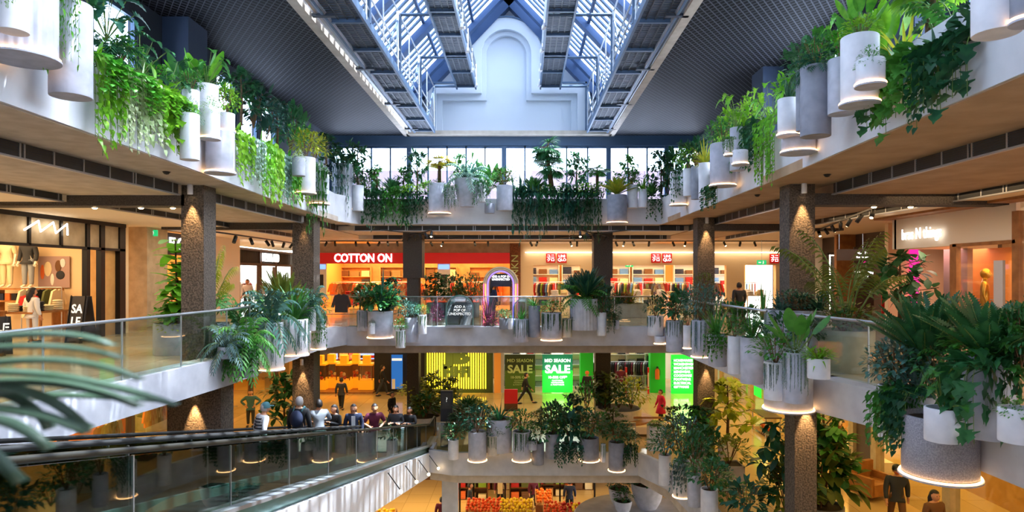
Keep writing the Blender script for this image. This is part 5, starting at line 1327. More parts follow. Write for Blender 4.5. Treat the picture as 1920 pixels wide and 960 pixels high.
    me, shm, lgm, shs, hairm, eyes, mouth, c0 = PC[key]
    t = thing(name, label, name if name == 'mannequin' else 'person', loc, rz, group); sc = h/1.775; s3 = (sc*1.13,sc*1.13,sc)
    def put(m, nm, mt):
        m2 = m.copy(); m2.materials.clear(); m2.materials.append(M[mt]); m2.polygons.foreach_set('use_smooth',[True]*len(m2.polygons)); return inst(m2, nm, t, sc=s3)
    put(me, 'body', gold or skin)
    if shirt: put(shm, 'shirt', 'cloth_'+shirt if 'cloth_'+shirt in M else shirt)
    if legs: put(lgm, 'trousers', 'cloth_'+legs)
    if not gold:
        for s_ in shs: put(s_, 'shoe', 'black')
        put(hairm.mesh('hair', hair, True), 'hair', hair); inst(eyes, 'eyes', t, sc=s3); inst(mouth, 'mouth', t, sc=s3)
    if hat:
        mb = MB(); mb.lathe([(0,.158),(.066,.14),(.1,.09),(.108,.03),(.108,.0)], tuple(c0), 16); mb.obox((c0.x, c0.y-.13, c0.z+.03), (.13,.1,.012)); o = mb.build('cap', hat, t, True); o.scale = s3
    if skirt: o = MB().lathe([(.12,1.02),(.17,.85),(.25,.5),(.24,.5),(.12,.98)], n=16).build('skirt', 'cloth_'+shirt, t, True); o.scale = s3
    if extra == 'backpack':
        mb = MB(); mb.sphere((0,.2,1.22), .2, 14, 10, (.8,.55,1.15)); o = mb.build('backpack', 'cloth_navy', t, True); o.scale = s3
        for s in (-1,1): o = MB().tube([(s*.1,.14,1.4),(s*.12,-.02,1.5),(s*.13,-.13,1.4),(s*.12,-.12,1.2)], .02, 6).build('backpack_strap','cloth_teal',t,True); o.scale = s3
    if extra == 'stripes':
        for z in (1.12,1.2,1.28,1.36):
            o = MB().lathe([(.16,z),(.168,z+.01),(.168,z+.03),(.16,z+.04)], (0,sy(z),0), 20).build('shirt_stripe','cloth_charcoal',t,True); o.scale = (sc*1.2,sc*.88,sc)
    if extra == 'mask':
        o = MB().sphere(tuple(c0+Vector((0,-.062,-.05))), .07, 12, 8, (.95,.75,.7)).build('face_cover','cloth_orange',t,True); o.scale = s3
    if extra == 'print':
        o = MB().box(-.05,.05,-.135,-.128,1.25,1.36).build('shirt_print','cloth_white',t); o.scale = s3
    if extra == 'open':
        o = MB().box(-.055,.055,-.14,-.12,1.0,1.4).build('inner_shirt','cloth_white',t); o.scale = s3
    if extra == 'apron': o = MB().box(-.12,.12,-.15,-.13,.75,1.35).build('apron','cloth_cream',t); o.scale = s3
    return t
# riders on the travelator
def rider(px, y, rz, h, label, **k):
    x = (px-VX)*y/F; return person((x, y, belt_z(y)+.012), rz, h, label, **k)
rider(485,14.6,PI*.75,1.55,'person in a striped jumper and blue cap riding the travelator', shirt='white', legs='khaki', skin='skin_a', hair='hair_grey', hat='cloth_teal', extra='stripes', lean=.2)
rider(561,17.3,PI*1.0,1.78,'grey haired person with a navy backpack riding the travelator', shirt='black', legs='charcoal', skin='skin_c', hair='hair_grey', extra='backpack')
rider(598,18.6,PI*1.15,1.74,'person in a light grey shirt and jeans seen from behind', shirt='grey', legs='denim', skin='skin_a', arms='rail')
rider(627,19.4,-.5,1.6,'person with dark hair in a black top holding a phone', shirt='black', legs='black', skin='skin_a', long=True, arms='phone')
rider(663,19.4,.2,1.62,'person in an open navy jacket, white shirt and jeans on the travelator', shirt='navy', legs='denim', skin='skin_a', long=True, extra='open')
rider(701,19.9,.35,1.68,'person in a maroon T shirt with white print leaning on the rail', shirt='maroon', legs='denim', skin='skin_a', arms='rail', sleeve=0, lean=.25, extra='print')
rider(742,21.4,0,1.62,'person in dark clothes between the maroon shirt rider and the last rider', shirt='charcoal', legs='olive', skin='skin_a', long=True, arms='fold')
rider(768,22.4,-.3,1.58,'person in black at the foot of the travelator', shirt='black', legs='maroon', skin='skin_b', arms='fold')
def walker(px, ybase, z, rz, h, label, **k):
    y = (E-z)*F/(ybase-VY); return person(((px-VX)*y/F, y, z+.01), rz, h, label, **k)
walker(986,757,Z1,PI*.5,1.62,'person in black walking past the green sale posters', shirt='black', legs='black', walk=1.2)
walker(1239,792,Z1,-PI*.4,1.5,'person in a bright pink coat walking before the green list', shirt='pink', legs='charcoal', skirt=True, walk=.5)
walker(640,768,Z1,PI,1.6,'person in dark clothes walking in front of the yellow lit machines', shirt='charcoal', legs='black', walk=.6, skin='skin_a')
walker(717,742,Z1,PI*.6,1.7,'tall dark figure beside the yellow lit machines', shirt='black', legs='charcoal', walk=.9)
walker(1164,741,Z1,PI,1.65,'shopper in a maroon jacket at the white store racks', shirt='maroon', legs='charcoal')
walker(1101,752,Z1,-.4,1.6,'person in black with orange cap by the green pillar', shirt='black', legs='charcoal', hat='cloth_orange')
walker(470,800,Z1,.2,1.65,'person with raised elbows seen through the warm shop window', shirt='teal', legs='charcoal', arms='hip')
walker(735,800,Z1,1.2,1.55,'person in black behind the maroon shirt rider', shirt='black', legs='black')
person((9.85,16.9,Z1+.01), -.35, 1.76, 'person in a dark jacket with orange face cover walking on the lower walkway', shirt='charcoal', legs='brown', skin='skin_a', hat='black', walk=.8, extra='mask')
person((9.75,15.2,Z1+.01), .2, 1.66, 'woman with long dark hair walking on the lower walkway', shirt='brown', legs='brown', skin='skin_a', long=True)
person((P(60,0,18.3).x,18.3,Z2+.01), PI*.9, 1.6, 'woman with long dark hair and white top near the clothes table', shirt='white', legs='white', skin='skin_a', long=True)
person((P(1386,0,25).x,25,Z2+.01), PI, 1.65, 'dark figure walking before the white shop, lingerie side', shirt='charcoal', legs='brown', walk=.7)
person((P(922,0,27).x,27,Z2+.01), PI*.8, 1.6, 'person in dark clothes just behind the glowing arch', shirt='navy', legs='charcoal', long=True)
person((-12.0,17.2,Z1+.01), PI, 1.65, 'dark silhouette seen low through the travelator glass near the red shrub', shirt='charcoal', legs='black', long=True)
person((-12.6,16.6,Z1+.01), PI*.8, 1.7, 'grey topped silhouette seen low through the travelator glass', shirt='grey', legs='black')
# left shop shopfront (x = -13.4)
XS = -13.4
awall('zigzag_shop_end', -22, XS, 21.5, 21.7, Z2, zt, 'cream'); awall('zigzag_shop_back', -22, -21.8, 4, 21.5, Z2, zt, 'cream')
fr_ = MB()
for a, b in ((21.15,21.45),(20.2,20.4),(19.55,19.7)): fr_.box(XS-.1, XS+.06, a, b, Z2, zt)
fr_.box(XS-.1, XS+.08, 4, 21.45, zt-.12, zt+.02); fr_.box(XS-.08, XS+.06, 4, 21.45, E+.74, E+.82)
for y in (11,12.7,14.4,16.05,17.3,18.5): fr_.box(XS-.06, XS+.06, y-.04, y+.04, E+.78, zt)
struct('trim_zigzag_shop_frame', fr_, 'blackmetal')
g = MB().box(XS-.02, XS+.0, 4, 21.2, E+.82, zt-.1); struct('wall_zigzag_fascia', g, 'beige_stone')
struct('wall_zigzag_wood', MB().box(XS-.5, XS-.1, 20.45, 21.15, Z2, E+.8), 'wood_pale')
t = thing('zigzag_sign', 'white lit zigzag line sign above the clothes shop entrance', 'sign', (XS+.1, 16.4, E+1.18))
pts = [(x,y) for x,y in ((37,431),(64,414),(68,434),(92,417),(97,437),(118,420),(119,441))]
q = [Vector((XS+.12, XS*F/(px-VX), 0)) for px, py in pts]
for v, (px, py) in zip(q, pts): v.z = E+(VY-py)*v.y/F
MB(t.location).tube(q, .027, 6).build('light_tube', 'led_white', t)
lamp('AREA', (-17.0,17.5,zt-.15), 420, (1,.66,.32), 5, 6, name='shop_ceiling_light')
lamp('AREA', (-17.0,10.5,zt-.15), 200, (1,.66,.32), 5, 5, name='shop_ceiling_light')
ex = lambda px: (px-VX)*21.3/F
ez = lambda py: E+(VY-py)*21.3/F
t = poster(ex(96), 21.45, ez(510), 1.05, 1.05, 0, 'pinkish', 'square photograph of reclining people on the zigzag shop wall')
for i, (x, z, a, b, m) in enumerate(((-.2,.1,.28,.5,'cloth_cream'),(.15,.2,.22,.4,'cloth_brown'),(.22,-.1,.3,.3,'cloth_charcoal'),(-.05,-.25,.14,.4,'paper'),(-.38,.0,.14,.5,'cloth_orange'),(.3,.3,.2,.3,'cloth_white'))):
    MB().sphere((x,-.035,z), .5, 10, 6, (a,.02,b)).build('figure_print', m, t, True)
t = thing('wall_shelf', 'long orange timber shelf with boxes under two dressed mannequins', 'shelf', (ex(65),21.0,Z2))
for z in (540,562): MB().box(-1.0,1.0,-.25,.25,ez(z)-Z2-.05,ez(z)-Z2).build('shelf','wood',t)
for x in (-1,.97): MB().box(x,x+.05,-.25,.25,0,ez(540)-Z2).build('upright','wood',t)
person((ex(27),21.0,ez(540)), 0, 1.75, 'mannequin in cream trousers standing on the orange shelf', shirt='cream', legs='cream', gold='mannequin_white', name='mannequin', sleeve=0)
person((ex(66),21.0,ez(540)), 0, 1.75, 'mannequin in flared grey jeans and dark jacket on the orange shelf', shirt='charcoal', legs='grey', gold='mannequin_white', name='mannequin')
for i, (px, c) in enumerate(((12,'black'),(22,'navy'),(34,'orange'),(46,'black'),(58,'charcoal'))):
    o = MB((ex(px),20.95,ez(562))).box(ex(px)-.08,ex(px)+.08,20.85,21.1,ez(562),ez(562)+.22).build('shoe_box','cloth_'+c); props(o,'%s small box from the shop corner on the lower orange shelf' % ORD[i],'box','boxes on the orange shelf')
table(-15.2,17.2,Z2,1.9,1.1,.95,PI/2,'wood','long wooden table of folded clothes at the zigzag shop entrance',['red','cream','khaki','charcoal','cream','white'],'clothes piled on the zigzag shop table')
table(-14.4,18.9,Z2,1.5,.9,.9,PI/2,'wood','second wooden clothes table beside the black sale board',['cream','charcoal','cream','cream'],'clothes piled beside the sale board')
rack(ex(108),20.6,Z2,1.1,.3,['cream','charcoal','black','olive'],'rack with a red sleeved top under the photograph','clothes on the rack beneath the photograph',5,1.55)
o = inst(garment_mesh('cream'),'raglan_shirt',None,(ex(103),20.2,ez(551)),0); props(o,'cream top with red sleeves hanging at the rack front','shirt')
for s in (-1,1): MB().vprism([(s*.06,.01),(s*.25,-.05),(s*.38,-.5),(s*.27,-.55),(s*.17,-.22)],-.045,.045).build('sleeve','cloth_red',o)
def aboard(px, y, rz, h, w, body, label, m='sign_dark', tm='text_soft'):
    x = (px-VX)*y/F; t = thing('sale_board', label, 'sign', (x,y,Z2), rz); MB().obox((0,-.15,h/2),(w,.03,h),rx=-.14).build('front_panel',m,t); MB().obox((0,.15,h/2),(w,.03,h),rx=.14).build('rear_panel',m,t)
    for s in (-1,1): MB().tube([(s*w*.42,-.28,0),(s*w*.42,-.08,h+.02)],.015,5).build('leg','blackmetal',t)
    for i, ln in enumerate(body): text(ln, .34*w/.6, tm, t, (0,-.172+.14*((h*.72-i*.36)-h/2),h*.72-i*.36), (PI/2-.14,0,0), bold=.02, ext=.004)
aboard(152, 18.6, -.25, 1.35, .62, ['SA','LE'], 'black folding board reading SALE at the clothes shop entrance')
aboard(-6, 15.6, .35, .95, .5, ['SALE'], 'dark board partly outside view beside the clothes shop', m='cloth_charcoal')
t = poster(ex(2), 20.5, ez(465), .35, .8, .1, 'sign_dark', 'black panel reading SALE hung in the zigzag shop corner', name='hanging_sign'); text('SALE', .2, 'text_soft', t, (0,-.04,0), (PI/2,-PI/2,0), ext=.004)
# beyond the zigzag shop along the travelator side
awall('side_shop_pier', -14.1, -13.3, 22.6, 23.9, Z2, zt, 'beige_stone'); 
awall('side_shop_back', -20, -19.8, 21.7, 41, Z2, zt, 'cream'); awall('side_shop_end', -20, -14, 30.2, 30.4, Z2, zt, 'orange_wall')
awall('side_pier_far', -14.3, -13.7, 28.3, 30.9, Z2, zt, 'warmwhite'); lamp('AREA', (-16.8,26,zt-.15), 420, (1,.66,.34), 4, 6, name='shop_ceiling_light')
SG = 'garments in the shop behind the fiddle leaf fig'
for i, (x, y) in enumerate(((-15.4,24.6),(-15.6,26.2),(-15.2,27.6),(-17.4,25.4),(-17.4,27.4))): rack(x, y, Z2, 1.3, PI/2+.2*i, ['cream','brown','khaki','orange','white'], '%s clothes rack from the stone pier inside the shop behind the fiddle leaf fig' % ORD[i], SG, 6, face=True)
for i, y in enumerate((24,26.4,28.8)): shelfunit(-19.5, y, Z2, 2.2, 2.5, PI/2+PI, ['cream','orange','khaki','white'], '%s tall shelf from the stone pier in the shop behind the fiddle leaf fig' % ORD[i], 'folded clothes behind the fiddle leaf fig', 5, 4, 'wood_pale')
t = thing('box_sign', 'dark box sign with white lit letters near the near stone column', 'sign', (-13.75,25.6,E+1.15), PI/2)
MB().box(-1.6,1.6,-.15,.15,-.42,.42).build('housing','sign_dark',t); text('FLOWST', .62, 'text_white', t, (.1,-.18,0), bold=.02)
def exitsign(x, y, z, label, rz=0):
    t = thing('exit_sign', label, 'sign', (x,y,z), rz); MB().box(-.22,.22,-.03,.03,-.11,.11).build('housing','green_sign',t)
    MB().box(-.16,-.04,-.04,-.03,-.03,.03).build('arrow','text_soft',t); MB().sphere((.07,-.035,.05),.025,8,5).build('running_figure','text_soft',t); MB().obox((.07,-.035,-.02),(.05,.01,.1),ry=.3).build('running_figure','text_soft',t)
    MB().tube([(0,0,.11),(0,0,max(.3,E+1.66-z))],.01,4).build('rod','metal',t)
exitsign(P(284,437,23).x, 23, P(284,437,23).z, 'small green exit sign beside the dark lettered box sign')
exitsign(P(1428,492,31).x, 31, P(1428,492,31).z, 'green and white exit sign hanging before the white shop')
exitsign(P(1180,497,36).x, 36, P(1180,497,36).z, 'tiny green exit sign inside the white shop')
# slatted fascia shop, angled end of the travelator side
g0 = Vector((-13.95,31,0)); g1 = Vector((-14.55,40.5,0)); dv = (g1-g0).normalized()
def gp(t_, off=0): p = g0+(g1-g0)*t_; return (p.x+off, p.y)
t = thing('shopfront', 'slatted shopfront outlined by a pale light line beside the second column', 'shopfront', (g0.x,g0.y,Z2)); o = t.location
mb = MB(o)
for a, b in ((0,.04),(.33,.36),(.6,.63),(.96,1)): mb.prism([gp(a,-.1),gp(b,-.1),gp(b,.08),gp(a,.08)], Z2, E+1.25)
for za, zb in ((E+.42,E+.55),(E+1.18,E+1.3)): mb.prism([gp(0,-.1),gp(1,-.1),gp(1,.1),gp(0,.1)], za, zb)
mb.build('frame','sign_brown',t)
mb = MB(o); mb.prism([gp(0,-.06),gp(1,-.06),gp(1,-.02),gp(0,-.02)], E+.55, E+1.2); mb.build('fascia','beige_stone',t)
mb = MB(o)
for i in range(60): mb.prism([gp(i/60,-.02),gp(i/60+.006,-.02),gp(i/60+.006,.02),gp(i/60,.02)], E+.55, E+1.2)
mb.build('slat','grille',t)
mb = MB(o); mb.prism([gp(0,.1),gp(1,.1),gp(1,.14),gp(0,.14)], E+1.3, E+1.34); mb.prism([gp(.955,.1),gp(.965,.1),gp(.965,.14),gp(.955,.14)], Z2, E+1.3); mb.prism([gp(.36,.0),gp(.6,.0),gp(.6,.04),gp(.36,.04)], E+.38, E+.41); mb.build('light_strip','led_white',t)
text('NEVERLAND', .62, 'text_white', t, (gp(.5,.14)[0]-o.x, gp(.5,.14)[1]-o.y, E+.86-Z2), (PI/2,0,PI/2+math.atan2(dv.y,dv.x)-PI/2), bold=.02, sx=.8)
lamp('AREA', (-16.6,35.5,zt-.15), 260, (1,.72,.45), 3.5, 8, name='shop_ceiling_light')
for i in range(4): rack(-15.9, 32.2+2.2*i, Z2, 1.3, PI/2, ['white','red','charcoal','cream'], '%s clothes rack from the viewer behind the slatted shopfront' % ORD[i], 'garments behind the slatted shopfront', 6, face=True)
awall('slatted_shop_back', -19.8,-18.6, 30.4, 41, Z2, zt, 'warmwhite')
person((P(464,0,33.4).x,33.4,Z2+.01), 0, 1.7, 'pale figure in a white jacket behind the slatted shopfront window', shirt='white', legs='charcoal')
# ---------------------------------------------------------------- SECOND FLOOR, LINGERIE SIDE (x = 11)
XB = 11.0
struct('wall_lingerie_fascia', MB().box(XB, XB+.25, 14.3, 19.0, E+.72, zt), 'warmwhite'); struct('wall_lingerie_fascia_end', MB().box(XB, XB+3, 18.9, 19.1, E+.72, zt), 'warmwhite')
struct('trim_lingerie_top', MB().box(XB-.5, XB+.02, 4, 19.2, zt-.06, zt), 'wood')
struct('trim_lingerie_window', MB().box(XB-.02, XB+.1, 16.25, 16.5, Z2, E+.75).box(XB-.02, XB+.1, 14.2, 14.4, Z2, E+1.4).box(XB-.02, XB+.1, 14.3, 16.4, E+.68, E+.76).box(XB-.02, XB+.1, 13.4, 13.7, Z2, zt), 'wood')
struct('window_90', MB().box(XB+.02, XB+.04, 14.4, 16.3, Z2+.05, E+.7), 'glass_shop')
struct('window_91', MB().box(XB+.02, XB+.04, 4, 14.2, Z2+.05, zt), 'glass_shop')
awall('lingerie_back', 18.8, 19, 4, 24, Z2, zt, 'orange_wall'); awall('lingerie_end', 11.9, 19, 20.9, 21.1, Z2, zt, 'cream'); awall('lingerie_inner', 12.9, 13.05, 15, 18.9, Z2, E+.7, 'orange_wall')
awall('lingerie_panel', 12.2, 12.35, 17.6, 18.6, Z2, E+.7, 'pinkish')
o = poster(12.72, 20.85, E-.25, .3, 2.6, 0, 'magenta_glow', 'magenta glowing panel just inside the lingerie shop entrance', name='glow_panel', cat='panel')
lamp('AREA', (12.0,15.6,E+.64), 60, (1,.6,.28), 1.6, 2.4, name='shop_ceiling_light'); lamp('AREA', (12.4,18.6,E+.7), 45, (1,.55,.5), 1.6, 1.6, name='shop_ceiling_light'); lamp('AREA', (15.5,12,zt-.1), 260, (1,.62,.3), 5, 8, name='shop_ceiling_light')
t = thing('neon_script_sign', 'white glowing lower case script sign on the lingerie shop fascia', 'sign', (XB-.08, 17.58, E+1.1), -PI/2)
text('bras N things', .44, 'text_sign', t, (0,-.02,0), ext=.012, bold=.0, sx=.74); lamp('AREA', (XB-.7,18,E+1.1), 1.5, (1,.9,.85), 1.8, .4, rot=(0,PI/2,0), name='sign_glow')
t = poster(12.85, 16.0, E+.15, 1.1, 1.2, -PI/2, 'paper', 'framed pale notice with a small red heart inside the lingerie window')
for i in range(4): MB().box(-.3,.3,-.04,-.03,.3-.16*i,.34-.16*i).build('text_line','cloth_orange',t)
MB().sphere((.35,-.04,-.35),.06,8,6,(1,.3,1)).build('heart','red',t)
person((11.85,16.45,Z2+.35), .9, 1.8, 'gold headed mannequin wearing a dark bra in the lingerie window', shirt=None, legs=None, gold='gold', name='mannequin')
MB((11.85,16.45,Z2)).lathe([(0,0),(.4,0),(.4,.35),(0,.35)], (11.85,16.45,Z2), 24).build('display_plinth','warmwhite'); props(bpy.data.objects['display_plinth'],'round plinth under the gold mannequin','plinth')
rack(12.5,15.1,Z2,1.4,PI/2,['pink','cream','red','orange','white'],'lingerie rack beside the gold mannequin','lingerie garments beside the gold mannequin',8,1.5,face=True)
rack(12.5,17.4,Z2,1.0,PI/2,['orange','pink','cream'],'lingerie rack behind the sago palm near the entrance','lingerie garments near the entrance',6,1.3,face=True)
poster(12.8,14.9,E-.6,.5,1.3,-PI/2,'orange_wall','orange glowing panel at the far edge of the lingerie window')
t = thing('stanchion_sign', 'tall narrow pale sign stand by the lingerie shop window edge', 'sign', (XB-.15,14.6,Z2), -PI/2); MB().box(-.14,.14,-.03,.03,.2,2.3).build('panel','white_box',t); MB().box(-.2,.2,-.12,.12,0,.03).build('base','blackmetal',t); MB().box(-.02,.02,-.02,.02,0,.3).build('post','blackmetal',t)
# slatted brown wall beyond
awall('brown_shopfront', 13.2, 18, 27.0, 27.2, Z2, zt, 'wood')
awall('brown_far', 14.0, 14.2, 19, 36, Z2, zt, 'sign_brown')
awall('brown_pier', P(1637,0,26).x, P(1655,0,26).x, 26.0, 26.5, Z2, zt, 'granite_dark')
awall('cream_column', fx(1500,30), fx(1546,30), 30, 30.3, Z2, zt, 'warmwhite')
t = thing('lit_doorway', 'doorway frame with a vertical pale light line behind the kentia palm', 'doorway', (fx(1570,29),29,Z2))
MB().box(-.5,-.42,-.1,.1,0,2.9).build('frame','sign_brown',t); MB().box(.42,.5,-.1,.1,0,2.9).build('frame','sign_brown',t); MB().box(-.5,.5,-.1,.1,2.85,2.95).build('frame','sign_brown',t)
MB().box(-.4,-.36,-.12,-.08,0,2.85).build('light_strip','led_white',t); MB().box(-.4,.42,-.12,-.08,2.8,2.84).build('light_strip','led_white',t); MB().box(-.36,.42,.05,.08,0,2.85).build('glass_door','glass_dark',t)
o = poster(fx(1595,28.5),28.5,E-.25,.5,2.3,0,'tube_yellow','panel glowing in place of the yellow lit opening behind the kentia palm','panel','glow_panel')  # glowing panel added in place of a yellow lit shop opening
t = poster(P(1619,518,24).x,24,P(1619,518,24).z,.75,2.2,0,'sign_brown','brown totem with pink and white lit words behind the kentia palm','sign','totem_sign'); MB().box(-.3,.3,-.04,0,Z2-P(1619,518,24).z,-1.09).build('base','sign_brown',t); text('VOLITION',.15,'text_white',t,(0,-.045,.12),bold=.02,ext=.005); text('dip',.14,'magenta_glow',t,(.05,-.045,.5),ext=.005,bold=.02); text('BEAUTY',.09,'text_white',t,(0,-.045,-.02),ext=.005)
t = poster(P(1600,478,19).x,19,P(1600,478,19).z,1.0,.33,0,'sign_brown','dark hanging direction sign with small white arrows','sign','direction_sign',.12)
text('<- ->',.14,'text_white',t,(.2,-.13,.05),ext=.003,bold=.02); text('Restrooms',.08,'text_white',t,(.2,-.13,-.07),ext=.003)
for s in (-.45,.25): MB().tube([(s,-.06,.16),(s,-.06,.62)],.012,5).build('rod','metal',t)
t = poster(P(1670,545,23).x,23,P(1670,545,23).z,.68,2.2,0,'red','tall red poster with dark centre beside the dark plant','poster'); MB().box(-.28,.28,-.045,-.03,-.3,.3).build('print','cloth_maroon',t); MB().box(-.3,.3,-.04,0,Z2-P(1670,545,23).z,-1.09).build('base','blackmetal',t)
lamp('AREA', (9.8,26,zt-.2), 130, (1,.66,.36), 3, 8, name='corridor_downlight'); lamp('AREA', (9.0,16.5,zt+.1), 60, (1,.66,.34), 1.6, 8, name='corridor_downlight')
lamp('AREA', (-11.4,20,zt-.15), 120, (1,.78,.5), 2.0, 12, name='corridor_downlight'); lamp('AREA', (0,30.5,zt-.15), 260, (1,.74,.45), 14, 2, name='corridor_downlight')
# ---------------------------------------------------------------- SECOND FLOOR atrium pieces
AY = 24.6; ax = (939-VX)*AY/F; az = Z2
t = thing('glowing_arch', 'tall arch outlined with pink, orange and violet neon tubes', 'arch', (ax,AY,az))
def archpts(r, h, n=24, y=0): return [(-r,y,0),(-r,y,h)]+[(r*math.cos(PI-PI*i/n),y,h+r*math.sin(PI-PI*i/n)) for i in range(1,n)]+[(r,y,h),(r,y,0)]
def archband(r0, r1, h, y0, y1, n=24):
    o_ = [(-r1,0),(-r1,h)]+[(r1*math.cos(PI-PI*i/n),h+r1*math.sin(PI-PI*i/n)) for i in range(1,n)]+[(r1,h),(r1,0)]
    i_ = [(-r0,0),(-r0,h)]+[(r0*math.cos(PI-PI*i/n),h+r0*math.sin(PI-PI*i/n)) for i in range(1,n)]+[(r0,h),(r0,0)]
    mb = MB()
    for k in range(len(o_)-1): mb.vprism([o_[k],o_[k+1],i_[k+1],i_[k]], y0, y1)
    return mb
archband(.44,.68,1.6,-.15,.25).build('frame','wood_pale',t)
for r, m in ((.645,'neon_pink'),(.575,'neon_orange'),(.49,'neon_blue')):
    MB().tube([(-r,-.18,.0),(-r,-.18,1.6)],.018,6).build('neon_tube',m,t); MB().tube([(r,-.18,.0),(r,-.18,1.6)],.018,6).build('neon_tube',m,t)
    archband(r-.02,r+.02,1.6,-.165,-.155).build('arch_line',m if 0 else ('neon_blue' if m == 'neon_blue' else 'cloth_cream'),t)
mb = MB(); mb.box(-.42,.42,-.02,.02,1.5,2.0); mb.build('header_panel','sign_dark',t)
text('ADD A POP OF\nUNEXPECTED',.11,'text_white',t,(0,-.04,1.83),ext=.004,bold=.02)
lamp('POINT', (ax-.55,AY-.5,az+.9), 4, (1,.3,.6), .1, name='neon_glow'); lamp('POINT', (ax+.55,AY-.5,az+.9), 4, (.6,.3,1), .1, name='neon_glow')
def archsign(px, y, w, h, label, body, m='glass_sign', rim='steel_blue'):
    x = (px-VX)*y/F; t = thing('arched_glass_sign', label, 'sign', (x,y,Z2+.1)); r = w/2
    archband(r-.045,r,h-r,-.04,.04).build('frame','metal' if rim == 'm' else rim,t)
    MB().vprism([(-r+.05,0.02),(-r+.05,h-r)]+[((r-.05)*math.cos(PI-PI*i/16),h-r+(r-.05)*math.sin(PI-PI*i/16)) for i in range(1,16)]+[(r-.05,h-r),(r-.05,0.02)][::1],-.006,.006).build('panel',m,t)
    if body: text(body,.13,'text_soft',t,(0,-.03,h*.5),ext=.003,bold=.015)
    MB().box(-r,r,-.1,.1,-.06,.02).build('base','metal',t)
archsign(862, 23.35, 1.02, 1.12, 'arched glass sign reading ADD A POP OF UNEXPECTED on the far balcony', 'ADD A\nPOP OF\nUNEXPECTED', 'glass_sign', 'teal_skirt')
archsign(983, 23.9, .82, 1.0, 'smaller arched glass screen without words beside the neon arch', None, 'glass_sign', 'teal_skirt')
plant('brome','lf_purple',((915-VX)*23.9/F,23.9,Z2),1.3,.7,'beside the foot of the neon arch'); plant('bush','lf_purple',((925-VX)*23.8/F,23.8,Z2),.6,.6,'in front of the neon arch'); plant('bush','lf_purple',((818-VX)*24.2/F,24.2,Z2),.9,.5,'behind the railing near the arched glass sign')
t = thing('mesh_bin_rack','wire crowd barrier with a dark jacket before the red sign shop','barrier',(fx(635,30),30,Z2))
for i in range(18): MB().tube([(-.9+.106*i,0,.1),(-.9+.106*i,0,1.0)],.012,4).build('bar','metal',t) if i % 3 == 0 else None
MB().tube([(-.9,0,1),(.9,0,1)],.02,5).build('top_rail','metal',t); MB().tube([(-.9,0,.1),(.9,0,.1)],.02,5).build('bottom_rail','metal',t)
o = inst(garment_mesh('charcoal'),'draped_jacket',None,(fx(640,29.9),29.9,Z2+1.05),0,(1.3,2,1.2)); props(o,'dark jacket draped over the wire barrier','jacket')
# tracks and spots on the second floor ceiling
def track(p, q, label):
    p, q = Vector(p), Vector(q); mb = MB(p); mb.tube([p,q],.03,4); o = mb.build('lighting_track','black'); return props(o,label,'lighting track')
SPM = []
def spot(x, y, z, label, on=False, rz=0, tilt=.6):
    if not SPM:
        a = MB(); a.tube([(0,0,0),(0,0,-.1)],.015,5); b = MB(); 
        d = Vector((0,-math.sin(.6),-math.cos(.6))); b.tube([Vector((0,0,-.1))-d*.06, Vector((0,0,-.1))+d*.17],.055,10)
        c = MB(); e = Vector((0,0,-.1))+d*.172; c.tube([e, e+d*.004],.042,10); SPM.extend([a.mesh('arm','black'), b.mesh('lamp_head','black',True), c.mesh('bulb','bulb_warm'), c.mesh('bulb','grille')])
    t = thing('track_spotlight', label, 'spotlight', (x,y,z), rz, label); inst(SPM[0],'arm',t); inst(SPM[1],'lamp_head',t); inst(SPM[2 if on else 3],'bulb',t)
zz = E+1.6
track((-11.4,31.5,zz),(12.5,31.5,zz),'long black lighting track across the far ceiling before the shops')
for i, px in enumerate((612,628,667,690,711,727,745,808,830,890,915,995,1007,1070,1082,1155,1170,1187,1217,1262,1285,1358,1388,1415)): spot((px-VX)*31.5/F, 31.5, zz, 'black spotlight on the long far ceiling track', px in (667,757,830,1070,1170,1285,1358), rz=(-.6,.5,PI,2.2)[i%4])
for sx, x0 in ((-1,-6.1),(1,4.7)):
    nm = 'far dark column near the red sign shop' if sx < 0 else 'far dark column near the white shop'
    track((x0+sx*-2.5,25.0,zz+.1),(x0+sx*-.4,29.5,zz),'diagonal black lighting track beside the '+nm); track((x0+2.6*sx*-.2,24.8,zz+.1),(x0-sx*3.3,29.0,zz),'second diagonal lighting track beside the '+nm)
    for i in range(6): spot(x0+sx*(-2.5+.35*i), 25.0+.75*i, zz+.08, 'black spotlight clustered round the '+nm, i % 3 == 0, rz=i*1.1)
    hood = MB()
    cx_ = -4.94 if sx < 0 else 3.53
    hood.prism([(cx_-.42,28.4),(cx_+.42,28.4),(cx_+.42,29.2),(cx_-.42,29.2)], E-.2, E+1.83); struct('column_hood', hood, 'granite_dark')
track((P(405,435,17).x,17,P(405,435,17).z),(P(560,457,31).x,31,P(560,457,31).z),'black lighting track running along the travelator side walkway')
for i, (px, y) in enumerate(((437,19),(468,21),(493,23.5),(497,24.5),(532,27),(545,29))): 
    tt = (y-17)/14; a = P(405,435,17); b = P(560,457,31); q = a+(b-a)*tt; spot(q.x, q.y, q.z, 'black spotlight on the travelator side track', False, rz=i)
track((P(1530,455,24).x,24,zz),(P(1650,432,15).x,15,zz),'black lighting track above the dark direction sign')
for i in range(7): a = Vector((P(1530,455,24).x,24,zz)); b = Vector((P(1650,432,15).x,15,zz)); q = a+(b-a)*(i+.5)/7; spot(q.x,q.y,q.z,'black spotlight on the track above the direction sign', i % 2 == 0, rz=i*.9)
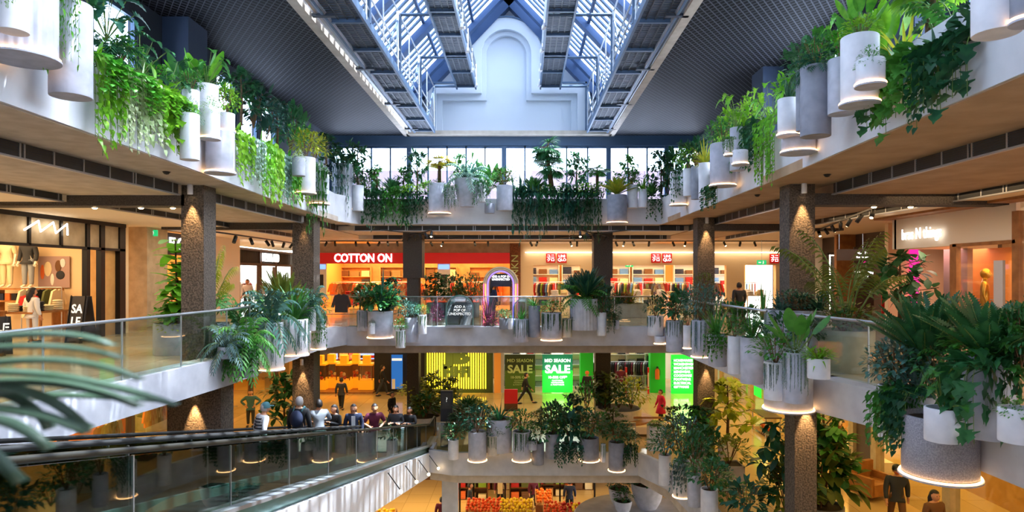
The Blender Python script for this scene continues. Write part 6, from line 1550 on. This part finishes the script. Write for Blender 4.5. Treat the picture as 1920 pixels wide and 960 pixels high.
for i, (px, py) in enumerate(((175,372),(262,380),(322,385),(1632,382),(1700,383),(470,427),(410,427))):
    y = 1.56*F/(VY-py) if py < 400 else 1.64*F/(VY-py); p = P(px,py,y)
    if 370 < py < 400: p = Vector(((px-VX)*14.9/F, 14.75 if px > VX else 14.95, E+1.535))
    t = thing('recessed_downlight', 'small warm recessed downlight in the walkway ceiling', 'downlight', p, 0, 'recessed downlights in the walkway ceilings'); MB().lathe([(.05,0),(.08,0),(.08,.02),(.05,.02)],n=16).build('ring','black',t); MB().lathe([(0,-.03),(.04,-.025),(.06,0),(0,0)],n=14).build('bulb','bulb_warm',t)
for i, (px, py, nm) in enumerate(((312,322,'near the stone column, travelator side'),(1551,327,'near the stone column, lingerie side'),(1420,365,'by the middle of the lingerie side'))):
    y = 2.03*F/(VY-py); p = P(px,py,y); t = thing('ceiling_speaker','small dark dome fixture under the upper slab '+nm,'ceiling fixture',p); MB().lathe([(0,-.06),(.04,-.05),(.07,-.01),(.07,0),(0,0)],n=16).build('dome','black',t,True); MB().lathe([(.07,0),(.09,0),(.09,.01),(.07,.01)],n=16).build('ring','charcoal',t)
# ---------------------------------------------------------------- FIRST FLOOR FAR WALL (y = 36.6)
Y1 = 36.6; gx = lambda px: (px-VX)*Y1/F; gz = lambda py: E+(VY-py)*Y1/F; zu = Z2-1.0
awall('first_floor_rear', -24, 20, 42, 42.2, Z1, zu, 'cream')
awall('machine_shop_side', gx(590)-.3, gx(590), Y1, 42, Z1, zu, 'granite_dark'); awall('machine_shop_partition', gx(700), gx(800), Y1+.2, Y1+.5, Z1, zu, 'black')
awall('machine_shop_rear', gx(580), gx(800), 40.5, 40.7, Z1, zu, 'machine_frame')
struct('floor_machine_shop', MB().box(gx(590), gx(702), Y1-.4, 41, Z1, Z1+.1), 'wood')
lamp('AREA', (gx(645),38.6,zu-.15), 330, (1,.52,.12), 4.5, 3, name='shop_ceiling_light')
for i, px in enumerate((600,622,646,668,688)):
    y = 37.2+.6*(i % 2); x = (px-VX)*y/F; t = thing('arcade_machine','%s yellow lit prize machine from the stone column'%ORD[i],'arcade machine',(x,y,Z1+.1))
    MB().box(-.42,.42,-.35,.35,0,.55).build('base','machine_yellow',t)
    for a in (-.4,.36):
        for b in (-.33,.29): MB().box(a,a+.04,b,b+.04,.55,1.4).build('post','machine_frame',t)
    MB().box(-.42,.42,-.35,.35,1.4,1.5).build('lid','machine_yellow',t); MB().box(-.2,.2,-.2,.2,1.5,1.95).build('topper','machine_yellow',t); MB().box(-.37,.37,-.3,-.28,.55,1.4).build('glass_panel','glass_shop',t)
    for k in range(6): MB().sphere((R.uniform(-.25,.25),R.uniform(-.2,.2),.63+R.uniform(0,.3)),.1,8,6).build('prize',('cloth_orange','cloth_cream','cloth_red')[k%3],t,True)
for i, px in enumerate((607,627,646,665,682,699,712,724)):
    t = poster(gx(px),38.5,gz(676),.5,.34,0,('screen','paper','screen_red','screen')[i%4],'%s bright hanging screen from the stone column above the yellow machines'%ORD[i],'screen','menu_screen'); MB().tube([(0,0,.17),(0,0,zu-gz(676))],.012,4).build('rod','metal',t); MB().box(-.18,.18,-.04,-.03,-.1,.06).build('picture',('cloth_red','screen_red','cloth_white','cloth_navy')[i%4],t)
struct('beam_machine_shop', MB().box(gx(595), gx(702), 38.6, 38.8, gz(684), gz(680)), 'wood')
t = poster(gx(751),Y1-1.0,gz(692),.62,1.9,0,'blue_board','tall blue panel with pale band between the machines and the yellow sign','panel','blue_panel'); MB().box(-.28,.28,-.045,-.03,.62,.75).build('pale_band','text_soft',t); MB().box(-.28,-.1,-.045,-.03,-.95,-.4).build('pale_wave','paper',t)
# yellow tube sign
jx0, jx1 = gx(800), gx(913); t = thing('tube_light_sign','large sign of glowing yellow tubes with dark capital letters','sign',((jx0+jx1)/2,Y1-.1,Z1)); hw = (jx1-jx0)/2
MB().box(-hw-.1,hw+.35,.0,.15,0,3.7).build('back_panel','olive_dark',t); MB().box(hw+.42,hw+.8,-.05,.2,0,3.7).build('side_frame','orange_wall',t)
zb_, zt_ = gz(728)-Z1, 3.65; nT = 25
for i in range(nT):
    x = -hw+2*hw*(i+.5)/nT; MB().box(x-.028,x+.028,-.08,-.03,zb_,zt_).build('light_tube','tube_yellow',t)
for body, z, sx_, sz_ in (('JB',gz(668)-Z1,1.35,1.15),('HI·FI',gz(697)-Z1,1.0,.78)):
    text(body, sz_, 'olive_dark', t, (0.05,-.12,z), ext=.03, bold=.07, sx=sx_)
lamp('AREA', ((jx0+jx1)/2,Y1-.6,gz(695)), 40, (1,.82,.12), 3, 2, rot=(PI/2,0,0), name='tube_sign_glow')
# green store
awall('green_store_rear', gx(925), 11, 41.4, 41.6, Z1, zu, 'shelf_white'); struct('wall_green_store_left', MB().box(gx(927), gx(945), Y1, Y1+.2, Z1, zu), 'white_box')
lamp('AREA', (gx(1030),39.2,zu-.15), 260, (.95,1,.95), 6, 3, name='shop_ceiling_light'); lamp('AREA', (gx(1180),39.2,zu-.15), 260, (.97,1,.95), 4, 3, name='shop_ceiling_light')
for a, b in ((1088,1112),(1219,1247)): struct('wall_green_pillar', MB().box(gx(a), gx(b), Y1-.1, Y1+.5, Z1, zu), 'green_wall')
def saleposter(px, m1, m2, tm, lit, label):
    x = gx(px); w = 1.72; z0, z1 = gz(735)-Z1, gz(664)-Z1
    t = thing('sale_poster', label, 'poster', (x,Y1-.15,Z1)); MB().box(-w/2,w/2,-.02,.02,z0,z0+(z1-z0)*.58).build('lower_panel',m2,t); MB().box(-w/2,w/2,-.02,.02,z0+(z1-z0)*.58,z1).build('upper_panel',m1,t)
    text('MID SEASON',.26,tm,t,(0,-.04,z1-.35),ext=.005,bold=.01); text('SALE',.62,tm,t,(0,-.05,z1-.85),ext=.008,bold=.035,sx=1.08)
    text('10-50% OFF*',.2,tm,t,(0,-.04,z1-1.3),ext=.005,bold=.02); text('CLOTHING,\nHOMEWARES\n& FOOTWEAR',.12,tm,t,(0,-.04,z1-1.6),ext=.004)
saleposter(975,'olive_dark','olive','pale_text',0,'muted olive poster reading MID SEASON SALE'); saleposter(1045,'green_dark','green_lit','text_white',1,'bright green poster reading MID SEASON SALE')
lx = (gx(1256)+gx(1303))/2; t = thing('list_sign','bright green lit board listing departments from HOMEWARES down','sign',(lx,Y1-.3,Z1)); w = gx(1303)-gx(1256); MB().box(-w/2,w/2,-.05,.05,0,gz(664)-Z1).build('board','green_lit',t)
for i, wd in enumerate(('HOMEWARES','WOMENSWEAR','MANCHESTER','MENSWEAR','COOKWARE','FOOTWEAR','ELECTRICAL','GIFTWARE')):
    text(wd,.19,'text_white',t,(-w/2+.14,-.06,gz(674.5+i*7)-Z1),align='LEFT',ext=.004,bold=.02,sx=.92); MB().box(-w/2+.04,-w/2+.1,-.06,-.05,gz(676.5+i*7)-Z1,gz(673+i*7)-Z1).build('bullet','green_dark',t)
lamp('AREA', (lx,Y1-.8,gz(700)), 25, (.2,1,.25), 1.2, 1.8, rot=(PI/2,0,0), name='green_sign_glow'); lamp('AREA', (gx(1045),Y1-.8,gz(705)), 25, (.2,1,.25), 1.4, 1.6, rot=(PI/2,0,0), name='green_sign_glow')
t = thing('fire_extinguisher','orange fire extinguisher mounted on the green pillar','fire extinguisher',(gx(1231),Y1-.2,gz(710)),0); MB().lathe([(0,0),(.12,0),(.13,.08),(.13,.5),(.07,.6),(.0,.62)],n=16).build('cylinder_body','cloth_orange',t,True); MB().box(-.05,.05,-.03,.03,.6,.72).build('valve','black',t); MB().tube([(.05,-.02,.66),(.15,-.05,.5),(.14,-.05,.2)],.015,5).build('hose','black',t)
for i, (px, y) in enumerate(((952,38.6),(1010,38.6),(1080,38.8),(1130,39.5),(1150,38.4),(1185,38.6),(1205,38.9))):
    shelfunit((px-VX)*y/F, y, Z1, 1.5, 2.6, 0, ['white','charcoal','grey','red','black','cream'], '%s white shelf from the yellow sign in the green poster store'%ORD[i], 'goods on the green poster store shelves', 6, 5)
for i, px in enumerate((1125,1160,1190,1208)): rack((px-VX)*37.8/F, 37.8, Z1, 1.0, 0, ['charcoal','black','maroon','grey'], '%s black clothes rack from the green pillar in the green poster store'%ORD[i], 'dark garments in the green poster store', 7, 1.6)
for px in (1172,1213):
    o = MB((gx(px),36.2,Z1)).box(gx(px)-.05,gx(px)+.05,36.17,36.23,Z1,Z1+1.5).build('security_gate','red'); props(o,'red security gate post %s'%('beside the maroon shopper' if px<1200 else 'beside the green pillar'),'security gate'); MB((gx(px),36.2,Z1)).box(gx(px)-.03,gx(px)+.03,36.15,36.17,Z1+.4,Z1+1.2).build('panel','white_box',o).location = (0,0,0)
o = thing('promotion_stand','red and black printed stand before the olive poster','stand',(P(958,0,31.8).x,31.8,Z1)); MB().box(-.33,.33,-.05,.05,.35,1.05).build('upper_panel','red',o); MB().box(-.33,.33,-.05,.05,.05,.35).build('lower_panel','machine_frame',o); MB().box(-.35,.35,-.2,.2,0,.05).build('base','black',o)
t = thing('information_totem','dark touch screen totem at the head of the lower balcony','totem',(P(838,0,25.2).x,25.2,Z1)); MB().box(-.24,.24,-.08,.08,0,2.2).build('housing','sign_dark',t); MB().box(-.2,.2,-.1,-.08,1.5,2.1).build('screen_panel','grille',t); text('?',.25,'text_soft',t,(0,-.11,1.85),ext=.003)
# first floor lingerie side wall (x = 11.2)
XF = 11.2
awall('lower_side_back', 17.8, 18, 8, 42, Z1, zu, 'cream')
fr_ = MB()
for y in (12.6,16.8,20.3,21.7,23.6,26.4,28.9,31.5,34,36.4): fr_.box(XF-.12, XF+.15, y-.16, y+.16, Z1, zu)
fr_.box(XF-.1, XF+.12, 8, 36.6, zu-.5, zu); struct('wall_lower_side_piers', fr_, 'beige_stone')
for i, (a, b) in enumerate(((12.8,16.6),(17,20.1),(23.8,26.2),(26.6,28.7),(29.1,31.3),(31.7,33.8),(34.2,36.2))):
    struct('window_%d'%(100+i), MB().box(XF, XF+.02, a, b, Z1+.1, zu-.5), 'glass_shop')
struct('door_1', MB().box(XF-.02, XF+.1, 20.5, 21.5, Z1, Z1+3.0), 'sign_brown'); 
for y in (10.5,14.8,18.6,22.6,25,27.6,30.2,32.7,35.2): lamp('AREA', (13.6,y,zu-.3), 105, (1,.62,.16), 2.4, 2.0, name='shop_ceiling_light')
for i, y in enumerate((22.6,23.2,24.4,25.4)): 
    person((12.0,y,Z1+.35), -PI*.5, 1.8, '%s mannequin from the brown door in the lower shop window'%ORD[i], shirt=('olive','white','charcoal','cream')[i], legs=('khaki','navy','brown','olive')[i], gold='mannequin_white', name='mannequin')
struct('floor_display_window', MB().box(11.4,12.6,21.8,26.2,Z1,Z1+.35), 'warmwhite')
struct('wall_yellow_panels', MB().box(13.9,14.1,8,20.2,Z1,zu).box(13.9,14.1,26,36.5,Z1,zu), 'wood_pale')
o = poster(XF-.15,30.2,Z1+1.7,.9,1.4,-PI/2,'green_lit','green lit shop notice on the far lower side wall')
t = thing('display_table','pale table with small wares outside the lower side shop','table',(10.3,27.2,Z1),PI/2); MB().box(-.8,.8,-.35,.35,.8,.86).build('tabletop','sign_brown',t)
for a in (-.75,.75):
    for b in (-.3,.3): MB().box(a-.02,a+.02,b-.02,b+.02,0,.8).build('leg','metal',t)
MB().box(-.75,.75,-.3,.3,.1,.14).build('lower_shelf','wood',t)
for i in range(8): o = MB().sphere((0,0,.09),.09,8,6,(1,1,1)); o = o.build('ceramic_jar','cloth_orange',None,True); o.location = (10.3+.1*(i%2),26.6+.17*i,Z1+.14); props(o,'small terracotta jar on the low shelf of the pale table','jar','jars on the pale table shelf')
t = thing('armchair','brown armchair beyond the walking couple on the lower walkway','armchair',(10.6,19.5,Z1),.4); MB().box(-.45,.45,-.4,.4,.15,.5).build('seat','wood',t); MB().box(-.45,.45,.3,.45,.4,1.0).build('backrest','wood',t)
for a in (-.5,.38): MB().box(a,a+.12,-.4,.4,.15,.7).build('arm','wood',t)
lamp('AREA', (8.6,26,zu-.1), 300, (1,.66,.2), 3, 16, name='walkway_light'); lamp('AREA', (8.8,14,zu-.1), 90, (1,.66,.2), 2.5, 8, name='walkway_light')
lamp('AREA', (-2,31,zu-.1), 330, (1,.78,.45), 16, 5, name='walkway_light')
# first floor travelator side wall (x = -13.4)
fr_ = MB()
for y in (9,12.2,15.4,18.6,21.8,25,28.2,31.4,34.6): fr_.box(XS-.1, XS+.1, y-.1, y+.1, Z1, zu)
fr_.box(XS-.1, XS+.1, 6, 36.6, zu-.4, zu); struct('wall_lower_travelator_side_piers', fr_, 'sign_brown')
struct('window_120', MB().box(XS, XS+.02, 6, 36.5, Z1+.1, zu-.4), 'glass_shop'); awall('lower_travelator_side_back', -18.2, -18, 4, 42, Z1, zu, 'orange_wall')
for y in (8,12,16,20,24,28,32,35.5): lamp('AREA', (-15.6,y,zu-.2), 120, (1,.6,.16), 2.4, 2.4, name='shop_ceiling_light')
lamp('AREA', (-10.3,24,zu-.1), 240, (1,.68,.25), 3, 18, name='walkway_light')
for i, y in enumerate((11,13.5,17,20,23,26,29,32)): rack(-14.9, y, Z1, 1.5, PI/2, ['orange','red','cream','khaki','charcoal','white'], '%s clothes rack from the viewer in the lower travelator side shop'%ORD[i], 'garments in the lower travelator side shop', 7, face=True)
# ---------------------------------------------------------------- GROUND FLOOR MARKET
awall('market_rear', -12, 14, 36, 36.2, 0, Z1-1, 'machine_frame'); lamp('AREA', (-1.5,31.5,Z1-1.1), 420, (1,.66,.22), 12, 3, name='market_light'); lamp('AREA', (-7,29,Z1-1.1), 220, (1,.66,.25), 5, 3, name='market_light')
mk = MB()
for px in (862,888,947,1050,1115): mk.box((px-VX)*31/F-.04,(px-VX)*31/F+.04,31,31.1,0,Z1-1)
mk.box(-4,4,31,31.1,Z1-1.35,Z1-1.25); struct('trim_market_front', mk, 'blackmetal')
t = thing('green_neon_sign','green lit leafy script sign above the fruit market','sign',(P(940,0,30.5).x,30.4,Z1-1.28)); text('FRUIT MARKET',.34,'green_lit',t,(0,0,0),ext=.02,bold=.02,sx=1.1)
fruits = dict(orange_fruit='orange', lemon='lemon', apple='apple', lime='lime', mandarin='mandarin')
FM = {k: MB().sphere((0,0,0),.075,8,6).mesh(v,k,True) for k, v in fruits.items()}
for i, (px, y, w, k) in enumerate(((908,29,1.6,'mandarin'),(968,29,1.5,'lemon'),(1040,28.6,1.0,'mandarin'),(1070,28.4,.9,'apple'),(1084,28.3,.5,'lemon'),(742,27.2,1.1,'orange_fruit'),(780,27.2,.9,'lime'),(803,27.2,.9,'mandarin'),(722,27.6,.8,'lemon'),(1020,30.2,.8,'orange_fruit'))):
    x = (px-VX)*y/F; fw = {'mandarin':'mandarins','lemon':'lemons','apple':'red apples','orange_fruit':'oranges','lime':'green limes'}[k]
    t = thing('fruit_stand','%s sloping crate stand from the start of the market row, filled with %s'%(ORD[i],fw),'fruit stand',(x,y,0)); MB().box(-w/2,w/2,-.5,.5,0,.85).build('base','wood',t); MB().obox((0,0,1.0),(w,1.05,.06),rx=.32).build('tray','wood_pale',t)
    for s in (-1,1): MB().obox((s*w/2,0,1.05),(.04,1.05,.18),rx=.32).build('side_board','wood',t)
    nx = max(3,int(w/.15)); ny = 5
    for a in range(nx):
        for b in range(ny):
            o = inst(FM[k],fruits[k],None,(x-w/2+w*(a+.5)/nx+R.uniform(-.05,.05), y-.45+.9*(b+.5)/ny+R.uniform(-.06,.06), 1.1+(.9*(b+.5)/ny-.45)*.33+R.uniform(0,.06)),R.uniform(0,6)); props(o,'one of the %s on the sloping stand in the fruit market'%fw,'fruit','%s in the fruit market'%fw)
for i, (px, y) in enumerate(((885,33),(985,33),(1030,33.5),(930,34.5),(1085,34.5))): shelfunit((px-VX)*y/F, y, 0, 1.6, 2.4, 0, ['orange','green','brown','red','cream','olive'], '%s dark grocery shelf from the concrete column in the fruit market'%ORD[i], 'grocery packs on the fruit market shelves', 5, 6, 'machine_frame')
person((P(880,0,30).x,30.3,.01),PI*.5,1.7,'person in dark clothes at the fruit market entrance',shirt='charcoal',legs='black'); person((P(938,0,31.8).x,31.8,.01),0,1.65,'market worker in a maroon top behind the lemons',shirt='maroon',legs='black',extra='apron'); person((P(1000,0,31.6).x,31.6,.01),.5,1.6,'person in a purple top between the market stands',shirt='maroon',legs='charcoal',long=True); person((P(1068,0,30.8).x,30.8,.01),PI,1.7,'person in navy beside the red apples',shirt='navy',legs='black'); person((P(828,0,28.5).x,28.5,.01),PI,1.65,'person in a maroon jumper beside the concrete column on the ground floor',shirt='maroon',legs='charcoal')
# soft general daylight bounce is left to the sky; warm wash under the slab edges
for x, y in ((-9.8,9),(-9.8,15)): lamp('AREA', (x,y,zt-.1), 45, (1,.9,.75), 2, 3, name='corridor_downlight')
lamp('AREA', (8.0,10,E+1.55), 60, (1,.66,.4), 2, 6, name='corridor_downlight')
# lettering as meshes; small fittings hang one level deeper under what carries them
dg = bpy.context.evaluated_depsgraph_get()
for o in [q for q in S.objects if q.type == 'FONT']:
    me = bpy.data.meshes.new_from_object(o.evaluated_get(dg)); nm = o.name; pr = o.parent; mw = (o.location.copy(), o.rotation_euler.copy(), o.scale.copy()); ps = {k: o[k] for k in o.keys() if k in ('label','category','group','kind')}
    bpy.data.objects.remove(o); me.name = 'lettering'; n_ = bpy.data.objects.new(nm, me); C.objects.link(n_); n_.parent = pr; n_.location, n_.rotation_euler, n_.scale = mw
    for k, v in ps.items(): n_[k] = v
SUB = dict(lettering=('fascia','housing','panel','front_panel','board','lower_panel','sign_square','header_panel','back_panel'), light_strip=('base_plate','frame'), bulb=('housing','lamp_head','lamp_shade','arm'), soil=('pot','planter_drum'),
    mouth=('body',), eyes=('body',), backpack_strap=('backpack',), shirt_print=('shirt',), shirt_stripe=('shirt',), inner_shirt=('shirt',), running_figure=('housing',), arrow=('housing',), bullet=('board',), text_line=('panel',), heart=('panel',), figure_print=('panel',), picture=('panel',), prize=('base',), slat=('backing','fascia'), panel_joint=('glass_balustrade',))
base_of = lambda o: o.name.split('.')[0]
for r in [q for q in S.objects if q.parent is None and q.type == 'EMPTY']:
    ch = {}
    for q in r.children: ch.setdefault(base_of(q), q)
    for q in r.children:
        for t_ in SUB.get(base_of(q), ()):
            if t_ in ch and ch[t_] is not q and ch[t_].location.length < 1e-6 and all(abs(s-1) < 1e-6 for s in ch[t_].scale) or (t_ == 'body' and t_ in ch):
                loc, sc = q.location.copy(), q.scale.copy(); q.parent = ch[t_]
                if t_ == 'body': q.scale = [a/b for a, b in zip(sc, ch[t_].scale)]
                break
# drop meshes that hold no faces
for o in list(S.objects):
    if o.type == 'MESH' and not o.data.polygons: bpy.data.objects.remove(o)
